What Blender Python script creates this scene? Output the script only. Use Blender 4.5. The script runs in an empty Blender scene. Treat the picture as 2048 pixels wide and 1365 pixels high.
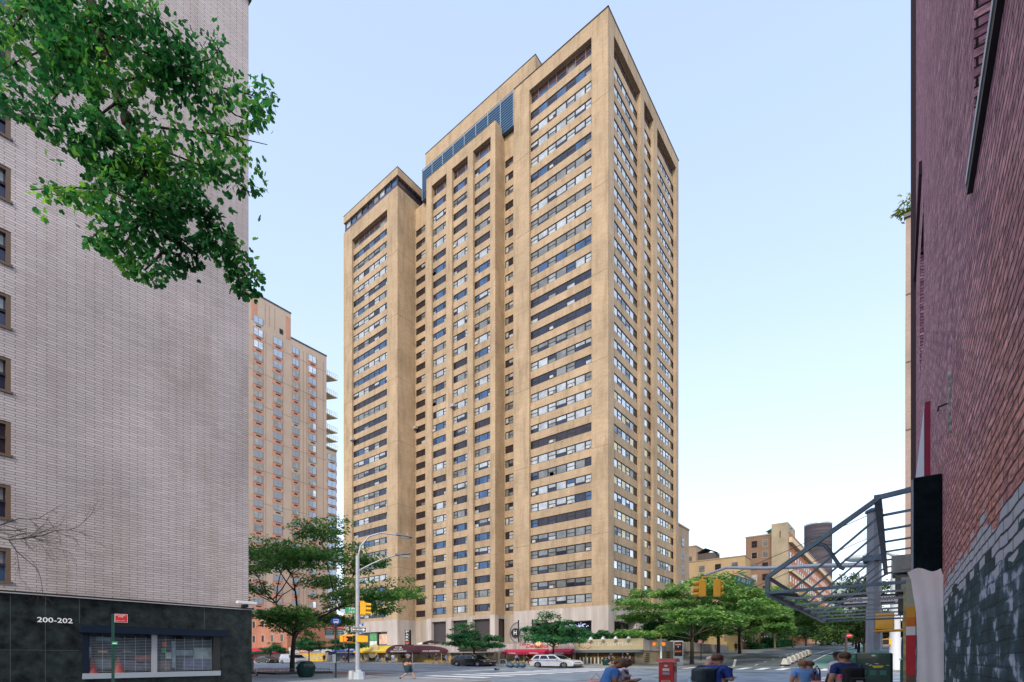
import bpy, bmesh, math, random
import numpy as np
from mathutils import Vector, Matrix
R = math.radians
SC = bpy.context.scene
COL = SC.collection
# world axes: x = east along the side street (uphill), y = north along the avenue, z = up, metres
F = 1002.4; HZ = 1314.0; CAMZ = 1.6
TH = math.atan2(785.0, F)
SN, CS = math.sin(TH), math.cos(TH)
S = 1.46      # the photograph is wide: plan dimensions of small things
def PX(px, Y):
    X = (px-1024)/F*Y
    return (SN*X+CS*Y, -CS*X+SN*Y)
def onx(px, u):
    t = (px-1024)/F; Y = u/(SN*t+CS); return Y, (-CS*t+SN)*Y      # depth, y on plane x=u
def ony(px, v):
    t = (px-1024)/F; Y = v/(-CS*t+SN); return Y, (SN*t+CS)*Y      # depth, x on plane y=v
def ZZ(py, Y): return CAMZ+(HZ-py)/F*Y
KN = [(-900,-.3),(-60,0.0),(22,0.0),(54,.22),(64,.42),(75,1.15),(86,1.85),(104,2.6),(151,4.1),(240,7.5),(330,10.0),(420,11.0),(2500,11.0)]
def gz(u):
    for (a,za),(b,zb) in zip(KN,KN[1:]):
        if u<=b: return za+(zb-za)*(u-a)/(b-a)
    return KN[-1][1]

# ------------------------------------------------------------------ materials
MATS = {}
def mat(name, col, rough=.7, metal=0, var=.0, vs=3.0, bump=0, bs=20, spec=.5, emit=None, es=1, coat=0, stretch=None, col2=None):
    if name in MATS: return MATS[name]
    m = bpy.data.materials.new(name); m.use_nodes = True; nt = m.node_tree; b = nt.nodes['Principled BSDF']
    b.inputs['Base Color'].default_value = (*col,1); b.inputs['Roughness'].default_value = rough
    b.inputs['Metallic'].default_value = metal; b.inputs['Specular IOR Level'].default_value = spec
    b.inputs['Coat Weight'].default_value = coat
    if emit: b.inputs['Emission Color'].default_value = (*emit,1); b.inputs['Emission Strength'].default_value = es
    if var or bump or col2:
        tc = nt.nodes.new('ShaderNodeTexCoord'); mp = nt.nodes.new('ShaderNodeMapping'); nt.links.new(tc.outputs['Object'], mp.inputs[0])
        if stretch: mp.inputs['Scale'].default_value = stretch
    if var or col2:
        n = nt.nodes.new('ShaderNodeTexNoise'); n.inputs['Scale'].default_value = vs; n.inputs['Detail'].default_value = 6; n.inputs['Roughness'].default_value=.65
        nt.links.new(mp.outputs[0], n.inputs['Vector'])
        rp = nt.nodes.new('ShaderNodeValToRGB'); c2 = col2 or tuple(min(1,c*(1+var)) for c in col)
        rp.color_ramp.elements[0].position=.3; rp.color_ramp.elements[1].position=.72
        rp.color_ramp.elements[0].color = (*[c*(1-var) for c in col],1); rp.color_ramp.elements[1].color = (*c2,1)
        nt.links.new(n.outputs['Fac'], rp.inputs[0]); nt.links.new(rp.outputs[0], b.inputs['Base Color'])
    if bump:
        n2 = nt.nodes.new('ShaderNodeTexNoise'); n2.inputs['Scale'].default_value = bs; n2.inputs['Detail'].default_value=5
        nt.links.new(mp.outputs[0], n2.inputs['Vector'])
        bp = nt.nodes.new('ShaderNodeBump'); bp.inputs['Strength'].default_value = bump; bp.inputs['Distance'].default_value=.03
        nt.links.new(n2.outputs['Fac'], bp.inputs['Height']); nt.links.new(bp.outputs[0], b.inputs['Normal'])
    MATS[name] = m
    return m
def brick(name, c1, c2, mort, bw, rh, ms, axis='x', rough=.8, bumps=.3, blotch=.25, bscale=.25, offset=.5, streak=0):
    if name in MATS: return MATS[name]
    m = bpy.data.materials.new(name); m.use_nodes = True; nt = m.node_tree; L = nt.links.new; b = nt.nodes['Principled BSDF']
    b.inputs['Roughness'].default_value = rough
    tc = nt.nodes.new('ShaderNodeTexCoord'); sp = nt.nodes.new('ShaderNodeSeparateXYZ'); cb = nt.nodes.new('ShaderNodeCombineXYZ')
    L(tc.outputs['Object'], sp.inputs[0])
    ad = nt.nodes.new('ShaderNodeMath'); ad.operation='ADD'
    L(sp.outputs['X'], ad.inputs[0]); L(sp.outputs['Y'], ad.inputs[1])
    L(ad.outputs[0], cb.inputs[0]); L(sp.outputs['Z'], cb.inputs[1])
    br = nt.nodes.new('ShaderNodeTexBrick'); L(cb.outputs[0], br.inputs['Vector'])
    br.inputs['Scale'].default_value=1; br.inputs['Brick Width'].default_value=bw; br.inputs['Row Height'].default_value=rh
    br.inputs['Mortar Size'].default_value=ms; br.inputs['Mortar Smooth'].default_value=.1; br.offset=offset
    br.inputs['Color1'].default_value=(*c1,1); br.inputs['Color2'].default_value=(*c2,1); br.inputs['Mortar'].default_value=(*mort,1)
    n = nt.nodes.new('ShaderNodeTexNoise'); n.inputs['Scale'].default_value=bscale; n.inputs['Detail'].default_value=8; n.inputs['Roughness'].default_value=.6
    L(tc.outputs['Object'], n.inputs['Vector'])
    rp = nt.nodes.new('ShaderNodeValToRGB'); rp.color_ramp.elements[0].position=.3; rp.color_ramp.elements[1].position=.7
    lo=1-blotch; rp.color_ramp.elements[0].color=(lo,lo,lo,1); rp.color_ramp.elements[1].color=(1+blotch*.3,)*3+(1,)
    L(n.outputs['Fac'], rp.inputs[0])
    mx = nt.nodes.new('ShaderNodeMix'); mx.data_type='RGBA'; mx.blend_type='MULTIPLY'; mx.inputs[0].default_value=1
    L(br.outputs['Color'], mx.inputs[6]); L(rp.outputs[0], mx.inputs[7]); L(mx.outputs[2], b.inputs['Base Color'])
    if streak:
        mp = nt.nodes.new('ShaderNodeMapping'); mp.inputs['Scale'].default_value=(1.1,1.1,.16); L(tc.outputs['Object'], mp.inputs[0])
        n2 = nt.nodes.new('ShaderNodeTexNoise'); n2.inputs['Scale'].default_value=.9; n2.inputs['Detail'].default_value=9; n2.inputs['Roughness'].default_value=.7; L(mp.outputs[0], n2.inputs['Vector'])
        r2 = nt.nodes.new('ShaderNodeValToRGB'); r2.color_ramp.elements[0].position=.30; r2.color_ramp.elements[1].position=.52; k=1-streak; r2.color_ramp.elements[0].color=(k,k*.95,k*.9,1); r2.color_ramp.elements[1].color=(1,1,1,1); L(n2.outputs['Fac'], r2.inputs[0])
        m2 = nt.nodes.new('ShaderNodeMix'); m2.data_type='RGBA'; m2.blend_type='MULTIPLY'; m2.inputs[0].default_value=1; L(mx.outputs[2], m2.inputs[6]); L(r2.outputs[0], m2.inputs[7]); L(m2.outputs[2], b.inputs['Base Color'])
    bp = nt.nodes.new('ShaderNodeBump'); bp.inputs['Strength'].default_value=bumps; bp.inputs['Distance'].default_value=.02; bp.invert=True
    L(br.outputs['Fac'], bp.inputs['Height']); L(bp.outputs[0], b.inputs['Normal'])
    MATS[name]=m; m['_mx']=0
    return m

# ------------------------------------------------------------------ mesh builder
_fontcache = {}
def text_mesh(s, bold):
    k=(s,bold)
    if k not in _fontcache:
        cu = bpy.data.curves.new('t','FONT'); cu.body = s; cu.size=1; cu.extrude=.0; cu.align_x='CENTER'; cu.align_y='CENTER'; cu.resolution_u=3
        if bold: cu.offset=.012
        o = bpy.data.objects.new('t',cu); COL.objects.link(o)
        dg = bpy.context.evaluated_depsgraph_get()
        me = bpy.data.meshes.new_from_object(o.evaluated_get(dg)); bpy.data.objects.remove(o); bpy.data.curves.remove(cu)
        _fontcache[k]=([v.co.copy() for v in me.vertices],[list(p.vertices) for p in me.polygons])
        bpy.data.meshes.remove(me)
    return _fontcache[k]
class MB:
    def __init__(s): s.v=[]; s.f=[]; s.m=[]; s.mats=[]; s.sm=[]
    def mi(s,m):
        if m not in s.mats: s.mats.append(m)
        return s.mats.index(m)
    def poly(s, pts, m, sm=False):
        b=len(s.v); s.v += [tuple(p) for p in pts]; s.f.append(tuple(range(b,b+len(pts)))); s.m.append(s.mi(m)); s.sm.append(sm); return s
    def mesh(s, vs, fs, m, sm=False):
        b=len(s.v); s.v += [tuple(p) for p in vs]; k=s.mi(m)
        for f in fs: s.f.append(tuple(i+b for i in f)); s.m.append(k); s.sm.append(sm)
        return s
    def box(s,x0,x1,y0,y1,z0,z1,m,bev=0):
        if x1<x0: x0,x1=x1,x0
        if y1<y0: y0,y1=y1,y0
        if z1<z0: z0,z1=z1,z0
        if bev:
            bm=bmesh.new(); bmesh.ops.create_cube(bm,size=1)
            for v in bm.verts: v.co=Vector(((x0+x1)/2+v.co.x*(x1-x0),(y0+y1)/2+v.co.y*(y1-y0),(z0+z1)/2+v.co.z*(z1-z0)))
            bmesh.ops.bevel(bm,geom=bm.edges[:],offset=bev,segments=2,profile=.5,affect='EDGES')
            bm.verts.index_update(); s.mesh([v.co[:] for v in bm.verts],[[v.index for v in f.verts] for f in bm.faces],m); bm.free(); return s
        vs=[(x0,y0,z0),(x1,y0,z0),(x1,y1,z0),(x0,y1,z0),(x0,y0,z1),(x1,y0,z1),(x1,y1,z1),(x0,y1,z1)]
        return s.mesh(vs,[(0,3,2,1),(4,5,6,7),(0,1,5,4),(1,2,6,5),(2,3,7,6),(3,0,4,7)],m)
    def bar(s,a,b,w,h,m,up=(0,0,1)):
        a=Vector(a); b=Vector(b); d=(b-a).normalized(); u=Vector(up)
        if abs(d.dot(u))>.98: u=Vector((1,0,0))
        r=d.cross(u).normalized(); u=r.cross(d).normalized(); vs=[]
        for p in (a,b):
            for i,j in ((-1,-1),(1,-1),(1,1),(-1,1)): vs.append(p+r*i*w/2+u*j*h/2)
        return s.mesh(vs,[(0,1,2,3),(7,6,5,4),(0,4,5,1),(1,5,6,2),(2,6,7,3),(3,7,4,0)],m)
    def tube(s,pts,rad,m,n=8,cap=True,sm=True):
        pts=[Vector(p) for p in pts]; k=len(pts); rs=rad if isinstance(rad,(list,tuple)) else [rad]*k
        vs=[];fs=[]; pr=None
        for i,p in enumerate(pts):
            d=(pts[min(i+1,k-1)]-pts[max(i-1,0)]).normalized()
            if pr is None: pr=d.orthogonal().normalized()
            else:
                pr=pr-d*pr.dot(d); pr = pr.normalized() if pr.length>1e-6 else d.orthogonal().normalized()
            q=d.cross(pr)
            for j in range(n):
                a=2*math.pi*j/n; vs.append(p+(pr*math.cos(a)+q*math.sin(a))*rs[i])
        for i in range(k-1):
            for j in range(n): fs.append((i*n+j,i*n+(j+1)%n,(i+1)*n+(j+1)%n,(i+1)*n+j))
        s.mesh(vs,fs,m,sm)
        if cap: s.poly(vs[:n][::-1],m); s.poly(vs[-n:],m)
        return s
    def lathe(s,c,prof,m,n=20,sm=True,cap=True):
        vs=[];fs=[];k=len(prof)
        for r,z in prof:
            for j in range(n):
                a=2*math.pi*j/n; vs.append((c[0]+r*math.cos(a),c[1]+r*math.sin(a),c[2]+z))
        for i in range(k-1):
            for j in range(n): fs.append((i*n+j,i*n+(j+1)%n,(i+1)*n+(j+1)%n,(i+1)*n+j))
        s.mesh(vs,fs,m,sm)
        if cap:
            if prof[0][0]>1e-4: s.poly(vs[:n][::-1],m)
            if prof[-1][0]>1e-4: s.poly(vs[-n:],m)
        return s
    def disc(s,c,nrm,r,th,m,n=24,m2=None,rx=None):
        nrm=Vector(nrm).normalized(); c=Vector(c); up=Vector((0,0,1))
        if abs(nrm.z)>.9: up=Vector((1,0,0))
        a=up.cross(nrm).normalized(); b=nrm.cross(a); rx=rx or r
        A=[c+nrm*th/2+a*math.cos(2*math.pi*i/n)*rx+b*math.sin(2*math.pi*i/n)*r for i in range(n)]
        B=[p-nrm*th for p in A]
        s.poly(A,m2 or m); s.poly(B[::-1],m2 or m); s.mesh(A+B,[(i,n+i,n+(i+1)%n,(i+1)%n) for i in range(n)],m); return s
    def ball(s,c,r,m,seg=10,ring=7,sc=(1,1,1)):
        vs=[];fs=[]
        for i in range(ring+1):
            t=math.pi*i/ring
            for j in range(seg):
                a=2*math.pi*j/seg; vs.append((c[0]+r*sc[0]*math.sin(t)*math.cos(a),c[1]+r*sc[1]*math.sin(t)*math.sin(a),c[2]+r*sc[2]*math.cos(t)))
        for i in range(ring):
            for j in range(seg): fs.append((i*seg+j,(i+1)*seg+j,(i+1)*seg+(j+1)%seg,i*seg+(j+1)%seg))
        return s.mesh(vs,fs,m,True)
    def text(s,st,c,right,up,h,m,wid=None,bold=True,shear=0):
        vs,fs=text_mesh(st,bold); c=Vector(c); r=Vector(right).normalized(); u=Vector(up).normalized()
        if not vs: return s
        w=max(v.x for v in vs)-min(v.x for v in vs); kx=(wid/w) if wid else h/.7
        ky=h/.7
        return s.mesh([c+r*(v.x*kx+shear*v.y*ky)+u*(v.y*ky) for v in vs],fs,m)
    def build(s,name,parent=None,loc=None,rz=0,smooth=False):
        me=bpy.data.meshes.new(name); me.from_pydata(s.v,[],s.f)
        for m in s.mats: me.materials.append(m)
        me.polygons.foreach_set('material_index',s.m); me.polygons.foreach_set('use_smooth',[bool(x or smooth) for x in s.sm]); me.update()
        o=bpy.data.objects.new(name,me); COL.objects.link(o)
        if parent: o.parent=parent
        if loc: o.location=loc
        if rz: o.rotation_euler[2]=rz
        return o
def tag(o,label=None,cat=None,group=None,kind=None):
    if label: o['label']=label
    if cat: o['category']=cat
    if group: o['group']=group
    if kind: o['kind']=kind
    return o
def empty(name,loc,rz=0,sc=None,label=None,cat=None,group=None):
    o=bpy.data.objects.new(name,None); COL.objects.link(o); o.location=loc; o.rotation_euler[2]=rz; o.empty_display_size=.2
    if sc: o.scale=sc
    return tag(o,label,cat,group)
def copy_tree(o,parent=None,**kw):
    c=o.copy(); COL.objects.link(c); c.parent=parent
    for ch in list(o.children): copy_tree(ch,c)
    for k,v in kw.items(): setattr(c,k,v)
    return c
SS=(S,S,1)

# facade: a wall in the plane through P0, running along ds, with rectangular openings and reveals
def facade(mb,P0,ds,n,W,z0,z1,ops,dep,m,mr=None,zcuts=()):
    P0=Vector(P0); ds=Vector(ds); n=Vector(n); mr=mr or m
    P=lambda s,z,d=0: P0+ds*s-n*d+Vector((0,0,z))
    flip = ds.cross(Vector((0,0,1))).dot(n)<0
    ss=sorted({0,W}|{o[0] for o in ops}|{o[1] for o in ops}); 
    def q(a,b,c,d,mm):
        mb.poly([a,b,c,d][::-1] if flip else [a,b,c,d],mm)
    for sa,sb in zip(ss,ss[1:]):
        sm=(sa+sb)/2; inn=sorted([(o[2],o[3]) for o in ops if o[0]<sm<o[1]]); z=z0
        for a,b in inn+[(z1,z1)]:
            if a>z+1e-4: q(P(sa,z),P(sb,z),P(sb,a),P(sa,a),m)
            z=b
    for o in ops:
        a,b,c,d=o[:4]; D=o[4] if len(o)>4 else dep
        q(P(a,c),P(b,c),P(b,c,D),P(a,c,D),mr) ; q(P(b,d),P(a,d),P(a,d,D),P(b,d,D),mr)
        q(P(a,d),P(a,c),P(a,c,D),P(a,d,D),mr); q(P(b,c),P(b,d),P(b,d,D),P(b,c,D),mr)
    return P,q
# ------------------------------------------------------------------ shared materials
tan = brick('tan_masonry',(.52,.39,.26),(.46,.345,.23),(.38,.285,.19),.9,.28,.02,bumps=.15,blotch=.26,bscale=.14,streak=.30)
tan_dark = mat('tan_shadow_brick',(.40,.28,.17),.85,var=.15,vs=.4)
precast = mat('pale_precast_concrete',(.47,.43,.41),.8,var=.28,vs=.7,stretch=(1,1,.12))
precast2 = mat('grey_precast_panel',(.40,.35,.31),.8,var=.2,vs=.7,stretch=(1,1,.12))
dark = mat('dark_void',(.012,.012,.014),.6)
brownframe = mat('bronze_window_frame',(.022,.016,.016),.45)
roofm = mat('roof_membrane',(.12,.11,.10),.9)
coping = mat('dark_metal_coping',(.08,.085,.09),.5,metal=.5)
def glass(name,col,refl=.35,rough=.06):
    m=mat(name,col,rough,metal=refl,var=.42,vs=.55,spec=.6); return m  # colour noise imitates uneven reflections across the panes
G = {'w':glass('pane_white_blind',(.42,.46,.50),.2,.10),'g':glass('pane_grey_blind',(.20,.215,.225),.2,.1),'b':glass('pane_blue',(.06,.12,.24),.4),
     'd':glass('pane_deep_blue',(.03,.038,.07),.35),'k':glass('pane_dark',(.035,.03,.04),.3),'s':glass('pane_sky_reflection',(.86,.90,.95),.65,.05),'y':glass('pane_warm_reflection',(.70,.58,.34),.4,.1)}  # last two panes: sky and warm golden reflections put into the base colour
rng=random.Random(7)
def ribbon(mb,P,q,divs,za,zb,dep,style,first_small=True,rail=True,choose=None):
    """one ribbon of panes in an opening; divs are the pane edges along the wall"""
    fw=.12
    for i,(a,b) in enumerate(zip(divs,divs[1:])):
        small=(i%2==0)==first_small; st=choose(i) if choose else style
        z0=za+.05; z1=zb-.05
        if small and rail:
            zm=(z0+z1)/2; st2=st if rng.random()<.6 else rng.choice('gwd')
            q(P(a+fw,z0,dep),P(b-fw,z0,dep),P(b-fw,zm-.05,dep),P(a+fw,zm-.05,dep),G[st2])
            q(P(a+fw,zm+.05,dep),P(b-fw,zm+.05,dep),P(b-fw,z1,dep),P(a+fw,z1,dep),G[st])
            q(P(a,zm-.05,dep-.03),P(b,zm-.05,dep-.03),P(b,zm+.05,dep-.03),P(a,zm+.05,dep-.03),brownframe)
        else:
            r=rng.random()
            if st in 'wg' and r<.3:      # a blind part of the way down
                zs=z0+(z1-z0)*rng.uniform(.2,.6)
                q(P(a+fw,z0,dep),P(b-fw,z0,dep),P(b-fw,zs,dep),P(a+fw,zs,dep),G['d'])
                q(P(a+fw,zs,dep),P(b-fw,zs,dep),P(b-fw,z1,dep),P(a+fw,z1,dep),G[st])
            else: q(P(a+fw,z0,dep),P(b-fw,z0,dep),P(b-fw,z1,dep),P(a+fw,z1,dep),G[st])
    for s_ in divs:
        a,b=s_-fw,s_+fw
        if s_==divs[0]: a=s_
        if s_==divs[-1]: b=s_
        q(P(a,za,dep-.04),P(b,za,dep-.04),P(b,zb,dep-.04),P(a,zb,dep-.04),brownframe)
    a,b=divs[0],divs[-1]
    q(P(a,za,dep-.045),P(b,za,dep-.045),P(b,za+.10,dep-.045),P(a,za+.10,dep-.045),brownframe)
    q(P(a,zb-.12,dep-.045),P(b,zb-.12,dep-.045),P(b,zb,dep-.045),P(a,zb,dep-.045),brownframe)

# ------------------------------------------------------------------ the tower
NF=32; FH=2.757; ZW0=10.45; WH=1.42            # first window sill, floor height, window height
ZT=103.3; ZB=9.7
tower=empty('apartment_tower',(71,36.5,gz(71)),label='tall tan apartment tower with bronze ribbon windows and pale concrete base, tallest building in view',cat='building')
tower.location=(0,0,0)
wall=MB(); inner=MB()
smallwin=MB()
winlist=[]
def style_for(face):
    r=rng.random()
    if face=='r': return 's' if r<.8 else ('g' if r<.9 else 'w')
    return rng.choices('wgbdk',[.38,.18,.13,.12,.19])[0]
def strip(P0,ds,n,sA,sB,divs,face,W=None,ztop=100.8,dep=.5,loggia=True,individual=False,small_first=True):
    """recessed strip between piers: spandrels and one ribbon window per floor; sA,sB along the wall"""
    P0=Vector(P0); ds=Vector(ds); n=Vector(n)
    P1=P0-n*dep
    ops=[(divs[0],divs[-1],ZW0+k*FH,ZW0+k*FH+WH,.12) for k in range(NF)]
    ops.append((sA+.01,sB-.01,98.75,ztop-.02,.32))
    ops=[(a-sA,b-sA,c,d,e) for a,b,c,d,e in ops]
    facade(inner,P1+ds*sA,ds,n,sB-sA,ZB-.1,ztop+.02,ops,.12,tan,tan)
    flip=ds.cross(Vector((0,0,1))).dot(n)<0
    P=lambda s,z,d=0: P1+ds*s-n*d+Vector((0,0,z))
    for k in range(NF):
        mb=MB() if individual else smallwin
        def q(a,b,c,d,mm,mb=mb): mb.poly([a,b,c,d][::-1] if flip else [a,b,c,d],mm)
        st=style_for(face)
        mixd = rng.random()<.45
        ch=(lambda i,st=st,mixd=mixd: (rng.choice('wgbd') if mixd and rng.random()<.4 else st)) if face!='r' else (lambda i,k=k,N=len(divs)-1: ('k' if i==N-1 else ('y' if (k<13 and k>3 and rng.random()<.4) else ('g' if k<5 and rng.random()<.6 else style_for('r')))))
        if k==NF-1 and face=='l': ch=lambda i: 'b' if i%2 else 'd'
        ribbon(mb,P,q,divs,ZW0+k*FH,ZW0+k*FH+WH,.12,st,small_first,True,ch)
        if individual: winlist.append(mb)
    # loggia back wall
    def q(a,b,c,d,mm,mb=smallwin): mb.poly([a,b,c,d][::-1] if flip else [a,b,c,d],mm)
    q(P(sA,98.75,0.33),P(sB,98.75,0.33),P(sB,ztop,0.33),P(sA,ztop,0.33),mat('loggia_purple_brown',(.075,.04,.045),.6))
    for a,b in zip(divs,divs[1:]):
        q(P(a+.25,98.95,0.31),P(b-.1,98.95,0.31),P(b-.1,99.9,0.31),P(a+.25,99.9,0.31),G[rng.choice('dkgb')])
        m_=(a-.06,a+.06); q(P(m_[0],98.75,0.26),P(m_[1],98.75,0.26),P(m_[1],ztop,0.26),P(m_[0],ztop,0.26),mat('mauve_post',(.25,.16,.15),.6))
def yv(px,u): return onx(px,u)[1]
def xu(px,v): return ony(px,v)[1]
WN=(-1,0,0); SNm=(0,-1,0)
# main block, west face
y0=36.5; y1=yv(1028,71)
A0=yv(1183,71)-y0; A1=yv(1058.4,71)-y0
facade(wall,(71,y0,0),(0,1,0),WN,y1-y0,ZB,ZT,[(A0,A1,ZB-.001,100.8)],.5,tan)
dA=[yv(p,71.5)-y0 for p in (1183,1170,1149.7,1132.5,1111.5,1095.4,1075.5,1060.8)]
strip((71,y0,0),(0,1,0),WN,A0,A1,dA,'l',individual=True)
# main block, south face
xe=xu(1357,36.5)
o1=(xu(1228,y0)-71,xu(1281,y0)-71); o2=(xu(1288.5,y0)-71,xu(1307,y0)-71); o3=(xu(1314.5,y0)-71,xu(1352,y0)-71)
facade(wall,(71,y0,0),(1,0,0),SNm,xe-71,ZB,ZT,[(o1[0],o1[1],ZB-.001,100.8),(o2[0],o2[1],ZB-.001,100.8),(o3[0],o3[1],ZB-.001,100.8)],.56,tan)
def divx(pxs,v): return [xu(p,v)-71 for p in pxs]
strip((71,y0,0),(1,0,0),SNm,*o1,divx((1228.3,1236,1244.2,1253,1260.5,1268.5,1274.8),y0+.56),'r',dep=.56,individual=True,small_first=False)
strip((71,y0,0),(1,0,0),SNm,*o2,divx((1289,1296.5,1302.5),y0+.56),'r',dep=.56,small_first=False)
strip((71,y0,0),(1,0,0),SNm,*o3,divx((1315,1321.5,1326.5,1332,1337.5,1343,1348),y0+.56),'r',dep=.56,small_first=False)
# roof slab and hidden sides
wall.poly([(71,y0,ZT),(xe,y0,ZT),(xe,y1,ZT),(71,y1,ZT)],roofm)
wall.poly([(71,y1,ZB),(71,y1,ZT),(xe,y1,ZT),(xe,y1,ZB)],tan)
wall.poly([(xe,y0,ZB),(xe,y0,ZT),(xe,y1,ZT),(xe,y1,ZB)][::-1],tan)
# recess wall
UR=75.5; yR0=y1; yR1=yv(829,UR); 
cr=[yv(p,UR+.0)-yR0 for p in (1026.5,1017,1010.3)]; cl=[yv(p,UR)-yR0 for p in (850.5,841.5,832)]
ops=[(max(.05,cr[0]),cr[-1],ZW0+k*FH,ZW0+k*FH+WH) for k in range(NF)]+[(cl[0],cl[-1],ZW0+k*FH,ZW0+k*FH+WH) for k in range(NF)]
P,_=facade(inner,(UR,yR0,0),(0,1,0),WN,yR1-yR0,ZB,102.3,ops,.15,tan)
def q(a,b,c,d,mm): smallwin.poly([a,b,c,d][::-1],mm)
for k in range(NF):
    for dv,w in ((cr,.6),(cl,.3)):
        ribbon(smallwin,P,q,dv,ZW0+k*FH,ZW0+k*FH+WH,.15,'k',True,True,lambda i,w=w:(rng.choice('wg') if rng.random()<w and i==0 else 'k') if w<.5 else (rng.choice('wgk')))
wall.poly([(UR,yR0,102.3),(xe,yR0,102.3),(xe,yR1,102.3),(UR,yR1,102.3)],roofm)
# middle bay
UB=72.7; b0=yv(990.5,UB); b1=yv(852.8,UB); ZBay=103.2
cols=[(865.8,871.5,886.5,892),(906.3,913.8,929.3,934.5),(948.8,957.3,974.8,980.3)]
bo=[]
for c in cols: bo.append((yv(c[3]+.9,UB)-b0,yv(c[0]-2.6,UB)-b0))
facade(wall,(UB,b0,0),(0,1,0),WN,b1-b0,ZB,ZBay,[(a,b,ZB-.001,100.8) for a,b in bo],.5,tan)
for c,(a,b) in zip(cols,bo):
    strip((UB,b0,0),(0,1,0),WN,a,b,[yv(p,UB+.5)-b0 for p in c[::-1]],'l')
wall.poly([(UB,b0,ZB),(UB,b0,ZBay),(UR+6,b0,ZBay),(UR+6,b0,ZB)][::-1],tan)
wall.poly([(UB,b1,ZB),(UB,b1,ZBay),(UR+6,b1,ZBay),(UR+6,b1,ZB)],tan)
wall.poly([(UB,b0,ZBay),(UR+6,b0,ZBay),(UR+6,b1,ZBay),(UB,b1,ZBay)],roofm)
wall.poly([(UR+6,b0,102),(UR+6,b0,ZBay),(UR+6,b1,ZBay),(UR+6,b1,102)][::-1],tan)
# north wing
UW=70.4; w0=yv(795,UW); w1=yv(687.3,UW); ZWg=104.0
wA=(yv(774.5,UW)-w0,yv(703.8,UW)-w0)
facade(wall,(UW,w0,0),(0,1,0),WN,w1-w0,ZB,ZWg,[(wA[0],wA[1],ZB-.001,100.8)],.5,tan)
strip((UW,w0,0),(0,1,0),WN,*wA,[yv(p,UW+.5)-w0 for p in (774,770,758,748,737,727.5,716.5,707)],'l',individual=True)
XW=101.0
wall.poly([(UW,w0,ZB),(UW,w0,ZWg),(XW,w0,ZWg),(XW,w0,ZB)][::-1],tan)
wall.poly([(UW,w1,ZB),(UW,w1,ZWg),(XW,w1,ZWg),(XW,w1,ZB)],tan)
wall.poly([(XW,w0,ZB),(XW,w0,ZWg),(XW,w1,ZWg),(XW,w1,ZB)],tan)
wall.poly([(UW,w0,ZWg),(XW,w0,ZWg),(XW,w1,ZWg),(UW,w1,ZWg)],roofm)
# glazed top storey of the wing under its own slab
pent=MB(); UP_=UW+.15; zz0,zz1=ZWg+.02,106.35
pent.box(UP_+.3,78.2,w0+.5,w1-.4,zz0,zz1,mat('penthouse_glass_dark',(.09,.07,.12),.12,metal=.35))
pent.box(UW-.05,78.8,w0-.05,w1-.05,zz1,108.0,tan); pent.box(UW-.1,78.9,w0-.1,w1,108.0,108.12,coping)
for i in range(10):
    yy=w0+.35+(w1-w0-.9)*i/9; pent.box(UP_,UP_+.25,yy-.12,yy+.12,zz0,zz1,brownframe)
    if i<9:
        d=(w1-w0-.9)/9
        pent.box(UP_+.2,UP_+.27,yy+.15,yy+d-.15,zz0+.9,zz1-.15,G[rng.choice('wgdbw')])
for i in range(4):
    xx=UP_+.3+2.4*i; pent.box(xx-.1,xx+.1,w0+.3,w0+.5,zz0,zz1,brownframe)
pent.box(UP_,78.3,w0+.25,w0+.45,zz0,zz0+.8,brownframe); pent.box(UP_-.02,UP_+.2,w0+.25,w1-.3,zz0,zz0+.75,mat('purple_spandrel',(.07,.055,.10),.3,metal=.3))
# machine storey above the bay: blank parapet, dark slot, blue louvres
UP2=76.1; p0=yv(1071,UP2); p1=yv(851,UP2)
pent.box(UP2,98,p0,p1,109.4,113.6,tan); pent.box(UP2-.06,98.06,p0-.06,p1+.06,113.6,113.75,coping)
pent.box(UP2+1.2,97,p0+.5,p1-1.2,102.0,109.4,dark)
pent.box(UP2,UP2+.6,p1-2.4,p1,102.2,109.4,tan); pent.box(UP2,UP2+.6,p0,y1+.4,102.2,109.4,tan)
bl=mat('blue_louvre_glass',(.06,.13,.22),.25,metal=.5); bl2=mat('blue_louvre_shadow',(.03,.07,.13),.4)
g0=yv(1028,74.7); g1=yv(844.2,74.7)
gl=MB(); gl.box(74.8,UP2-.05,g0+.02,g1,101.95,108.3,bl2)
for i in range(13):
    z=102+i*.5; gl.box(74.66,74.8,g0+.02,g1,z,z+.34,bl)
for i in range(9):
    yy=g0+.1+(g1-g0-.2)*i/8; gl.box(74.6,74.75,yy-.05,yy+.05,101.95,108.7,mat('pale_steel',(.45,.5,.55),.4,metal=.6))
gl.box(74.6,74.7,g0+.02,g1,108.6,108.7,mat('pale_steel',(.45,.5,.55)))
# shadow-gap joints across the piers every seven floors
jn=mat('joint_shadow',(.20,.14,.09),.9)
for k in range(4,32,5):
    z=ZW0+k*FH-.4
    for a,b in ((0,A0),(A1,y1-y0)): wall.box(70.993,70.999,y0+a,y0+b,z,z+.05,jn)
    for a,b in ((0,wA[0]),(wA[1],w1-w0)): wall.box(UW-.007,UW-.001,w0+a,w0+b,z,z+.05,jn)
    wall.box(UW,77.7,w0-.007,w0-.001,z,z+.05,jn)
cop=MB()
cop.box(70.9,xe+.1,y0-.1,y0+.25,ZT,ZT+.1,coping); cop.box(70.9,71.25,y0-.1,y1,ZT,ZT+.1,coping); cop.box(UB-.07,UB+.2,b0-.05,b1,ZBay,ZBay+.08,coping)
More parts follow.
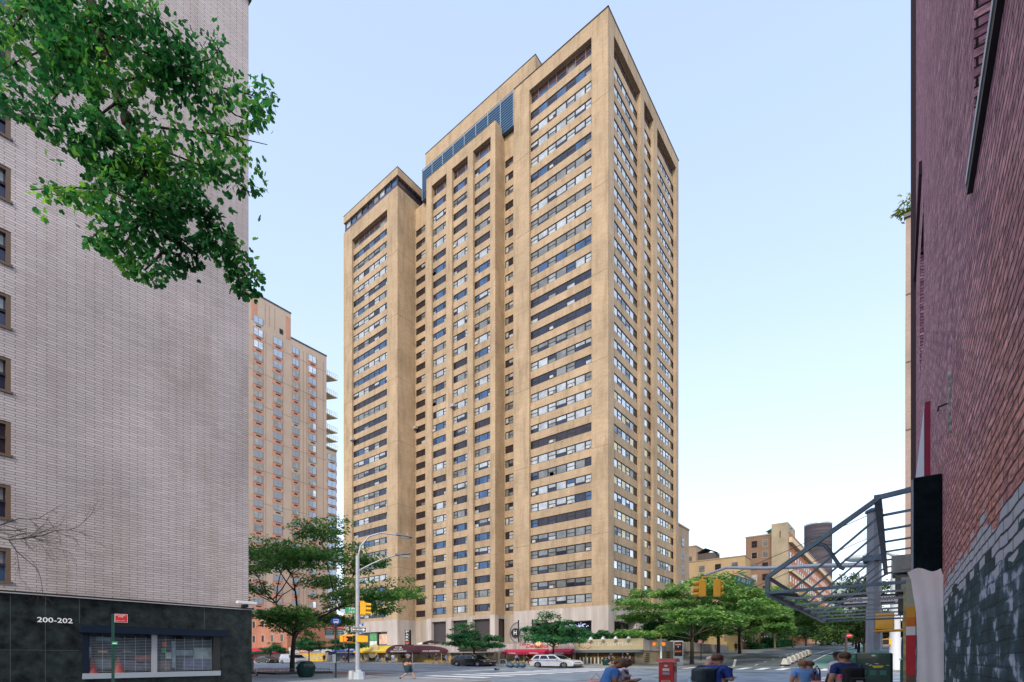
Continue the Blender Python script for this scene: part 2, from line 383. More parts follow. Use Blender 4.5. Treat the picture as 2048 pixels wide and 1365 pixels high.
# pale concrete base
base=MB(); LV=mat('dark_louvre_grille',(.05,.04,.045),.5,var=.3,vs=3,stretch=(.2,.2,6))
base.box(70.93,xe+.05,y0-.07,y1-.02,7.45,ZB,precast)
for px0,px1 in ((1217,1183),(1064,1029)):
    a=max(y0-.065,yv(px0,70.95)); b=yv(px1,70.95); base.box(70.94,73,a,b,3.6,7.45,precast)
for px0,px1 in ((1271,1288),(1351,1357.3)):
    base.box(xu(px0,y0),xu(px1,y0),y0-.065,y0+1.5,2,7.45,precast)
base.box(72.3,xe-.5,y0+1.3,y1-.1,1,7.45,mat('dark_shopfront_glass',(.02,.025,.03),.1,metal=.2))
base.box(UB-.02,UR+5,b0+.02,b1-.02,8.9,ZB-.004,precast2)
for pa,pb in ((990.5,980.5),(945.5,935.5),(903.8,892.8),(863.5,852.8)):
    a,b=yv(pa,UB),yv(pb,UB); base.box(UB-.12,UB+1,a,b,3.7,ZB-.2,precast)
base.box(UB+.6,UR+5,b0+.3,b1-.3,3.7,8.95,LV)
base.box(UR-.02,UR+5,y1,b0+.01,3.7,ZB,precast2); base.box(UR-.02,UR+5,b1,w0,3.7,ZB,precast2)
wa,wb=yv(774.5,UW)-0,yv(735,UW)
base.box(UW-.06,XW,w0-.06,w1,7.2,ZB,precast); base.box(UW-.055,XW-1,w0-.05,wa,3.6,7.2,precast); base.box(UW-.055,XW-1,yv(716,UW),w1,3.6,7.2,precast)
base.box(UW+.6,XW-2,wa,w1-1,3.6,7.2,mat('dark_shopfront_glass',(.02,.025,.03)))
base.box(UW+.3,UW+.5,yv(754.5,UW),yv(751.5,UW),3.6,7.2,brownframe)
base.box(UW+.35,UW+.45,wa+.2,yv(756,UW),4.4,6.7,mat('lit_red_poster',(.75,.35,.22),.5,var=.4,vs=.9,col2=(.8,.65,.5)))
base.box(UW+.35,UW+.45,yv(751,UW),yv(737,UW),5.3,7.0,mat('green_reflection',(.08,.3,.12),.3,var=.5,vs=1.2))
base.box(UW+.35,UW+.45,yv(751,UW),yv(737,UW),4.0,5.2,mat('white_display',(.6,.7,.7),.3,var=.3,vs=1.2))
base.box(UW+8.1,UW+9.4,w0-.075,w0-.05,4.2,6.6,dark)
wall.build('wall',tower); inner.build('spandrel_wall',tower); pent.build('penthouse',tower); gl.build('louvre_screen',tower)
cop.build('coping',tower); base.build('concrete_base',tower)
for w in winlist[:96]: w.build('window',tower)
for w in winlist[96:]:
    b=len(smallwin.v); smallwin.v+=w.v
    for f,m_ in zip(w.f,w.m): smallwin.f.append(tuple(i+b for i in f)); smallwin.m.append(smallwin.mi(w.mats[m_])); smallwin.sm.append(False)
tag(smallwin.build('window',tower),kind='stuff')
ra=random.Random(4)
for i in range(26):
    dv,o_,xx=((dA,y0,71.5),(None,0,0))[0]; k=ra.randrange(1,31); j=ra.choice((0,2,4,6)); ym=y0+(dA[j]+dA[j+1])/2; z=ZW0+k*FH+.08
    if i%3==2:
        c_=[yv(p,UB+.5) for p in cols[ra.randrange(3)][::-1]]; ym=(c_[2]+c_[3])/2; xx=UB+.5
    q2=MB(); q2.box(xx-.16,xx+.06,ym-.33,ym+.33,z,z+.42,mat('ac_pale_metal',(.5,.5,.48),.5)); q2.build('air_conditioner',tower)
# window air conditioner hanging from three windows
for (px,py,u) in ((833,857,UR),(908,813,UB+.4),(707,880,UW+.4)):
    Y,v=onx(px,u); z=ZZ(py,Y); b=MB(); b.box(u-.7,u-.05,v-.5,v+.5,z-.3,z+.25,mat('grey_metal_box',(.35,.35,.38),.5)); b.build('air_conditioner',tower)
# ------------------------------------------------------------------ ground, roads, pavements, paint
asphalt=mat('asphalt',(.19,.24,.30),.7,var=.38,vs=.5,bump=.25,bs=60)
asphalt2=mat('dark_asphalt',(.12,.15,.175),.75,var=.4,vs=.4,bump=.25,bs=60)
paving=mat('sidewalk_concrete',(.28,.30,.33),.85,var=.2,vs=.6,bump=.2,bs=40)
kerbm=mat('kerb_stone',(.30,.30,.29),.8,var=.2)
paint=mat('white_road_paint',(.85,.86,.88),.6,var=.12,vs=2.5)
def strip_sheet(name,x0,x1,ya,yb,dz,m,kind='structure',step=4):
    xs=sorted({x0,x1}|{k for k,_ in KN if x0<k<x1}); mb=MB()
    for a,b in zip(xs,xs[1:]):
        n=max(1,int((b-a)/200))
        for i in range(n):
            p=a+(b-a)*i/n; r=a+(b-a)*(i+1)/n
            mb.poly([(p,ya,gz(p)+dz),(r,ya,gz(r)+dz),(r,yb,gz(r)+dz),(p,yb,gz(p)+dz)],m)
    o=mb.build(name); o['kind']=kind; return o
strip_sheet('ground',-900,2500,-1500,2500,-.06,mat('far_ground',(.12,.12,.12),.9,var=.2,vs=.05))
strip_sheet('road',23.5,55.5,-300,700,.0,asphalt).name='avenue_road'
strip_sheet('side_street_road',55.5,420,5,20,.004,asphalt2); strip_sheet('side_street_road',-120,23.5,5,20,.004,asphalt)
def pavement(x0,x1,ya,yb):
    xs=sorted({x0,x1}|{k for k,_ in KN if x0<k<x1}); mb=MB(); h=.14
    for a,b in zip(xs,xs[1:]):
        A,B=gz(a),gz(b)
        mb.poly([(a,ya,A+h),(b,ya,B+h),(b,yb,B+h),(a,yb,A+h)],paving)
        for y in (ya,yb): mb.poly([(a,y,A-.1),(b,y,B-.1),(b,y,B+h),(a,y,A+h)],kerbm)
        for yA,yB in ((ya,ya+.25),(yb-.25,yb)): mb.poly([(a,yA,A+h+.004),(b,yA,B+h+.004),(b,yB,B+h+.004),(a,yB,A+h+.004)],kerbm)
    for x in (x0,x1): mb.poly([(x,ya,gz(x)-.1),(x,yb,gz(x)-.1),(x,yb,gz(x)+h),(x,ya,gz(x)+h)],kerbm)
    jm=mat('paving_joint',(.14,.14,.14),.9); x=x0+2.2
    while x<min(x1,110)-.5:
        z=gz(x)+h+.004; mb.poly([(x,ya+.3,z),(x+.05,ya+.3,gz(x+.05)+h+.004),(x+.05,yb-.3,gz(x+.05)+h+.004),(x,yb-.3,z)],jm); x+=2.2
    o=mb.build('sidewalk'); o['kind']='structure'
pavement(-60,23.5,20,27.7); pavement(12.6,23.5,27.7,260); pavement(-60,23.5,-.5,5); pavement(19.6,23.5,-120,-.5)
pavement(55.5,330,20,27.7); pavement(55.5,64.2,27.7,330); pavement(55.5,330,-.6,5); pavement(55.5,64,-120,-.6)
def paintrect(name,x0,x1,ya,yb,m=None,dz=.008): return strip_sheet(name,x0,x1,ya,yb,dz,m or paint)
def stripes(name,boxes,m=None,dz=.008):
    mb=MB()
    for x0,x1,ya,yb in boxes:
        xs=sorted({x0,x1}|{k for k,_ in KN if x0<k<x1})
        for a,b in zip(xs,xs[1:]): mb.poly([(a,ya,gz(a)+dz),(b,ya,gz(b)+dz),(b,yb,gz(b)+dz),(a,yb,gz(a)+dz)],m or paint)
    o=mb.build(name); o['kind']='structure'; return o
stripes('crosswalk_marking',[(x,x+1.2,24.4,30.8) for x in np.arange(24.6,54.5,3.0)])
stripes('crosswalk_marking',[(x,x+1.0,-1.5,4.6) for x in np.arange(24.2,54.5,2.4)])
stripes('crosswalk_marking',[(56.2,61.0,y,y+.8) for y in np.arange(5.8,19.4,1.9)],dz=.012)
stripes('crosswalk_marking',[(23.0,23.2,6,19.5),(62.8,63.1,5.2,19.8)],dz=.012)
def oblique(name,pts,w,dz=.010,m=None):
    (a,b),(c,d)=pts; L=math.hypot(c-a,d-b); nx,ny=-(d-b)/L*w/2,(c-a)/L*w/2; mb=MB(); n=16
    for i in range(n):
        p=[a+(c-a)*i/n,b+(d-b)*i/n]; q_=[a+(c-a)*(i+1)/n,b+(d-b)*(i+1)/n]
        mb.poly([(p[0]-nx,p[1]-ny,gz(p[0]-nx)+dz),(q_[0]-nx,q_[1]-ny,gz(q_[0]-nx)+dz),(q_[0]+nx,q_[1]+ny,gz(q_[0]+nx)+dz),(p[0]+nx,p[1]+ny,gz(p[0]+nx)+dz)],m or paint)
    o=mb.build(name); o['kind']='structure'; return o
oblique('stop_line',((24.6,35.2),(54.5,37.4)),.55)
bus=mat('red_bus_lane_paint',(.30,.15,.15),.8,var=.25,vs=.5)
paintrect('bus_lane',24.6,30.6,37.5,300,bus,.004)
lines=[(30.8,31.05,37.5,300),(24.2,24.4,37.5,300)]
for y in range(40,300,9): lines+=[(x,x+.16,y,y+4) for x in (37.5,44,50)]
for y in range(-90,-6,9): lines+=[(x,x+.16,y,y+4) for x in (31,37.5,44,50)]
stripes('lane_line',lines)
grn=mat('green_bike_lane_paint',(.16,.33,.29),.75,var=.25,vs=.4)
paintrect('bike_lane',63.5,330,6.2,9.0,grn,.008)
ln=[(63.5,330,9.0,9.22),(63.5,330,6.0,6.18),(63.5,330,11.0,11.15)]
for x in np.arange(66,200,5): ln.append((x,x+1.6,14.2,14.36))
stripes('lane_line',ln,dz=.014)
oblique('hatch_line',((64,16.2),(76,19.0)),.3,dz=.016); oblique('hatch_line',((63.2,12.8),(63.3,19.6)),.3,.016)
stripes('asphalt_patch',[(27,29.5,12,15.5),(36,40,30.8,33.5),(44,46,42,52),(33,34.2,38,70),(47.5,50,8,13),(28,52,16.2,16.9)],mat('patched_asphalt',(.12,.15,.19),.8,var=.3,vs=.8),.004)
mh=mat('manhole_iron',(.03,.035,.04),.5)
for px,py in ((1300,1341),(795,1357),(1330,1356)):
    Y=1.5*F/(py-HZ); x,y=PX(px,Y); mb=MB(); mb.lathe((0,0,0),[(.0,.012),(.5,.012)],mh,18,cap=False); o=mb.build('manhole_cover',loc=(x,y,gz(x)+.002)); o.scale=SS; o['kind']='structure'

# ------------------------------------------------------------------ pale brick building on the near corner
lb=empty('brick_apartment_block',(0,0,0),label='pale grey brick apartment block with polished black granite base on the near corner',cat='building')
pb=brick('pale_brick',(.62,.565,.565),(.52,.465,.47),(.28,.245,.245),.62,.105,.016,bumps=.35,blotch=.42,bscale=.085,streak=.16)
yl=27.8; xc=12.5; Y0=27.0
Yc,_=ony(497,yl)[0],0
xc=ony(497,yl)[1]
zb=ZZ(1217,Yc)                      # underside of the brick
ztop=ZZ(12,ony(508,yl)[0])
m=MB(); wins=[]
Yw,xw=ony(22,yl); 
for i,(ya,yb_) in enumerate([(208,278),(337,405),(463,529),(589,656),(716,783),(844,912),(969,1038),(1098,1164)]):
    za=ZZ(yb_,Yw); zbb=ZZ(ya,Yw); wins.append((za,zbb))
fl=(wins[0][0]-wins[-1][0])/7; base0=wins[-1][0]; hh=wins[-1][1]-base0
x0w=xw-1.5
ops=[]
L0=xc+40
for k in range(12):
    for xx in (x0w,x0w-6.2,x0w-12.4,x0w-18.6):
        if base0+k*fl+hh<ztop-1: ops.append((xx+40,xx+40+1.5,base0+k*fl,base0+k*fl+hh))
facade(m,(-40,yl,0),(1,0,0),(0,-1,0),L0,zb,ztop,ops,.22,pb)
eo=[]
for k in range(12):
    for yy in (4,14,24,34,44,54):
        if base0+k*fl+hh<ztop-1: eo.append((yy,yy+2,base0+k*fl,base0+k*fl+hh))
facade(m,(xc,yl,0),(0,1,0),(1,0,0),60,zb,ztop,eo,.22,pb)
m.poly([(-40,yl,ztop),(xc,yl,ztop),(xc,yl+60,ztop),(-40,yl+60,ztop)],roofm)
m.box(-40,xc+.12,yl-.12,yl+.3,ztop,ztop+.25,mat('dark_stone_cap',(.09,.06,.06),.7)); m.box(xc-.3,xc+.12,yl+.3,yl+60,ztop,ztop+.25,mat('dark_stone_cap',(.09,.06,.06)))
m.build('brick_wall',lb)
wbr=mat('brown_window_frame',(.13,.085,.055),.5)
for a,b,z0,z1 in ops:
    xx=a-40; w=MB(); w.box(xx,xx+.14,yl+.02,yl+.2,z0,z1,wbr); w.box(xx+1.36,xx+1.5,yl+.02,yl+.2,z0,z1,wbr); w.box(xx+.14,xx+1.36,yl+.03,yl+.2,z1-.12,z1,wbr)
    w.box(xx-.05,xx+1.55,yl-.06,yl+.2,z0-.09,z0,wbr); w.box(xx+.14,xx+1.36,yl+.1,yl+.17,(z0+z1)/2-.05,(z0+z1)/2+.05,dark)
    w.poly([(xx+.14,yl+.19,z0),(xx+1.36,yl+.19,z0),(xx+1.36,yl+.19,z1),(xx+.14,yl+.19,z1)],G[rng.choice('dkb')])
    if rng.random()<.6: w.poly([(xx+.2,yl+.18,z0+hh*.5),(xx+1.3,yl+.18,z0+hh*.5),(xx+1.3,yl+.18,z1-.1),(xx+.2,yl+.18,z1-.1)],G['g'])
    w.build('window',lb)
w=MB()
for a,b,z0,z1 in eo: w.poly([(xc-.2,yl+a,z0),(xc-.2,yl+b,z0),(xc-.2,yl+b,z1),(xc-.2,yl+a,z1)],G['k'])
w.build('east_glazing',lb)
# granite
gran=mat('polished_black_granite',(.008,.014,.016),.3,var=.8,vs=2.2,spec=.22,col2=(.035,.05,.05))
gj=mat('granite_joint',(.05,.06,.06),.6)
sx0=ony(163,yl)[1]; sx1=ony(438,yl)[1]; Ys0=ony(163,yl)[0]; Ys1=ony(438,yl)[0]
sz1=ZZ(1266,Ys0); sz0=ZZ(1352,Ys0)
gm=MB()
yg=yl-.12
facade(gm,(-40,yg,0),(1,0,0),(0,-1,0),L0+.12,-.05,zb-.1,[(sx0+40,sx1+40,sz0,sz1)],.35,gran,mat('dark_blue_steel',(.006,.014,.03),.5,spec=.2))
gm.box(xc,xc+.12,yg+.01,yl+60,-.05,zb-.1,gran)
gm.box(-40,xc+.2,yl-.2,yl,zb-.1,zb-.005,mat('black_metal_trim',(.02,.02,.02),.4)); gm.box(-40,xc+.25,yl-.26,yl-.2,zb-.12,zb-.08,mat('pale_trim_edge',(.35,.36,.38),.5))
for px in (158,):
    x=ony(px,yg)[1]; gm.box(x,x+.03,yg-.004,yg-.001,sz1+.4,zb-.1,gj)
for px in (408,): 
    x=ony(px,yg)[1]; gm.box(x,x+.03,yg-.004,yg-.001,sz1+.2,zb-.1,gj)
gm.box(-40,sx0-.1,yg-.004,yg-.001,ZZ(1302,Ys0),ZZ(1302,Ys0)+.02,gj)
for px in (20,90):
    x=ony(px,yg)[1]; gm.box(x,x+.02,yg-.004,yg-.001,0.1,zb-.1,gj)
gm.build('granite_base',lb)
t=MB(); Yt=ony(109,yg)[0]; xa=ony(74,yg)[1]; xb=ony(145,yg)[1]
t.text('200-202',((xa+xb)/2,yg-.02,ZZ(1241.5,Yt)),(1,0,0),(0,0,1),.20,mat('white_letter',(.85,.86,.88),.5),wid=xb-xa); t.build('address_number',lb)
# security shutter
sh=MB(); st=mat('shutter_steel',(.36,.42,.48),.45,metal=.3)
inner_g=mat('shop_glass_reflection',(.006,.014,.018),.3,spec=.2,var=.9,vs=1.3,col2=(.09,.13,.16))
sh.poly([(sx0,yg+.34,sz0),(sx1,yg+.34,sz0),(sx1,yg+.34,sz1),(sx0,yg+.34,sz1)],inner_g)
nsl=22
for i in range(nsl):
    z=sz0+.16+(sz1-sz0-.3)*i/nsl; sh.box(sx0+.25,sx1-.35,yg+.06,yg+.075,z,z+.013,st)
for i in range(13):
    x=sx0+.3+(sx1-sx0-.7)*i/12; sh.box(x,x+.009,yg+.05,yg+.06,sz0+.15,sz1-.1,st)
xm=ony(309,yg)[1]; sh.box(xm-.11,xm+.11,yg+.0,yg+.1,sz0+.1,sz1,mat('pale_steel_post',(.38,.41,.45),.4,metal=.3))
sh.box(sx0,sx0+.22,yg-.03,yg+.2,sz0,sz1,mat('dark_blue_steel',(.02,.035,.06))); sh.box(sx1-.33,sx1,yg-.03,yg+.2,sz0,sz1,mat('black_metal_trim',(.02,.02,.02)))
sh.box(sx0-.1,sx1+.25,yg-.38,yg,sz1,sz1+.32,mat('dark_blue_steel',(.02,.035,.06))); sh.box(sx0,sx1,yg-.1,yg+.1,sz0-.14,sz0+.1,st)
sh.build('security_shutter',lb)
for i,(pa,pb2,ya_,yb2,cc_) in enumerate(((324,332,1284,1293,(.75,.13,.02)),(322,330,1296,1306,(.03,.30,.08)),(332,342,1305,1318,(.40,.50,.52)),(343,350,1282,1335,(.20,.28,.36)),(352,385,1300,1311,(.16,.24,.28)),(388,424,1296,1318,(.28,.38,.38)),(365,423,1318,1340,(.10,.12,.24)),(312,340,1322,1341,(.16,.13,.13)),(172,182,1294,1330,(.36,.38,.42)),(192,226,1274,1282,(.12,.25,.28)),(196,214,1302,1305,(.6,.3,.04)),(246,262,1302,1304,(.6,.3,.04)),(272,300,1312,1326,(.30,.10,.09)),(230,300,1322,1340,(.10,.10,.16)),(180,225,1318,1338,(.14,.16,.20)))):
    xa=ony(pa,yg+.3)[1]; xb=ony(pb2,yg+.3)[1]; Yq_=ony(pa,yg+.3)[0]; q3=MB(); q3.box(xa,xb,yg+.24,yg+.32,ZZ(yb2,Yq_),ZZ(ya_,Yq_),mat('shop_display_%d'%i,cc_,.5,var=.45,vs=3)); q3.build('window_display',lb)
# interior items behind the shutter
cc=empty('security_camera',(xc-.3,yl-.45,zb+.15),label='white security camera on the brick corner above the black granite',cat='camera')
b=MB(); b.box(-.5,.5,-.13,.13,0,.16,mat('white_plastic',(.7,.7,.72),.4),bev=.03); b.build('housing',cc); b=MB(); b.box(-.1,.1,.0,.42,-.14,0,dark); b.build('bracket',cc)
cone0=None
for px,l in ((186,'faded orange traffic cone behind the shutter, beside its left end'),(240,'faded orange traffic cone behind the shutter, just right of the green sign post')):
    x=ony(px,yg)[1]; b=MB(); b.lathe((0,0,0),[(.30,0),(.24,.1),(.04,.75)],mat('faded_cone_red',(.22,.045,.045),.7),12); b.box(-.32,.32,-.14,.14,-.03,.02,mat('faded_cone_red',(.22,.045,.045)))
    o=b.build('traffic_cone',loc=(x,yg+.2,sz0+.04)); tag(o,l,'traffic cone','traffic cones behind the shutter')

# ------------------------------------------------------------------ red brick building on the near right
rb=empty('red_brick_building',(0,-.5,0),rz=R(.68),label='rough red brick building with painted blue-green mural band, close on the right',cat='building')
def rough_brick():
    m=bpy.data.materials.new('rough_red_brick'); m.use_nodes=True; nt=m.node_tree; L=nt.links.new; N=nt.nodes.new; b=nt.nodes['Principled BSDF']; b.inputs['Roughness'].default_value=.85
    tc=N('ShaderNodeTexCoord'); sp=N('ShaderNodeSeparateXYZ'); L(tc.outputs['Object'],sp.inputs[0])
    wob=N('ShaderNodeTexNoise'); wob.inputs['Scale'].default_value=3; wob.inputs['Detail'].default_value=3; L(tc.outputs['Object'],wob.inputs['Vector'])
    wm=N('ShaderNodeMath'); wm.operation='MULTIPLY_ADD'; wm.inputs[1].default_value=.05; L(wob.outputs['Fac'],wm.inputs[0]); L(sp.outputs['Z'],wm.inputs[2])
    xy=N('ShaderNodeMath'); xy.operation='ADD'; L(sp.outputs['X'],xy.inputs[0]); L(sp.outputs['Y'],xy.inputs[1])
    cb=N('ShaderNodeCombineXYZ'); L(xy.outputs[0],cb.inputs[0]); L(wm.outputs[0],cb.inputs[1])
    br=N('ShaderNodeTexBrick'); L(cb.outputs[0],br.inputs['Vector']); br.inputs['Scale'].default_value=1; br.inputs['Brick Width'].default_value=.30; br.inputs['Row Height'].default_value=.078; br.inputs['Mortar Size'].default_value=.010; br.inputs['Mortar Smooth'].default_value=.5
    br.inputs['Color1'].default_value=(.62,.31,.31,1); br.inputs['Color2'].default_value=(.31,.13,.17,1); br.inputs['Mortar'].default_value=(.05,.03,.04,1)
    mp=N('ShaderNodeMapping'); mp.inputs['Scale'].default_value=(2.6,2.6,15); L(tc.outputs['Object'],mp.inputs[0])
    n=N('ShaderNodeTexNoise'); n.inputs['Scale'].default_value=2.2; n.inputs['Detail'].default_value=9; n.inputs['Roughness'].default_value=.75; L(mp.outputs[0],n.inputs['Vector'])
    rp=N('ShaderNodeValToRGB'); rp.color_ramp.elements[0].position=.36; rp.color_ramp.elements[0].color=(.22,.18,.24,1); rp.color_ramp.elements[1].position=.63; rp.color_ramp.elements[1].color=(2.3,2.5,2.9,1); L(n.outputs['Fac'],rp.inputs[0])  # streak noise paints bright bluish highlights into the brick colour
    zr=N('ShaderNodeMapRange'); zr.inputs[1].default_value=5.2; zr.inputs[2].default_value=2.6; L(sp.outputs['Z'],zr.inputs[0])
    wn=N('ShaderNodeTexNoise'); wn.inputs['Scale'].default_value=1.3; wn.inputs['Detail'].default_value=5; L(tc.outputs['Object'],wn.inputs['Vector'])
    wq=N('ShaderNodeMath'); wq.operation='MULTIPLY'; L(zr.outputs[0],wq.inputs[0]); L(wn.outputs['Fac'],wq.inputs[1])
    wx=N('ShaderNodeMix'); wx.data_type='RGBA'; wx.blend_type='MIX'; wx.inputs[7].default_value=(.50,.17,.07,1); L(wq.outputs[0],wx.inputs[0]); L(br.outputs['Color'],wx.inputs[6])
    dk=N('ShaderNodeMix'); dk.data_type='RGBA'; dk.blend_type='MULTIPLY'; dk.inputs[7].default_value=(.25,.2,.22,1); L(br.outputs['Fac'],dk.inputs[0]); L(wx.outputs[2],dk.inputs[6])
    mx=N('ShaderNodeMix'); mx.data_type='RGBA'; mx.blend_type='MULTIPLY'; mx.inputs[0].default_value=1; L(dk.outputs[2],mx.inputs[6]); L(rp.outputs[0],mx.inputs[7])
    # mural: painted courses below about 2.5 m with a ragged, brick-stepped top edge
    cell=N('ShaderNodeTexBrick'); L(cb.outputs[0],cell.inputs['Vector']); cell.inputs['Scale'].default_value=1; cell.inputs['Brick Width'].default_value=.30; cell.inputs['Row Height'].default_value=.078; cell.inputs['Mortar Size'].default_value=.006
    cell.inputs['Color1'].default_value=(0,0,0,1); cell.inputs['Color2'].default_value=(1,1,1,1); cell.inputs['Mortar'].default_value=(.5,.5,.5,1)
    def lt(th,amp):
        a=N('ShaderNodeMath'); a.operation='MULTIPLY_ADD'; a.inputs[1].default_value=amp; L(cell.outputs['Color'],a.inputs[0]); L(sp.outputs['Z'],a.inputs[2])
        n3=N('ShaderNodeTexNoise'); n3.inputs['Scale'].default_value=1.1; L(tc.outputs['Object'],n3.inputs['Vector'])
        a2=N('ShaderNodeMath'); a2.operation='MULTIPLY_ADD'; a2.inputs[1].default_value=.5; L(n3.outputs['Fac'],a2.inputs[0]); L(a.outputs[0],a2.inputs[2])
        c=N('ShaderNodeMath'); c.operation='LESS_THAN'; c.inputs[1].default_value=th; L(a2.outputs[0],c.inputs[0]); return c
    m1=lt(2.85,.16); m2=lt(2.60,.22)
    # mural colours
    mp2=N('ShaderNodeMapping'); mp2.inputs['Scale'].default_value=(2.2,2.2,3.2); mp2.inputs['Rotation'].default_value=(0,.6,0); L(tc.outputs['Object'],mp2.inputs[0])
    vn=N('ShaderNodeTexNoise'); vn.inputs['Scale'].default_value=1.15; vn.inputs['Detail'].default_value=7; vn.inputs['Roughness'].default_value=.6; L(mp2.outputs[0],vn.inputs['Vector'])
    mr=N('ShaderNodeValToRGB'); e=mr.color_ramp.elements; e[0].position=.38; e[0].color=(.006,.03,.04,1); e[1].position=.72; e[1].color=(.60,.68,.82,1)
    k=mr.color_ramp.elements.new(.50); k.color=(.015,.065,.08,1); k=mr.color_ramp.elements.new(.57); k.color=(.06,.12,.17,1); k=mr.color_ramp.elements.new(.61); k.color=(.45,.52,.66,1)
    ad=N('ShaderNodeMath'); ad.operation='MULTIPLY_ADD'; ad.inputs[1].default_value=.16; L(cell.outputs['Color'],ad.inputs[0]); L(vn.outputs['Fac'],ad.inputs[2])
    sb=N('ShaderNodeMath'); sb.operation='SUBTRACT'; sb.inputs[1].default_value=.08; L(ad.outputs[0],sb.inputs[0]); L(sb.outputs[0],mr.inputs[0])
    dm=N('ShaderNodeMix'); dm.data_type='RGBA'; dm.blend_type='MULTIPLY'; dm.inputs[7].default_value=(.82,.85,.9,1); L(br.outputs['Fac'],dm.inputs[0]); L(mr.outputs[0],dm.inputs[6])
    x1=N('ShaderNodeMix'); x1.data_type='RGBA'; L(m1.outputs[0],x1.inputs[0]); L(mx.outputs[2],x1.inputs[6]); 
    wh=N('ShaderNodeMix'); wh.data_type='RGBA'; wh.inputs[6].default_value=(.56,.58,.66,1); wh.inputs[7].default_value=(.05,.05,.07,1); L(br.outputs['Fac'],wh.inputs[0]); L(wh.outputs[2],x1.inputs[7])
    x2=N('ShaderNodeMix'); x2.data_type='RGBA'; L(m2.outputs[0],x2.inputs[0]); L(x1.outputs[2],x2.inputs[6]); L(dm.outputs[2],x2.inputs[7]); L(x2.outputs[2],b.inputs['Base Color'])
    bp=N('ShaderNodeBump'); bp.invert=True; bp.inputs['Strength'].default_value=.9; bp.inputs['Distance'].default_value=.02; L(br.outputs['Fac'],bp.inputs['Height'])
    b2=N('ShaderNodeBump'); b2.inputs['Strength'].default_value=.7; b2.inputs['Distance'].default_value=.03; L(n.outputs['Fac'],b2.inputs['Height']); L(bp.outputs[0],b2.inputs['Normal']); L(b2.outputs[0],b.inputs['Normal'])
    return m
rbm=rough_brick()
w=MB()
# recessed upper window with its long projecting sill
facade(w,(-8,0,0),(1,0,0),(0,1,0),27.5,-.1,27,[(8+2.6,8+5.42,5.86,9.4),(8+14.2,8+16.2,8.6,11.6)],.28,rbm)
w.box(-8,19.5,-14,-.3,-.1,26.9,mat('plain_brick_side',(.2,.09,.09),.9))
w.poly([(19.5,0,-.1),(19.5,-.3,-.1),(19.5,-.3,27),(19.5,0,27)],rbm)
w.build('brick_wall',rb)
w=MB(); w.box(1.5,5.5,-.02,.035,5.36,5.52,mat('black_painted_sill',(.006,.006,.01),.6)); w.box(1.5,5.5,.035,.043,5.44,5.51,mat('grey_metal_edge',(.33,.37,.42),.4,metal=.5)); w.build('window_sill',rb)
w=MB(); w.box(2.6,5.42,-.27,-.25,5.86,9.4,mat('dark_purple_brick_infill',(.045,.02,.035),.8,var=.6,vs=3)); w.build('window_infill',rb)
w=MB(); w.box(14.2,16.2,-.27,-.25,8.6,11.6,mat('dark_purple_brick_infill',(.05,.02,.04))); w.build('window_infill',rb)
w=MB(); w.box(15,19.2,.0,.06,12.8,13.1,mat('dark_purple_brick_infill',(.05,.02,.04))); w.box(19.3,19.5,.0,.12,2,26,mat('rust_downpipe',(.06,.03,.04),.6)); w.build('downpipe',rb)
w=MB(); rngm=random.Random(3)
for i in range(26): w.ball((7.55+rngm.uniform(-.16,.16),.0,4.15+i*.027),.05*rngm.uniform(.5,1.1),mat('spalled_mortar',(.36,.36,.36),.9,var=.4,vs=20),6,4,sc=(1.1,.5,1))
w.build('mortar_patch',rb)
w=MB(); w.tube([(7.9,0,4.62),(7.9,.085,4.60),(7.9,.09,4.55)],.012,dark,6); w.build('iron_hook',rb)
mag=mat('crimson_cloth',(.28,.005,.05),.7); wbl=mat('pale_blue_board',(.68,.78,.92),.5)
def rp(x,y,z):
    c,s_=math.cos(R(.68)),math.sin(R(.68)); return (x*c-y*s_, -.5+x*s_+y*c, z)
def rroot(name,x,y,z,label,cat,group=None): return empty(name,rp(x,y,z),rz=R(.68),label=label,cat=cat,group=group)
so=rroot('slanted_sign',11.6,0,4.35,'slanted pale blue sign board with crimson side fixed high on the red brick wall','sign')
b=MB(); b.mesh([(0,0,0),(0,.085,0),(0,.075,1.8),(0,.0,1.8),(.9,0,0),(.9,.085,0),(.9,.075,1.8),(.9,0,1.8)],[(0,3,2,1),(4,5,6,7),(1,2,6,5),(3,7,6,2),(0,1,5,4)],mag); b.build('side_cloth',so)
b=MB(); b.mesh([(.02,.086,0),(.02,.25,0),(.02,.085,1.75),(.92,.086,0),(.92,.25,0),(.92,.085,1.75)],[(0,2,1),(3,4,5),(1,2,5,4),(0,1,4,3)],wbl); b.build('board',so)
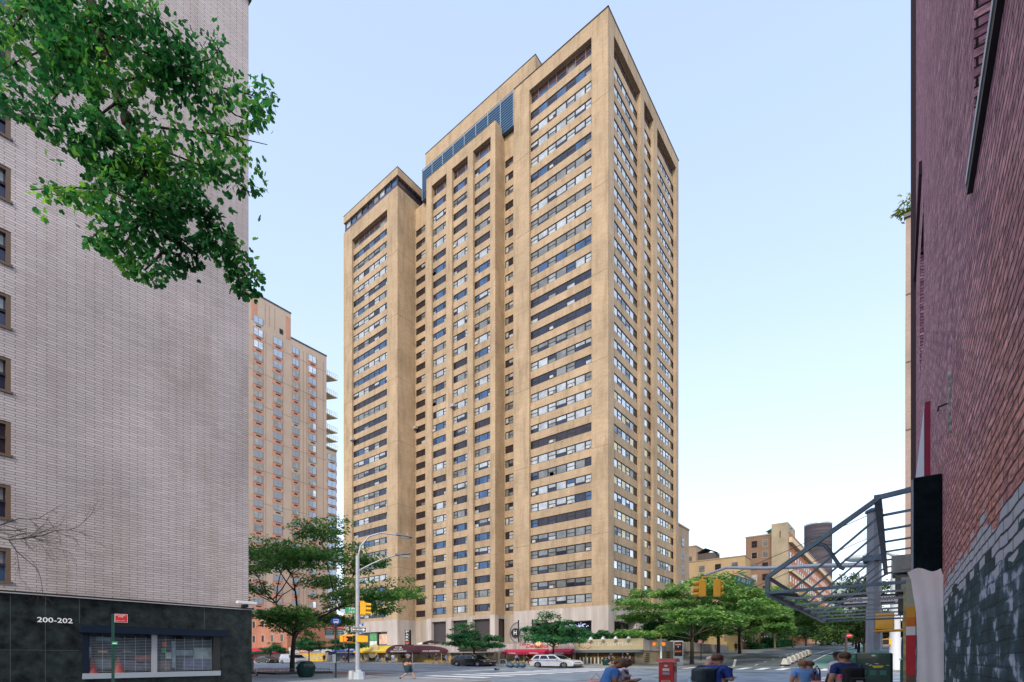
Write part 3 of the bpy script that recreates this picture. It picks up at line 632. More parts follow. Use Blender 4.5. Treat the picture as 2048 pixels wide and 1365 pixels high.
# ------------------------------------------------------------------ stripped awning frame
stl=mat('weathered_blue_grey_steel',(.085,.14,.20),.45,metal=.35,var=.35,vs=3)
stl2=mat('pale_grey_steel',(.22,.26,.32),.45,metal=.3,var=.2,vs=3)
aw=rroot('awning_frame',9.95,0,2.75,'bare steel frame of a stripped awning jutting from the red brick wall over the sidewalk','awning frame')
D1=2.32; LA=9.2; ht=1.40; yt=.72; e=.28
f=MB()
def prof(x,w=.055):
    f=MB(); f.bar((x,D1,0),(x,D1,e),w,w,stl); f.bar((x,D1,e),(x,yt,ht-.02),w,w,stl); f.bar((x,yt,ht),(x,0,ht+.08),w,w,stl)
    f.bar((x,D1,0),(x,0,.02),.05,.05,stl); f.build('end_frame',aw)
prof(0,.07); prof(LA)
for nm,a,b_,w_ in (('front_rail',(0,D1,0),(LA,D1,0),.09),('front_rail',(0,D1,e),(LA,D1,e),.05),('top_rail',(0,yt,ht),(LA,yt,ht),.10),('wall_rail',(0,.04,0),(LA,.04,0),.07),('wall_rail',(0,.04,ht+.05),(LA,.04,ht+.05),.07)):
    g_=MB(); g_.bar(a,b_,w_,w_,stl); g_.build(nm,aw)
for k in range(1,7):
    x=k*LA/7; g_=MB(); g_.bar((x,D1,0),(x,yt,ht),.036,.036,stl); g_.build('rafter',aw)
    g_=MB(); g_.bar((x,D1,.0),(x,0,.03),.038,.038,stl2); g_.build('bottom_bar',aw)
    g_=MB(); g_.bar((x,yt,ht),(x,0,ht+.05),.04,.04,stl); g_.build('top_bar',aw)
g_=MB(); g_.tube([(0,1.62,.80),(.0,1.45,.74),(.02,1.38,.64),(.05,1.22,.34),(.05,1.17,.31)],.03,stl,6); g_.build('bent_bracket',aw); g_=MB(); g_.bar((.3,D1,.02),(1.0,2.0,.02),.05,.05,stl); g_.build('corner_brace',aw)
# black fabric box and white cloth
bx=rroot('black_fabric_box',8.75,0,2.72,'black fabric covered awning box hanging at the end of the bare frame','awning box')
bf=mat('black_fabric',(.004,.010,.014),.9,var=.6,vs=5,bump=.5,bs=30,spec=.1)
b=MB(); b.box(0,.7,.0,.30,0,1.32,bf,bev=.02); b.build('fabric_cover',bx)
b=MB(); b.box(.02,.10,.30,.32,.02,1.3,stl2); b.build('edge_post',bx)
cl=MB(); wc=mat('white_canvas',(.74,.70,.73),.85,var=.08,vs=2,bump=.3,bs=6); n=14; vs=[];fs=[]
for i in range(n+1):
    for j in range(25):
        z=2.74-2.72*j/24; y=.0+(.34-.065*min(1,max(0,(2.72-z)/.5)))*i/n; vs.append((8.5+.006*math.sin(i*.9+j*.25)+.008*math.sin(j*.8),y+.008*math.sin(j*.5)+(.03 if j==0 else 0),z-(.03*math.sin(i*.5) if j==0 else 0)))
for i in range(n):
    for j in range(24): fs.append((i*25+j,(i+1)*25+j,(i+1)*25+j+1,i*25+j+1))
cl.mesh(vs,fs,wc,True); cl.box(8.52,8.55,.0,.26,.02,2.66,wc); co=cl.build('white_cloth',loc=(0,0,0)); co.location=rp(0,0,0); co.rotation_euler[2]=R(.68)
tag(co,'white canvas sheet hanging over the stall end below the black fabric box','canvas')
sp_=rroot('painted_post',8.9,.275,.0,'narrow orange, white and red painted post beside the white canvas','post')
for z0,z1,c,nm in ((2.3,2.68,(.35,.36,.28),'olive'),(2.15,2.3,(.6,.28,.02),'orange'),(2.02,2.15,(.6,.15,.01),'vermilion'),(1.9,2.02,(.7,.7,.72),'white'),(1.35,1.9,(.45,.01,.02),'red'),(1.0,1.35,(.12,.06,.04),'brown'),(.0,1.0,(.05,.05,.05),'black')):
    b=MB(); b.box(0,.25,0,.10,z0,z1,mat('painted_'+nm,c,.6,var=.15,vs=6)); b.build('painted_band',sp_)
b=MB(); b.box(.26,.3,.03,.13,0,2.6,mat('poster_scraps',(.3,.34,.36),.7,var=.7,vs=9,col2=(.6,.5,.2))); b.build('poster_strip',sp_)
ac=rroot('wall_vent_box',12.8,.0,2.95,'stack of weathered grey metal vent boxes on the brick wall behind the awning frame','vent box')
vb=mat('weathered_box',(.34,.37,.36),.6,var=.3,vs=3); vb2=mat('weathered_box_dark',(.10,.11,.10),.6,var=.4,vs=3)
for z,m_,d in ((.35,vb,.55),(-.05,vb2,.5),(-.45,vb2,.45)):
    b=MB(); b.box(0,.9,.02,d,z,z+.36,m_,bev=.02); b.box(-.02,.0,.1,d-.1,z+.06,z+.3,vb); b.build('box_housing',ac)
# ------------------------------------------------------------------ tan tower across the avenue on the right, with rooftop shrub
rt=empty('tan_corner_tower',(0,0,0),label='slim edge of a tan brick tower across the avenue, beside the red wall',cat='building')
Yt,vt=onx(1811.5,66); b=MB(); b.box(66,100,vt-24,vt,0,ZZ(437,Yt),brick('mauve_tan_brick',(.40,.30,.26),(.36,.27,.24),(.28,.2,.18),.6,.2,.01,bumps=.1)); 
for z in (12,19,25,32,39): b.box(65.95,66,vt-24,vt,z,z+.12,mat('dark_joint',(.15,.1,.09),.8))
b.build('brick_wall',rt)
for k in range(12):
    for j in range(4):
        yj=vt-3.5-j*5.5; z=7.5+k*3.15; w=MB(); w.box(65.9,65.99,yj-1.1,yj+1.1,z,z+1.6,brownframe); w.box(65.86,65.9,yj-1.0,yj-.05,z+.1,z+1.5,G[rng.choice('kdgw')]); w.box(65.86,65.9,yj+.05,yj+1.0,z+.1,z+1.5,G[rng.choice('kdgw')]); w.build('window',rt)
b=MB(); b.box(65.8,66.2,vt-24,vt+.15,ZZ(437,Yt),ZZ(430,Yt),coping); b.build('coping',rt)
b=MB(); b.box(62.5,66,vt-20,vt-.2,3.2,4.4,mat('dark_blue_canopy',(.02,.03,.06),.6)); b.text('market',(62.45,vt-1.6,3.8),(0,-1,0),(0,0,1),.5,mat('white_letter',(.85,.86,.88)),wid=2.6); b.build('shop_canopy',rt)
# ------------------------------------------------------------------ beige and orange tower in the distance on the left
bt=empty('beige_orange_tower',(0,0,0),label='beige apartment tower with orange spandrels under its windows, left of the tall tan tower',cat='building')
be=mat('beige_panel',(.52,.42,.35),.85,var=.12,vs=.12); org=mat('orange_spandrel',(.56,.29,.21),.8,var=.1,vs=.5); bj=mat('beige_joint',(.33,.25,.2),.9)
VB=140.
def bxp(px): return ony(px,VB)
zt2=ZZ(713.7,bxp(653)[0]); zt1=ZZ(628,bxp(581)[0]); xA=bxp(480)[1]; xB=bxp(581.7)[1]; xC=bxp(653)[1]; xD=bxp(673)[1]; zt3=ZZ(902,bxp(665)[0])
w=MB(); w.box(xA,xC,VB,VB+30,0,zt2,be); w.box(xA,xB,VB+.01,VB+22,zt2,zt1,be); w.box(xC,xD,VB,VB+25,0,zt3,be); w.box(xA,xB+.1,VB-.1,VB+.3,zt1,zt1+.4,coping); w.box(xB,xC+.1,VB-.1,VB+.3,zt2,zt2+.4,coping); w.box(xC,xD+.1,VB-.1,VB+.3,zt3,zt3+.4,coping)
for px0,px1,ya,yb_ in ((502.5,514,598,638),(571.5,580.5,632,676)):
    w.box(bxp(px0)[1],bxp(px1)[1],VB-.06,VB,ZZ(yb_,bxp(px0)[0]),ZZ(ya,bxp(px0)[0]),org)
for i in range(10): w.box(xA,xC,VB-.02,VB,8+i*9,8.12+i*9,bj)
for px in (531,559,606,613,646): w.box(bxp(px)[1],bxp(px)[1]+.15,VB-.02,VB,4,zt2-2,bj)
for px in (530,538,549): w.box(bxp(px)[1],bxp(px)[1]+.12,VB-.02,VB,zt2,zt1-1,bj)
w.box(bxp(559)[1],bxp(566)[1],VB-.05,VB,zt2-.3,zt2+1.1,dark)
w.build('panel_wall',bt)
colsB=[(507,525.5,650),(546.5,564.5,692),(584.5,597.5,692),(616.5,632,706),(655,672,905)]
cnt=0; rest=MB(); gb=[G['s'],G['w'],mat('pane_sky_blue',(.46,.54,.66),.12,metal=.4),mat('pane_sky_blue',(.46,.54,.66))]
yref={0:(697,22.3),1:(672,22.1),2:(690,21.2),3:(705,20.6),4:(904,17.5)}
cg=dark
for ci,(pa,pb_,ytop) in enumerate(colsB):
    xa=bxp(pa)[1]; xb=bxp(pb_)[1]; Yc_=bxp((pa+pb_)/2)[0]; ztop_=ZZ(ytop if ci!=0 else 655,Yc_)
    if ci in (1,2,3): ztop_=zt2-2.0
    if ci==0: ztop_=zt2+1.2
    if ci==4: ztop_=zt3-1.2
    k=0; z=ztop_
    while z>9:
        w=MB() if cnt<100 else rest
        w.box(xa-.3,xb+.3,VB-.05,VB-.001,z-3.35,z-2.0,org if rng.random()<.93 else be); w.box(xa,xb,VB-.12,VB-.05,z-2.02,z,mat('grey_frame',(.22,.25,.28),.5))
        gm_=rng.choice(gb); xm_=(xa+xb)/2
        for a,b_ in ((xa+.1,xm_-.08),(xm_+.08,xb-.1)): w.poly([(a,VB-.125,z-1.9),(b_,VB-.125,z-1.9),(b_,VB-.125,z-.12),(a,VB-.125,z-.12)],gm_)
        w.box(xa+(xb-xa)*.28,xa+(xb-xa)*.8,VB-.09,VB-.05,z-2.8,z-2.4,mat('grille_brown',(.09,.04,.03),.6))
        if cnt<100: w.build('window',bt)
        cnt+=1; k+=1; z-=3.35 if ci!=4 else 2.75
if rest.v: tag(rest.build('window',bt),kind='stuff')
Yb=bxp(653)[0]; b0_=empty('x',(0,0,0)); bpy.data.objects.remove(b0_)
for py in (742,778,820,850,868,886):
    z=ZZ(py+6,Yb); b=MB(); b.mesh([(xC,VB+.5,z),(xC+4.4,VB+.9,z),(xC,VB+10,z),(xC,VB+.5,z+.3),(xC+4.4,VB+.9,z+.3),(xC,VB+10,z+.3)],[(0,2,1),(3,4,5),(0,1,4,3),(1,2,5,4)],mat('cream_balcony',(.62,.52,.34),.8))
    for t in np.linspace(0,1,7):
        x,y=xC+4.4*t,VB+.55+.35*t; b.box(x-.05,x+.05,y-.05,y+.05,z+.3,z+1.6,mat('white_rail',(.7,.72,.72),.5))
    b.bar((xC,VB+.55,z+1.6),(xC+4.4,VB+.9,z+1.6),.08,.08,mat('white_rail',(.7,.72,.72))); b.bar((xC,VB+.55,z+1.0),(xC+4.4,VB+.9,z+1.0),.05,.05,mat('white_rail',(.7,.72,.72)))
    b.build('balcony',bt)
# low red brick building on the avenue, left
lr=empty('low_brick_building',(0,0,0),label='low red brick building with crimson shop awning behind the parked black car',cat='building')
rbk=brick('orange_red_brick',(.50,.20,.12),(.42,.16,.10),(.35,.22,.17),.5,.14,.012,bumps=.15)
w=MB(); w.box(64,80,121.5,160,0,12.5,rbk); w.build('brick_wall',lr)
for y in (124,129,134,139,144,150):
    for z in (5.4,9.3):
        w=MB(); w.box(63.9,64,y-.75,y+.75,z,z+2,mat('white_sill',(.5,.48,.46),.7)); w.box(63.85,63.9,y-.6,y+.6,z+.12,z+1.9,G['k']); w.build('window',lr)
w=MB(); w.mesh([(62.2,122,3.0),(64,122,3.9),(62.2,158,3.0),(64,158,3.9),(62.2,122,2.5),(62.2,158,2.5)],[(0,1,3,2),(4,0,2,5)],mat('crimson_awning',(.42,.01,.06),.6)); w.build('shop_awning',lr)
w=MB(); w.box(63.8,64,122,158,.3,2.9,mat('mixed_shopfront',(.25,.26,.27),.3,var=.7,vs=.5,col2=(.3,.05,.1))); w.build('shopfront',lr)
# ------------------------------------------------------------------ podium with shops along the avenue
pd=empty('shop_podium',(0,0,0),label='one storey shop podium with pale concrete parapet along the foot of the tan tower',cat='building')
PU=64.2; ZP=3.85
pan=mat('parapet_concrete',(.46,.42,.42),.8,var=.35,vs=.9,stretch=(1,1,.15))
y27=27.7
w=MB(); w.box(PU,104,y27,121,-.0,ZP,mat('tan_block',(.36,.30,.20),.8,var=.15,vs=1)); w.box(PU-.12,104.1,y27-.12,121,2.45,ZP+.02,pan); w.box(PU-.2,PU+.3,y27-.2,121.1,ZP+.02,ZP+.09,mat('parapet_cap',(.4,.38,.37),.7))
for i in range(40): w.box(PU-.125,PU-.121,y27+i*2.35,y27+i*2.35+.05,2.5,ZP,bj)
for i in range(17): w.box(66+i*2.35,66.05+i*2.35,y27-.125,y27-.121,2.4,ZP,bj)
for px in (1291,1333,1372): 
    x=xu(px,y27)
    for k in range(5): w.box(x,x+1.3,y27-.05,y27-.002,gz(x)+.45+k*.27,gz(x)+.58+k*.27,mat('vent_slot',(.1,.08,.06),.8))
w.build('podium_wall',pd)
pv=lambda px,u=PU: onx(px,u)[1]
pz=lambda px,py,u=PU: ZZ(py,onx(px,u)[0])
gz0=gz(63)+.14
def shop(px0,px1,m_,z1=2.4,x=.0,name='shopfront'):
    b=MB(); ya,yb_=pv(px1),pv(px0); b.box(PU-.14-x,PU-.02,ya,yb_,gz0,z1,m_)
    return b,ya,yb_
wood=mat('tan_storefront',(.42,.34,.20),.6,var=.2,vs=1)
shopg=mat('shop_interior_glass',(.035,.03,.025),.1,metal=.1,var=.9,vs=.7,col2=(.22,.15,.06))
# ballet slippers shop
b,ya,yb_=shop(1151,1272,mat('grey_frame_shop',(.25,.26,.27),.5)); n=5; d=(yb_-ya)/n
for i in range(n): b.box(PU-.17,PU-.141,ya+i*d+.12,ya+(i+1)*d-.12,gz0+.1,2.3,shopg)
for i in range(9): b.box(PU-.2,PU-.171,yb_-1-i*.6,yb_-.8-i*.6,gz0,1.5,mat('white_shop_items',(.55,.56,.55),.6))
b.build('shopfront',pd)
sg=MB(); ya,yb_=pv(1286.5,63.8),pv(1149,63.8); sm=mat('khaki_sign_board',(.47,.42,.27),.6,var=.08,vs=1); xs_=PU-.42
sg.box(xs_,PU-.13,ya,yb_,2.55,4.1,sm); sg.box(xs_-.45,PU-.13,ya,yb_,2.2,2.5,mat('blue_grey_canopy',(.13,.16,.20),.5)); sg.build('shop_sign_board',pd)
lt=MB(); wl=mat('white_sign_letter',(.72,.66,.68),.5); pk=mat('red_sign_line',(.55,.10,.09),.5); yc=(pv(1168,63.8)+pv(1264,63.8))/2
lt.text('BALLET SLIPPERS',(xs_-.03,yc,3.36),(0,-1,0),(0,0,1),.50,wl,wid=abs(pv(1168,63.8)-pv(1264,63.8)),bold=False)
lt.build('lettering',pd)
lg=MB(); cy=pv(1166,63.8)
lg.tube([(xs_-.03,cy+1.35*math.cos(t),3.28+.62*math.sin(t)) for t in np.linspace(-.5,4.2,26)],.035,pk,4); lg.tube([(xs_-.03,cy+.2+.55*math.cos(t),3.35+.3*math.sin(t)) for t in np.linspace(.2,3.4,12)],.03,pk,4); lg.tube([(xs_-.03,cy+.1-.4*t,2.95-.12*math.sin(t*3)) for t in np.linspace(-1,1.3,12)],.03,pk,4)
lg.build('dancer_emblem',pd)
for px in (1161,1184.5,1209,1234,1260):
    y=pv(px,63.8); b=MB(); b.tube([(PU-.2,y,4.1),(PU-.5,y,4.45),(PU-.85,y,4.4)],.04,mat('white_lamp_metal',(.7,.72,.75),.4),6); b.lathe((PU-.9,y,4.05),[(.30,0),(.22,.12),(.08,.34),(.0,.36)],mat('white_lamp_metal',(.7,.72,.75)),12); b.build('sign_lamp',pd)
# cafe
b,ya,yb_=shop(1013,1148,wood); 
for i in range(7):
    d=(yb_-ya)/7; b.box(PU-.18,PU-.141,ya+i*d+.15,ya+(i+1)*d-.15,gz0+.4,2.2,shopg)
b.build('shopfront',pd)
for a,c in ((1013.5,1055.5),(1056,1099),(1105,1149)):
    ya,yb_=pv(c),pv(a); b=MB(); b.mesh([(PU-1.3,ya,2.35),(PU-.13,ya,2.8),(PU-1.3,yb_,2.35),(PU-.13,yb_,2.8),(PU-1.3,ya,1.98),(PU-1.3,yb_,1.98),(PU-.13,ya,1.98),(PU-.13,yb_,1.98)],[(0,2,3,1),(4,5,2,0),(4,0,1,6),(5,7,3,2)],mat('crimson_awning',(.42,.01,.06)))
    b.text('Cafe Delectica',(PU-1.32,(ya+yb_)/2,2.17),(0,-1,0),(0,0,1),.2,mat('white_letter',(.85,.86,.88)),wid=abs(yb_-ya)*.42); b.build('shop_awning',pd)
b=MB(); rl=mat('red_script_letter',(.60,.01,.02),.4)
b.text('Cafe',(PU-.16,(pv(1041)+pv(1053))/2,3.62),(0,-1,.0),(0,0,1),.42,rl,wid=abs(pv(1041)-pv(1053)),shear=.3); b.text('Delectica',(PU-.16,(pv(1054)+pv(1098))/2,3.28),(0,-1,0),(0,0,1),.62,rl,wid=abs(pv(1054)-pv(1098)),shear=.3); b.build('lettering',pd)
for px in (1079,1115):
    b=MB(); b.ball((PU-.3,pv(px),3.6),.42,mat('warm_globe',(.8,.55,.3),.5,emit=(1,.6,.25),es=.5),10,7); b.build('globe_lamp',pd)
# plain part, columns between cafe and canopy
b,ya,yb_=shop(900,1012,mat('tan_dark_shop',(.16,.13,.09),.6,var=.3,vs=.6)); 
for px in (903,925,948,972,1000): b.box(PU-.3,PU-.141,pv(px)-.25,pv(px)+.25,gz0,2.4,wood)
b.box(PU-.9,PU-.14,pv(990),pv(902),2.3,2.45,mat('thin_grey_canopy',(.3,.3,.3),.5)); b.build('shopfront',pd)
# window box with flowers
fb=MB(); fb.box(PU-.7,PU-.13,pv(975),pv(920),2.75,3.0,mat('dark_planter',(.03,.03,.03),.7)); fb.build('window_box',pd)
# maroon barrel canopy reaching out to the kerb
mo=empty('maroon_canopy',(PU-.14,pv(845),0),label='maroon barrel canopy with white lettering over the service entrance on the avenue',cat='canopy')
cw=pv(786)-pv(901); mr=mat('maroon_canvas',(.065,.018,.03),.7,var=.1,vs=1)
vs=[];fs=[];n=12; L_=6.0
ya=pv(899)-pv(845); yb_=pv(800)-pv(845)
for i in range(n+1):
    t=math.pi*i/n; 
    for x in (0,-1.6): vs.append((x,(ya+yb_)/2-(yb_-ya)/2*math.cos(t)*1.0,2.35+1.35*math.sin(t)**.8))
for i in range(n): fs.append((2*i,2*i+1,2*i+3,2*i+2))
b=MB(); b.mesh(vs,fs,mr); b.poly([vs[2*i+1] for i in range(n+1)],mr)
b.box(-1.62,0,ya,yb_,2.2,2.36,mr)
# front hood
y0_=pv(837,62)-pv(845); y1_=pv(784,62)-pv(845); vs=[]
for i in range(n+1):
    t=math.pi*i/n
    for x in (-1.5,-3.6): vs.append((x,(y0_+y1_)/2-(y1_-y0_)/2*math.cos(t),2.35+1.5*math.sin(t)))
b.mesh(vs,fs,mr); b.poly([vs[2*i+1] for i in range(n+1)],mr); b.build('canvas',mo)
t=MB(); wl2=mat('white_letter',(.85,.86,.88)); yc=(y0_+y1_)/2
for s_,z,wd in (('317 38',3.35,1.9),('EAST 38TH',2.98,2.6),('SERVICE ENTRANCE',2.6,4.6)): t.text(s_,(-3.63,yc,z),(0,-1,0),(0,0,1),.24,wl2,wid=wd)
t.text('317 E. 38 ST.  SERVICE ENTRANCE',(-1.65,(ya+y0_)/2+.1,2.62),(0,-1,0),(0,0,1),.22,wl2,wid=abs(ya-y0_)*.78); t.build('lettering',mo)
for y in (ya+.3,y0_): 
    p_=MB(); p_.tube([(-1.55 if y<y0_-.1 else -3.5,y,gz0-.0),(-1.55 if y<y0_-.1 else -3.5,y,2.3)],.06,mat('pale_steel',(.45,.5,.55)),8); p_.build('post',mo)
# yellow awning shop
b,ya,yb_=shop(720,905,mat('olive_tan_front',(.30,.24,.11),.6,var=.5,vs=.45))
for px,c in ((733,'w'),(745,'k'),(762,'y'),(778,'k'),(792,'w'),(806,'k'),(830,'w'),(846,'y'),(860,'k')):
    b.box(PU-.18,PU-.141,pv(px)-.9,pv(px)+.9,gz0+.3,2.1,G[c] if c=='k' else mat('lit_shop_panel',(.42,.36,.26),.6,var=.4,vs=1))
b.box(PU-.2,PU-.142,pv(905),pv(800),gz0,gz0+.8,mat('ochre_panel',(.40,.26,.04),.6,var=.3,vs=1)); b.build('shopfront',pd)
ya,yb_=pv(806),pv(719); ylw=mat('yellow_canvas',(.60,.46,.05),.7,var=.25,vs=.6)
b=MB(); b.mesh([(PU-1.4,ya,2.7),(PU-.13,ya,3.85),(PU-1.4,yb_,2.7),(PU-.13,yb_,3.85)],[(0,2,3,1)],ylw); b.box(PU-1.5,PU-.13,ya-3,yb_,2.4,2.7,mat('orange_yellow_band',(.66,.38,.02),.6)); b.build('shop_awning',pd)
b=MB(); yc=pv(757); b.disc((PU-1.2,yc,2.75),(-1,0,.3),1.5,.08,mat('blue_grey_ring',(.32,.34,.50),.6),m2=mat('tan_emblem',(.55,.42,.2),.6),rx=1.5); b.build('round_emblem',pd)
# blue shop, red and grey banners, yellow shop
b,ya,yb_=shop(655,720,mat('blue_dark_front',(.05,.07,.12),.4,var=.6,vs=.5,col2=(.3,.32,.35))); b.build('shopfront',pd)
b=MB(); ya,yb_=pv(713),pv(667); b.box(PU-.3,PU-.13,ya,yb_,2.75,3.75,mat('blue_sign',(.03,.10,.55),.5)); b.text('SUBWAY CLEANERS',(PU-.32,(ya+yb_)/2,3.25),(0,-1,0),(0,0,1),.5,wl2,wid=(yb_-ya)*.9); b.box(PU-1.3,PU-.13,ya,yb_,2.0,2.5,mat('navy_canopy',(.01,.02,.08),.6)); b.build('shop_sign_board',pd)
b,ya,yb_=shop(596,652,mat('yellow_front',(.62,.38,.03),.6,var=.25,vs=.6)); 
for px in (602,611,620,630,641): b.box(PU-.18,PU-.141,pv(px)-.8,pv(px)+.8,gz0+.5,2.0,mat('shop_cream_panel',(.45,.40,.26),.5,var=.4,vs=1))
b.build('shopfront',pd)
b=MB(); ya,ym,yb_=pv(643),pv(624),pv(600); b.box(PU-.25,PU-.13,ym,yb_,2.7,3.8,mat('red_banner',(.65,.03,.015),.6)); b.box(PU-.25,PU-.13,ya,ym,2.7,3.8,mat('slate_banner',(.19,.23,.33),.6))
b.text('RETAIL',(PU-.27,(ym+yb_)/2-1,3.42),(0,-1,0),(0,0,1),.32,wl2,wid=3); b.text('OPPORTUNITY',(PU-.27,(ym+yb_)/2,2.95),(0,-1,0),(0,0,1),.36,wl2,wid=(yb_-ym)*.9)
b.text('FOR LEASE',(PU-.27,(ya+ym)/2,3.1),(0,-1,0),(0,0,1),.4,wl2,wid=(ym-ya)*.6); b.build('banner',pd)
# PARK sign
pk_=empty('parking_sign',(63.0,onx(816,63)[1],0),label='tall black vertical PARK sign with orange arrow above the maroon canopy',cat='sign')
Yp=onx(816,63)[0]; hw=abs(onx(811,63)[1]-onx(821,63)[1])/2; z1=ZZ(1260.5,Yp); z0=ZZ(1290.5,Yp)
b=MB(); b.box(-.2,.2,-hw,hw,z0,z1,mat('black_sign_box',(.015,.02,.02),.4),bev=.05); b.build('sign_box',pk_)
b=MB(); hh_=(z1-z0)/5.3
for i,ch in enumerate('PARK'): b.text(ch,(-.22,0,z1-hh_*(i+.62)),(0,-1,0),(0,0,1),hh_*.72,wl2,wid=hw*1.25)
b.poly([(-.22,hw*.8,z0+hh_*.9),(-.22,-hw*.8,z0+hh_*.9),(-.22,-hw*.8,z0+.35),(-.22,0,z0+.1),(-.22,hw*.8,z0+.35)],mat('orange_arrow',(.8,.13,.02),.5)); b.build('lettering',pk_)
b=MB(); b.box(-.08,1.5,-.1,.1,z0-.3,z0,dark); b.build('bracket',pk_)
# half-ring H emblem on the terrace
he=empty('ring_emblem',(69.6,onx(1037,69.6)[1],0),label='large grey half ring emblem with black disc and letter H on the terrace',cat='sign')
Yh=onx(1037,69.6)[0]; zc=ZZ(1266,Yh); ro=ZZ(1244,Yh)-zc; rw=abs(onx(1019,69.6)[1]-onx(1037,69.6)[1]); b=MB(); n=18
A=[];B_=[]
for i in range(n+1):
    t=math.pi*i/n; A.append((0,rw*math.sin(t),zc+ro*math.cos(t))); B_.append((0,rw*.86*math.sin(t),zc+ro*.9*math.cos(t)))
for i in range(n):
    b.poly([A[i],A[i+1],B_[i+1],B_[i]],mat('ring_edge',(.13,.12,.12),.5)); b.poly([(p[0]+.1,p[1],p[2]) for p in (B_[i],B_[i+1])]+[(.1,0,zc)],mat('ring_fill',(.36,.34,.34),.6))
b.build('half_ring',he); b=MB(); b.disc((-.12,.6,zc),(-1,0,0),ro*.42,.1,dark,rx=rw*.48); b.build('black_disc',he)
b=MB(); b.text('H',(-.19,.6,zc),(0,-1,0),(0,0,1),.75,wl2,wid=.62); b.build('letter',he)
b=MB(); 
for y in (0,-3.0): b.box(-.08,.08,y-.08,y+.08,ZP,zc+ro+.3,dark)
for k in range(5): b.box(.0,.06,-3,0,ZP+1+k*.6,ZP+1.12+k*.6,mat('pale_steel',(.45,.5,.55)))
b.build('frame_posts',he)
# window display of the main block
b=MB(); r1=mat('red_neon_cloth',(.75,.02,.02),.5,emit=(1,.03,.02),es=.35); Yd=71.9
for i,(px,py,dx) in enumerate(((1143,1256,2.6),(1139,1260,2.8),(1136,1264,2.6),(1142,1267,2.0))):
    y=onx(px,Yd)[1]; b.box(Yd,Yd+.1,y-dx/2,y+dx/2,ZZ(py+1.4,onx(px,Yd)[0]),ZZ(py-1.2,onx(px,Yd)[0]),r1)
for i in range(46):
    px=rng.uniform(1120,1180); py=rng.uniform(1246,1254); y=onx(px,Yd)[1]; b.ball((Yd-.05,y,ZZ(py,onx(px,Yd)[0])),.07,mat('fairy_light',(.6,.7,1),.5,emit=(.6,.7,1),es=1.5),5,4)
b.build('window_display',tower)
# concrete wall further up the side street, brownstone and row houses
def simple_building(name,label,x0,x1,y0_,y1_,z1,m_,south=None,west=None,parts=(),group=None):
    r_=empty(name,(x0,y0_,0),label=label,cat='building',group=group); w=MB()
    w.box(0,x1-x0,0,y1_-y0_,-.5,z1,m_); w.box(-.12,x1-x0+.12,-.12,y1_-y0_+.12,z1,z1+.35,mat('cornice_stone',(.33,.27,.2),.8)); w.build('wall',r_)
    wf=mat('sash_frame_dark',(.05,.04,.035),.5); sl=mat('pale_sill',(.45,.38,.3),.8)
    def win(p,axis,zz,ww,hh,gl):
        b=MB()
        if axis=='s':
            b.box(p-ww/2-.08,p+ww/2+.08,-.04,-.003,zz-.12,zz+hh+.08,sl if rng.random()<.5 else wf); b.box(p-ww/2,p+ww/2,-.07,-.045,zz,zz+hh,gl); b.box(p-ww/2,p+ww/2,-.09,-.072,zz+hh*.48,zz+hh*.54,wf)
        else:
            b.box(-.04,-.003,p-ww/2-.08,p+ww/2+.08,zz-.12,zz+hh+.08,sl if rng.random()<.5 else wf); b.box(-.07,-.045,p-ww/2,p+ww/2,zz,zz+hh,gl); b.box(-.09,-.072,p-ww/2,p+ww/2,zz+hh*.48,zz+hh*.54,wf)
        b.build('window',r_)
    for spec,axis,Lx in ((south,'s',x1-x0),(west,'w',y1_-y0_)):
        if not spec: continue
        sp_x,zs,fh,ww,hh=spec; zz=zs
        while zz+hh<z1-.4:
            p=sp_x*.6
            while p<Lx-sp_x*.3:
                win(p,axis,zz,ww,hh,G[rng.choice('kkgbwk')] ); p+=sp_x
            zz+=fh
    return r_
tanw=mat('tan_blank_wall',(.36,.28,.15),.85,var=.12,vs=.25)
gb_=simple_building('tan_annex','blank tan masonry annex with low wall behind the street trees',104.2,116,28.2,60,14,tanw)
b=MB(); b.box(0,11,-.6,-.0,-.5,4.6,mat('yellow_tan_plinth',(.42,.32,.12),.85,var=.1,vs=.4)); b.build('plinth',gb_)
pkb=mat('pink_brownstone',(.48,.28,.22),.85,var=.12,vs=.4)
simple_building('brownstone_house','pink brownstone with tall narrow windows behind the third street tree',116.3,134,28.0,45,11.5,pkb,south=(2.6,4.9,7,1.1,3.6))
for i,(c,h_) in enumerate((((.20,.12,.09),12),((.33,.26,.2),13.5),((.16,.09,.07),12.5),((.38,.3,.24),14))):
    x=135+i*9.1; simple_building('row_house',['dark red row house, nearest the pink brownstone','cream row house second from the pink brownstone','dark brown row house shaded by the plane trees','pale row house beside the tall brick hotel'][i],x,x+8.9,28,44,h_,mat('row_house_wall_'+'abcd'[i],c,.85,var=.15,vs=.5),south=(3,gz(x)+1.5,3.4,1.2,2.1),group='row houses along the side street')
brn=mat('brown_brick_far',(.23,.15,.11),.9,var=.15,vs=.2); orb=mat('orange_brick_far',(.46,.17,.08),.9,var=.18,vs=.15)
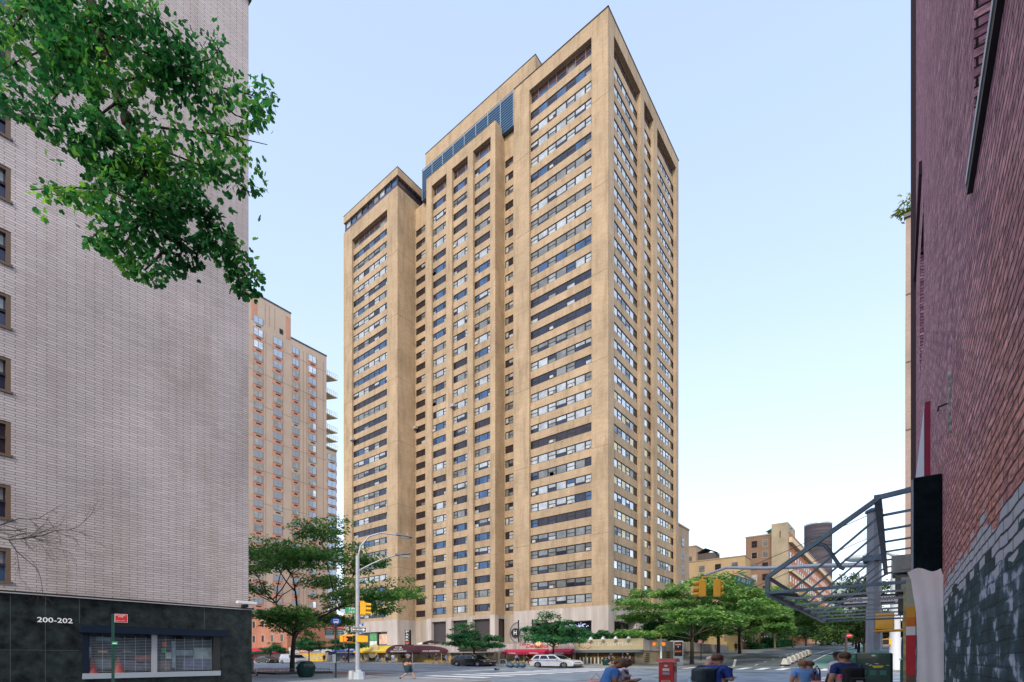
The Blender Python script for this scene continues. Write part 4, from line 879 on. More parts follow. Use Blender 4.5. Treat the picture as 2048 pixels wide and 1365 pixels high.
# brown and orange brick hotel
U_=172.; va,vb_,vc_=onx(1577,U_)[1],onx(1543.5,U_)[1],onx(1491.5,U_)[1]
zh=ZZ(1070,onx(1540,U_)[0]); r_=simple_building('brown_brick_block','brown brick apartment block with dark sash windows above the street trees',U_,U_+14,vb_,vc_,zh,brn,west=(3.1,22,3.55,1.5,1.9))
b=MB(); b.box(-1,12,va-vb_,-.1,0,ZZ(1048,onx(1560,U_)[0]),mat('pale_stucco_slab',(.36,.31,.23),.85,var=.25,vs=.2)); b.box(-1.1,-1.0,va-vb_+2,-2.4,zh-1.5,zh+.6,dark); b.build('stair_tower',r_)
zo=ZZ(1063,onx(1585,U_)[0]); ho=simple_building('orange_brick_hotel','long orange brick hotel with pale cornice bands receding up the side street',U_+.5,285,27.8,va-.05,zo,orb,south=(4.6,14,3.6,1.6,1.9),west=(4,14,3.6,1.3,2.0))
b=MB(); b.box(-.6,113,-1.0,-.1,zo-3.2,zo-1.7,mat('pale_cornice',(.62,.5,.34),.8)); b.box(-.4,113,-.7,-.1,zo-12,zo-11,mat('pale_cornice',(.62,.5,.34))); b.build('cornice',ho)
b=MB(); b.lathe((3,3.3,zo+.3),[(3.2,0),(3.2,1.2),(4,1.4),(0,3.4)],mat('green_copper_roof',(.06,.18,.12),.6),4,sm=False); b.build('roof_pavilion',ho)
wt=empty('round_dark_tower',(0,0,0),label='dark banded round topped tower with rooftop railing behind the brick hotel',cat='building')
x_,y_=PX(1636,330); zt_=ZZ(1052,330); b=MB(); b.lathe((x_,y_,0),[(8,0),(8,zt_)],mat('dark_banded_metal',(.075,.07,.085),.7,spec=.1,var=.6,vs=.8,stretch=(.05,.05,1)),24); b.build('shaft',wt)
b=MB(); b.lathe((x_,y_,zt_),[(8,0),(8,.8)],mat('pale_steel',(.45,.5,.55)),24)
for i in range(14): a=i*2*math.pi/14; b.box(x_+8*math.cos(a)-.15,x_+8*math.cos(a)+.15,y_+8*math.sin(a)-.15,y_+8*math.sin(a)+.15,zt_,zt_+2.6,mat('pale_steel',(.45,.5,.55)))
b.build('roof_railing',wt)
x_,y_=PX(1650,300); simple_building('stepped_brick_block','stepped orange brick block at the far end of the street beyond the hotel',x_,x_+16,y_-2,y_+16,ZZ(1158,300),orb,west=(4,20,3.6,1.2,1.6))
x_,y_=PX(1708,340); simple_building('pale_teal_block','pale teal block glimpsed under the awning frame at the street end',x_,x_+16,y_-8,y_+14,ZZ(1165,340),mat('teal_wall',(.35,.48,.46),.8,var=.1),west=(4,20,3.6,1.6,1.6))
# behind the tower, side-street side
x0_=xe+.3; v_=y0+.1; x1_=ony(1378,v_)[1]; tb2=brick('far_tan_brick',(.42,.32,.23),(.38,.28,.2),(.3,.22,.16),.5,.2,.01,bumps=.1)
sb_=simple_building('narrow_tan_block','narrow tan brick block directly behind the tall tower',x0_,x1_,v_,v_+14,ZZ(1062,ony(1378,v_)[0]),tb2,south=(4.2,10,2.95,1.5,1.7))
Y_=165; x_,y_=PX(1392,Y_); simple_building('tan_brick_block','tan brick block with a column of windows, second behind the tall tower',x_,x_+24,y_,y_+22,ZZ(1093,Y_),tb2,west=(3.4,12,3.5,1.3,1.7),south=(6,12,3.5,1.3,1.7))
Y_=150; x_,y_=PX(1488,Y_); xq,yq=PX(1394,172); lo=simple_building('low_cream_block','low cream block with dark water tank house on its roof behind the trees',x_+4,x_+16,y_+.6,y_+21,ZZ(1108,Y_),mat('cream_stone',(.46,.34,.20),.85,var=.15,vs=.2),west=(5.0,12.9,4,1.8,2))
hz_=ZZ(1120,Y_); b=MB(); b.box(4,9,10,16,hz_+.3,hz_+5,mat('dark_tank_house',(.10,.085,.085),.8)); b.poly([(3.5,9.5,hz_+5),(9.5,9.5,hz_+5),(9.5,13,hz_+6.6),(3.5,13,hz_+6.6)],roofm); b.poly([(3.5,16.5,hz_+5),(9.5,16.5,hz_+5),(9.5,13,hz_+6.6),(3.5,13,hz_+6.6)],roofm); b.build('tank_house',lo)
# south side of the side street beyond the avenue
sbm=mat('south_dark_brick',(.22,.15,.12),.9,var=.2,vs=.3)
simple_building('south_side_block','low brown block on the south side behind the dense street trees',104,150,-22,-.8,12,sbm)
simple_building('far_street_block','pale block closing the view at the far end of the side street',405,425,2,46,20,mat('far_pale_wall',(.4,.33,.28),.9,var=.2,vs=.2),west=(4,12.5,3.6,1.4,1.8))
# ------------------------------------------------------------------ trees
def leafmat(name,c1,c2,c3,trans=.35):
    m=bpy.data.materials.new(name); m.use_nodes=True; nt=m.node_tree; L=nt.links.new; b=nt.nodes['Principled BSDF']
    g=nt.nodes.new('ShaderNodeNewGeometry'); rp=nt.nodes.new('ShaderNodeValToRGB'); e=rp.color_ramp.elements
    e[0].color=(*c1,1); e[1].color=(*c3,1); k=e.new(.55); k.color=(*c2,1)
    tc=nt.nodes.new('ShaderNodeTexCoord'); n=nt.nodes.new('ShaderNodeTexNoise'); n.inputs['Scale'].default_value=.9; n.inputs['Detail'].default_value=2; L(tc.outputs['Object'],n.inputs['Vector'])
    a=nt.nodes.new('ShaderNodeMath'); a.operation='MULTIPLY_ADD'; a.inputs[1].default_value=.45; L(g.outputs['Random Per Island'],a.inputs[0])
    s=nt.nodes.new('ShaderNodeMath'); s.operation='MULTIPLY_ADD'; s.inputs[1].default_value=1.5; s.inputs[2].default_value=-.47; L(n.outputs['Fac'],s.inputs[0]); L(s.outputs[0],a.inputs[2]); L(a.outputs[0],rp.inputs[0])
    L(rp.outputs[0],b.inputs['Base Color']); b.inputs['Roughness'].default_value=.55; b.inputs['Specular IOR Level'].default_value=.3
    tr=nt.nodes.new('ShaderNodeBsdfTranslucent'); L(rp.outputs[0],tr.inputs[0]); mx=nt.nodes.new('ShaderNodeMixShader'); mx.inputs[0].default_value=trans
    L(b.outputs[0],mx.inputs[1]); L(tr.outputs[0],mx.inputs[2]); L(mx.outputs[0],nt.nodes['Material Output'].inputs[0]); return m
bark=mat('dark_bark',(.045,.035,.028),.9,var=.5,vs=5,bump=.6,bs=12,stretch=(1,1,.3))
barkp=mat('pale_bark',(.26,.22,.15),.9,var=.4,vs=4)
lf_green=leafmat('locust_leaf',(.02,.09,.025),(.12,.29,.06),(.44,.60,.12),.45)
lf_dark=leafmat('dark_leaf',(.010,.07,.035),(.04,.19,.07),(.15,.36,.10),.4)
lf_light=leafmat('bright_leaf',(.03,.11,.025),(.17,.37,.09),(.55,.72,.20),.45)
def grow(r,H,th,cr,nl,lean=(0,0),flat=.45,up=.35,levels=3):
    """skeleton: returns trunk tubes and twig tips"""
    tubes=[];tips=[]
    fork=Vector((lean[0]*th,lean[1]*th,th)); R0=.16*H/10+.03
    mid=Vector((lean[0]*th*.4+r.uniform(-.1,.1),lean[1]*th*.4,th*.5)); tubes.append(([Vector((0,0,-.1)),Vector((0,0,.35)),mid,fork],[R0*1.35,R0*1.05,R0*.9,R0*.8]))
    def rec(p,d,L,rad,lv):
        q_=p+d*L*.5+Vector((r.uniform(-.1,.1),r.uniform(-.1,.1),r.uniform(-.02,.1)))*L; e=p+d*L; e.z+=r.uniform(-.03,.10)*L
        tubes.append(([p,q_,e],[rad,rad*.8,rad*.6]))
        if lv<=1: tips.append((q_,d)); 
        if lv==0: tips.append((e,d)); return
        for i in range(r.choice((2,3,3))):
            nd=(d+Vector((r.uniform(-.9,.9),r.uniform(-.9,.9),r.uniform(-.35,.35)))).normalized(); nd.z*=.75; nd.normalize()
            rec(e,nd,L*r.uniform(.6,.8),rad*.55,lv-1)
    nlimb=6
    for i in range(nlimb):
        a=2*math.pi*(i+r.uniform(-.25,.25))/nlimb; el=r.uniform(.35,.95) if i%2 else r.uniform(.15,.5)
        d=Vector((math.cos(a)*math.cos(el),math.sin(a)*math.cos(el),math.sin(el)))
        st=fork-Vector((0,0,r.uniform(0,.22)*th))
        rec(st,d,cr*r.uniform(.36,.48),R0*.5,levels-1)
    rec(fork,Vector((lean[0]*.3,lean[1]*.3,1)).normalized(),(H-th)*.42,R0*.6,levels-1)
    return tubes,tips
def leaves_mesh(r,tips,n,cl,size,asp=.42,flat=.38,droop=.25,H=None):
    """many small leaf quads in flattened sprays round the tips"""
    N=len(tips)*n; rs=np.random.RandomState(r.randint(0,9999))
    C=np.repeat(np.array([t[0][:] for t in tips]),n,axis=0); D=np.repeat(np.array([t[1][:] for t in tips]),n,axis=0)
    rad=cl*rs.uniform(.25,1,N)**.6; a=rs.uniform(0,2*np.pi,N)
    off=np.stack([np.cos(a)*rad,np.sin(a)*rad,rs.normal(0,flat*.35,N)*cl-droop*rad**2/cl*.6],1)+D*cl*.35
    P=C+off
    dr=np.stack([np.cos(a),np.sin(a),rs.uniform(-.7,.15,N)],1)+rs.normal(0,.35,(N,3)); dr/=np.linalg.norm(dr,axis=1)[:,None]
    nn=rs.normal(0,.55,(N,3))+np.array([0,0,1.0]); nn/=np.linalg.norm(nn,axis=1)[:,None]
    sd=np.cross(dr,nn); sd/=np.linalg.norm(sd,axis=1)[:,None]
    s=size*rs.uniform(.6,1.25,N)[:,None]
    V=np.stack([P-dr*s*.5,P+sd*s*asp*.5,P+dr*s*.5,P-sd*s*asp*.5],1).reshape(-1,3)
    Fc=np.arange(N*4).reshape(-1,4)
    return V,Fc
def mesh_np(name,V,Fc,m):
    me=bpy.data.meshes.new(name); me.vertices.add(len(V)); me.vertices.foreach_set('co',V.astype(np.float32).ravel()); k=Fc.shape[1]
    me.loops.add(Fc.size); me.loops.foreach_set('vertex_index',Fc.astype(np.int32).ravel()); me.polygons.add(len(Fc)); me.polygons.foreach_set('loop_start',np.arange(0,Fc.size,k,dtype=np.int32)); me.polygons.foreach_set('loop_total',np.full(len(Fc),k,dtype=np.int32))
    me.materials.append(m); me.update(); me.validate(); return me
def make_tree(name,seed,H,th,cr,nl,size,lm,bk=bark,lean=(0,0),levels=3,cl=None,flat=.38):
    r=random.Random(seed); root=empty(name,(0,0,0)); tubes,tips=grow(r,H,th,cr,nl,lean,levels=levels)
    t=MB()
    for p,rr in tubes: t.tube(p,[max(.012,x) for x in rr],bk,7 if rr[0]>.08 else 5)
    t.build('trunk',root)
    n=max(6,nl//len(tips)); V,Fc=leaves_mesh(r,tips,n,cl or cr*.2,size,flat=flat)
    o=bpy.data.objects.new('crown',mesh_np('crown',V,Fc,lm)); COL.objects.link(o); o.parent=root
    return root
def place(root,px,Y=None,y=None,x=None,label=None,cat='tree',group=None,rz=0,sc=(1,1,1),copy=True,dz=.14):
    if y is not None: Y,xx=ony(px,y); pos=(xx,y)
    elif x is not None: Y,yy=onx(px,x); pos=(x,yy)
    else: pos=PX(px,Y)
    o=copy_tree(root) if copy else root
    o.location=(pos[0],pos[1],gz(pos[0])+dz); o.rotation_euler=(0,0,rz); o.scale=sc
    tag(o,label,cat,group); return o
# big honey locust on the near corner
tb=make_tree('street_tree',14,11.4,3.7,9.4,42000,.33,lf_green,lean=(.03,-.05),levels=4,cl=1.45,flat=.26)
place(tb,584,Y=44,label='spreading dark green street tree in a guarded pit beside the ribbed litter bin',rz=.6,copy=False)
ts=make_tree('street_tree',5,6.6,2.7,3.4,9000,.36,lf_dark,levels=3,cl=.95)
G1='small street trees along the far side of the avenue'
place(ts,618,x=57.5,label='small street tree in front of the red retail banner',group=G1,copy=False)
place(ts,541,x=57.5,label='bushy low street tree before the crimson awning behind the parked black car',group=G1,rz=2,sc=(1.1,1.1,.72))
place(ts,697,x=57.5,label='small street tree between the blue shop sign and the traffic light pole',group=G1,rz=1)
place(ts,948,x=57.2,label='small round street tree above the black car with a flower box behind it',group=G1,rz=4,sc=(1.25,1.25,1.0))
place(ts,1107,x=57.0,label='layered street tree rising in front of the cafe awnings behind the silver car',group=G1,rz=2.9,sc=(1.2,1.2,1.15))
tl=make_tree('street_tree',21,11.5,4.2,7.6,30000,.42,lf_light,levels=4,cl=1.3,flat=.3)
G2='large street trees along the side street'
place(tl,1384,y=21.6,label='large bright green street tree beside the digital kiosk, its crown nearest the tall tower',group=G2,copy=False,rz=.3,sc=(1.22,1.22,.93))
place(tl,1436,y=21.6,label='large street tree with wide forked trunk in front of the blank tan annex',group=G2,rz=2.2,sc=(1.2,1.2,.98))
place(tl,1479,y=21.6,label='large street tree in front of the pink brownstone with a dark pit at its foot',group=G2,rz=4.1,sc=(1.2,1.2,.97))
tp=make_tree('plane_tree',31,12,4.2,8.5,20000,.55,lf_light,bk=barkp,lean=(.12,0),levels=4,cl=1.8)
G3='plane trees further up the side street'
place(tp,1550,y=21.5,label='leaning pale barked plane tree just past the pink brownstone',group=G3,copy=False,rz=1)
place(tp,1586,y=21.5,label='second pale barked plane tree up the street, above the white barriers',group=G3,rz=3)
td=make_tree('street_tree',41,10,3.4,7.0,16000,.6,lf_dark,levels=4,cl=1.8)
G4='distant street trees at the end of the side street'
for i,(px,yy) in enumerate(((1612,21.5),(1632,21.5),(1648,21.5))):
    place(td if i==0 else td,px,y=yy,label=['dark leafy tree past the second plane tree on the side street','middle dark tree of three at the far end of the side street','farthest dark tree on the left kerb of the side street'][i],group=G4,copy=i>0,rz=i,sc=(1,1,1.1))
tr_=make_tree('street_tree',51,9.0,2.3,5.0,20000,.40,leafmat('olive_leaf',(.015,.05,.012),(.06,.13,.03),(.16,.26,.06)),levels=4,cl=1.3)
G5='dense olive green trees on the south kerb of the side street'
place(tr_,1728,Y=58,label='dense olive green street tree just left of the thick signal pole',group=G5,copy=False,sc=(.8,.8,1))
place(tr_,1717,Y=72,label='dense olive street tree behind the green bin near the red stop sign',group=G5,rz=2)
place(tr_,1712,Y=100,label='olive street tree further up the south kerb, third from the signal pole',group=G5,rz=4,sc=(1.1,1.1,1.15))
place(tr_,1706,Y=135,label='hazy olive street tree at the far end of the south kerb',group=G5,rz=5,sc=(1.2,1.2,1.3))
# roof shrub
sh_=make_tree('roof_shrub',61,3.4,.9,1.3,420,.42,leafmat('yellow_green_leaf',(.08,.16,.02),(.25,.30,.03),(.6,.5,.06)),levels=2,cl=.6)
sh_.location=(66.8,vt-.6,ZZ(440,Yt)); sh_.scale=(1.2,1.2,1); tag(sh_,'yellow green shrub growing on the roof edge of the slim tan tower','shrub')
# terrace hedges
def hedge(name,L_,W_,H_,n,size,lm,seed=1):
    rs=np.random.RandomState(seed); C=np.stack([rs.uniform(0,L_,n),rs.uniform(-W_/2,W_/2,n),H_*(.15+.85*rs.uniform(0,1,n)**.7)*(.8+.25*np.sin(rs.uniform(0,1,n)*0))],1)
    C[:,2]*=.85+.22*np.sin(C[:,0]*2.3+seed)
    a=rs.uniform(0,6.28,n); dr=np.stack([np.cos(a),np.sin(a),rs.uniform(-.5,.7,n)],1); dr/=np.linalg.norm(dr,axis=1)[:,None]; nn=rs.normal(0,.7,(n,3))+[0,0,.7]; sd=np.cross(dr,nn); sd/=np.linalg.norm(sd,axis=1)[:,None]
    s=size*rs.uniform(.6,1.2,n)[:,None]; V=np.stack([C-dr*s*.5,C+sd*s*.25,C+dr*s*.5,C-sd*s*.25],1).reshape(-1,3)
    o=bpy.data.objects.new(name,mesh_np(name,V,np.arange(n*4).reshape(-1,4),lm)); COL.objects.link(o); return o
h=hedge('planter_hedge',abs(onx(1276,66)[1]-onx(1125,66)[1]),1.8,1.9,5200,.42,lf_dark); h.location=(66.5,onx(1276,66)[1],ZP+.05); h.rotation_euler[2]=R(90); tag(h,'long green hedge on the terrace above the slippers shop sign','hedge')
h=hedge('planter_hedge',26,2.2,3.4,6000,.5,lf_dark,3); h.location=(69,y27+1.8,ZP); tag(h,'dark dense hedge on the podium edge behind the digital kiosk','hedge')
h=hedge('flower_bush',abs(pv(975)-pv(920)),.8,1.0,1400,.3,lf_light,5); h.location=(PU-.45,pv(975),2.9); h.rotation_euler[2]=R(90); tag(h,'leafy flower bush in the window box on the podium front','bush')
h=hedge('hedge',12,2,1.9,2600,.4,lf_dark,7); h.location=(118,26.3,gz(120)); tag(h,'dark front garden hedge below the pink brownstone','hedge')
h=hedge('hedge',34,2.4,3.2,5000,.6,lf_dark,8); h.location=(133,26.2,gz(140)); tag(h,'long dark ivy hedge along the row house fronts','hedge')
# ginkgo reaching over the street from the near pavement
gk=empty('ginkgo_tree',(0,0,0))
tag(gk,'ginkgo tree whose fan leafed branch hangs down in front of the pale brick block','tree')
def W(px,py,Y): x,y=PX(px,Y); return Vector((x,y,ZZ(py,Y)))
gt=MB(); tx,ty=-2.6,5.0
gt.tube([(tx,ty,-.1),(tx+.05,ty,4),(tx+.0,ty+.2,9),(tx+.3,ty+.4,13.2)],[.34,.26,.2,.12],bark,10)
top=Vector((tx+.0,ty+.2,9)); start=W(150,-150,7.9)
limb=[top,(top+start)/2+Vector((0,0,.8)),start,W(190,40,7.7),W(226,170,7.6),W(258,245,7.5),W(285,330,7.5),W(300,420,7.4),W(330,500,7.4)]
gt.tube(limb,[.15,.12,.09,.07,.06,.05,.04,.025,.012],bark,7)
gt.ball(W(256,243,7.5),.10,bark,8,6)
brs=[]
def br_(pts,Y0,Y1,r0=.022):
    P=[W(a,b_,Y0+(Y1-Y0)*i/(len(pts)-1)) for i,(a,b_) in enumerate(pts)]; gt.tube(P,[max(.005,r0*(1-i/(len(P)-.3))) for i in range(len(P))],bark,5); brs.append((P,pts))
for pts,a,b_ in (([(150,-120),(60,10),(-40,60)],7.9,7.6),([(190,40),(110,90),(40,120),(-10,150)],7.7,7.4),([(200,80),(130,170),(80,230),(10,215)],7.7,7.3),([(215,130),(170,180),(230,200)],7.6,7.4),
   ([(226,170),(330,140),(420,120),(440,95)],7.6,8.2),([(190,40),(280,20),(340,60),(370,90)],7.7,8.1),([(200,60),(300,110),(420,170),(500,190),(550,205)],7.6,8.4),
   ([(256,245),(350,260),(450,270),(535,290)],7.5,8.2),([(285,330),(350,330),(450,350),(500,385),(535,380)],7.5,8.2),([(285,330),(210,290),(130,260),(60,235),(0,200)],7.5,6.9),
   ([(290,360),(220,330),(150,310),(90,280)],7.5,7.0),([(300,420),(220,380),(140,375),(60,380)],7.4,6.9),([(300,420),(380,410),(450,470),(495,520),(520,575)],7.4,8.0),
   ([(300,420),(260,450),(200,460),(170,490)],7.4,7.0),([(330,500),(290,540),(310,570)],7.4,7.3),([(320,470),(380,500),(390,540)],7.4,7.6),([(300,420),(240,500),(270,530)],7.4,7.2),
   ([(258,245),(320,300),(400,330),(470,330)],7.5,7.7),([(285,330),(340,380),(400,440),(440,500)],7.5,7.7),([(100,-80),(130,60),(100,120)],7.8,7.2),([(60,10),(20,60),(-20,90)],7.6,7.3),([(240,200),(200,230),(190,290)],7.5,7.2)
   ,([(300,100),(380,160),(470,230),(520,250)],7.8,7.9),([(470,520),(480,560),(490,590)],7.9,7.9)): br_(pts,a,b_)
gt.build('trunk',gk)
rs=random.Random(5); V=[];Fc=[]
SIL=[(-200,-300),(300,-300),(318,0),(345,25),(395,65),(420,28),(445,70),(440,100),(455,125),(490,150),(530,150),(560,200),(545,228),(520,262),(478,262),(500,300),(540,350),(535,390),(490,388),(450,395),(425,372),(400,385),(450,440),(490,500),(528,560),(522,590),(490,600),(455,560),(420,505),(398,540),(350,552),(312,572),(285,560),(240,540),(222,508),(165,492),(180,455),(185,432),(150,418),(105,402),(55,385),(62,368),(110,366),(165,372),(182,350),(160,318),(95,272),(40,240),(-20,226),(-200,200)]
HOL=[(145,198,34,20),(211,206,20,26),(466,233,22,14),(422,372,30,10),(360,308,24,12),(237,246,20,14),(20,105,28,12),(60,80,8,14),(330,250,10,12),(215,300,26,14),(385,450,14,18),(165,250,16,14),(290,180,10,10)]
def inside(p):
    X_=SN*p.x-CS*p.y; Y_=CS*p.x+SN*p.y; qx=1024+F*X_/Y_; qy=HZ-F*(p.z-CAMZ)/Y_; ins_=False; n=len(SIL)
    for i in range(n):
        (x1,y1),(x2,y2)=SIL[i],SIL[(i+1)%n]
        if (y1>qy)!=(y2>qy) and qx<(x2-x1)*(qy-y1)/(y2-y1)+x1: ins_=not ins_
    if not ins_: return rs.random()<.03
    for hx,hy,rx,ry in HOL:
        if ((qx-hx)/rx)**2+((qy-hy)/ry)**2<1: return rs.random()<.12
    return True
def fan(c,d,s):
    d=d.normalized(); n=Vector((rs.gauss(0,1),rs.gauss(0,1),rs.gauss(0,1))); sd=d.cross(n).normalized(); k=len(V)//3; b0=len(V)
    pts=[c]
    for t,rr in ((-.95,.62),(-.6,.95),(-.18,.98),(0,.72),(.18,.98),(.6,.95),(.95,.62)):
        pts.append(c+(d*math.cos(t*.95)+sd*math.sin(t*.95))*s*rr)
    V.extend(p[:] for p in pts); Fc.append(tuple(range(b0,b0+8)))
for P,pts in brs:
    for (a,b_) in zip(P,P[1:]):
        L_=(b_-a).length; nn=int(L_*350*(.35+1.1*rs.random()))
        for i in range(nn):
            t=rs.random(); p=a.lerp(b_,t); o_=Vector((rs.gauss(0,.125),rs.gauss(0,.24),rs.gauss(0,.12)-.04)); d=o_+Vector((rs.uniform(-.3,.3),rs.uniform(-.3,.3),-.25))*.5
            if inside(p+o_): fan(p+o_,d,rs.uniform(.055,.108))
me=bpy.data.meshes.new('foliage'); me.from_pydata(V,[],Fc); me.materials.append(leafmat('ginkgo_leaf',(.006,.045,.018),(.035,.22,.055),(.30,.66,.07),.55)); me.update()  # brightest green of the leaf ramp paints sunlit leaves into the colour
o=bpy.data.objects.new('crown',me); COL.objects.link(o); o.parent=gk
# bare twigs low on the left
bt_=empty('bare_tree',(0,0,0),label='bare leafless branch reaching in front of the lowest windows of the pale brick block',cat='tree'); g_=MB(); r=random.Random(9)
x_,y_=PX(-130,14.5); g_.tube([(x_,y_,-.1),(x_,y_,3),W(-130,1060,14.5)],[.12,.1,.06],bark,8)
def twig(px,py,a,L_,rad,lv,Y):
    n=3; pts=[(px,py)]
    for i in range(n): a2=a+r.uniform(-.25,.25); px+=L_/n*math.cos(a2); py+=L_/n*math.sin(a2); pts.append((px,py))
    Y2=Y+r.uniform(-.3,.3); g_.tube([W(p[0],p[1],Y+(Y2-Y)*i/n) for i,p in enumerate(pts)],[rad*(1-.5*i/n) for i in range(n+1)],bark,4)
    if lv>0:
        for k in range(3):
            j=r.choice((1,2,3)); twig(*pts[j],a+r.uniform(-.75,.9),L_*r.uniform(.5,.75),rad*.55,lv-1,Y2)
twig(-130,1060,.10,110,.045,1,14.5); twig(-60,1060,.05,120,.03,4,14.5); twig(-60,1062,-.28,100,.025,3,14.4); twig(60,1070,.55,60,.012,3,14.5); twig(20,1075,-.1,90,.014,3,14.5)
g_.build('branch',bt_)

# ------------------------------------------------------------------ street furniture
yel=mat('signal_yellow',(.92,.46,.015),.45,coat=.3); gal=mat('galvanised_steel',(.42,.45,.50),.45,metal=.35,var=.15,vs=3); gdk=mat('dark_green_paint',(.012,.06,.05),.4,coat=.3)
stgreen=mat('street_sign_green',(.02,.30,.14),.5); wht=mat('white_letter',(.85,.86,.88)); bus_blue=mat('bus_sign_blue',(.02,.09,.50),.45); blk=mat('black_enamel',(.015,.015,.018),.4)
rd=mat('sign_red',(.60,.02,.03),.5)
def at(px,Y,dz=None):
    x,y=PX(px,Y); return (x,y,gz(x)+(.14 if dz is None else dz))
def to_cam(loc): return math.atan2(-loc[1],-loc[0])
# red no parking sign on the left
l=at(226,17); rt_=empty('parking_sign',l,rz=to_cam(l)+math.pi/2,sc=SS,label='small red no standing sign on a green post in front of the security shutter',cat='sign')
zt=ZZ(1228,17)-l[2]; b=MB(); b.box(-.03,.03,-.02,.02,-.05,zt,gdk); b.build('post',rt_)
b=MB(); zs=ZZ(1245,17)-l[2]; b.box(.03,.27,-.03,-.015,zs,zt,mat('sign_white',(.8,.8,.8),.5)); b.box(.04,.26,-.034,-.031,zs+.012,zt-.012,rd)
for i,(w_,z_) in enumerate(((.16,.24),(.09,.19),(.14,.06))): b.text(('NO STANDING','ANYTIME','<---->')[i],(.14,-.038,zs+z_*(zt-zs)/.29),(1,0,0),(0,0,1),.035,wht,wid=w_*1.1)
b.build('sign_plate',rt_)
b=MB(); z_=ZZ(1287,17)-l[2]; b.box(-.02,.09,-.05,-.03,z_-.05,z_+.06,stgreen); b.box(-.01,.07,-.052,-.05,z_-.02,z_+.01,wht); b.build('number_plate',rt_)
# litter bin
def litter_bin(px,Y,h,label,group='ribbed green litter bins'):
    l=at(px,Y); r_=empty('litter_bin',l,sc=SS,label=label,cat='litter bin',group=group); k=h/1.0; b=MB()
    b.lathe((0,0,0),[(.24*k,0),(.28*k,.1*k),(.36*k,.6*k),(.37*k,.78*k),(.33*k,.86*k),(.29*k,.86*k),(.26*k,.3*k)],gdk,28,cap=False)
    for i in range(28):
        a=2*math.pi*i/28; b.bar((.285*k*math.cos(a),.285*k*math.sin(a),.08*k),(.375*k*math.cos(a),.375*k*math.sin(a),.66*k),.022*k,.03*k,gdk); 
    b.build('bin_body',r_); b=MB(); b.lathe((0,0,0),[(.30*k,.84*k),(.30*k,.9*k),(.22*k,1.0*k),(.18*k,1.0*k),(.0,.93*k)],mat('bin_bag_black',(.01,.012,.016),.35),14); b.build('bin_lid',r_); return r_
litter_bin(612,35.6,1.15,'ribbed dark green litter bin beside the guarded street tree')
litter_bin(1212,66,1.0,'ribbed green litter bin outside the slippers shop')
# tree pit guard
l=at(584,44); r_=empty('tree_guard',(l[0],l[1],l[2]),label='low metal hoop fence around the pit of the corner street tree',cat='fence'); b=MB(); b.box(-2.6,2.6,-2.2,2.2,-.02,.16,mat('pit_granite',(.03,.04,.045),.6)); b.build('kerb',r_)
for (x0,y0_,x1,y1_) in ((-2.4,-2,2.4,-2),(-2.4,2,2.4,2),(-2.4,-2,-2.4,2)):
    b=MB(); b.tube([(x0,y0_,.16),(x0,y0_,.42),(x1,y1_,.42),(x1,y1_,.16)],.025,stl2,5)
    for i in range(14): t=(i+.5)/14; b.tube([(x0+(x1-x0)*t,y0_+(y1_-y0_)*t,.16),(x0+(x1-x0)*t,y0_+(y1_-y0_)*t,.42)],.012,stl2,4)
    b.build('rail',r_)
# bus stop pole
l=at(671.5,34.6); r_=empty('bus_stop_pole',l,rz=to_cam(l)+math.pi/2,sc=SS,label='green bus stop pole topped by an oval blue bus sign with route boards',cat='bus stop'); k=34.6/F
Zb=lambda py: ZZ(py,34.6)-l[2]
b=MB(); b.box(-.04,.04,-.04,.04,-.05,Zb(1250),gdk); b.build('post',r_)
b=MB(); b.disc((0,-.05,Zb(1243.2)),(0,-1,0),.23,.06,bus_blue,rx=.235); 
b.box(-.10,.12,-.10,-.085,Zb(1243.2)-.10,Zb(1243.2)+.13,wht,bev=.0); b.box(-.075,.095,-.105,-.101,Zb(1243.2)+.0,Zb(1243.2)+.09,bus_blue); b.box(-.07,-.02,-.1,-.085,Zb(1243.2)-.14,Zb(1243.2)-.1,wht); b.box(.04,.09,-.1,-.085,Zb(1243.2)-.14,Zb(1243.2)-.1,wht); b.build('bus_sign',r_)
for sx,(ta,tb_) in ((-1,(651.5,668)),(1,(673.5,686))):
    xa=(ta-671.5)*k/S; xb=(tb_-671.5)*k/S; b=MB(); b.box(xa,xb,-.05,-.03,Zb(1271),Zb(1254),mat('route_green',(.015,.13,.09),.5)); b.box(xa,xb,-.053,-.03,Zb(1258),Zb(1254),rd)
    for i in range(3): b.text(('QM24','BxM3','QM7')[i] if sx>0 else ('LIMITED','EXPRESS','LOCAL')[i],((xa+xb)/2,-.058,Zb(1261+i*4)),(1,0,0),(0,0,1),.055,wht,wid=(xb-xa)*.7)
    b.text('SELECT BUS',((xa+xb)/2,-.058,Zb(1256)),(1,0,0),(0,0,1),.045,wht,wid=(xb-xa)*.8)
    if sx<0: b.box(xa,xb,-.05,-.03,Zb(1277.5),Zb(1271.3),mat('pale_notice',(.5,.52,.55),.5))
    b.build('route_board',r_)
b=MB(); b.box(-.15,0,-.09,-.05,Zb(1326),Zb(1309),mat('pale_notice',(.5,.52,.55))); b.build('timetable',r_)
b=MB(); b.tube([(-.47,0,Zb(1305)),(-.36,0,Zb(1303.6)),(-.2,0,Zb(1305.5)),(0,0,Zb(1306))],[.05,.07,.06,.04],mat('navy_meter',(.01,.02,.05),.35),8); b.build('side_arm',r_)
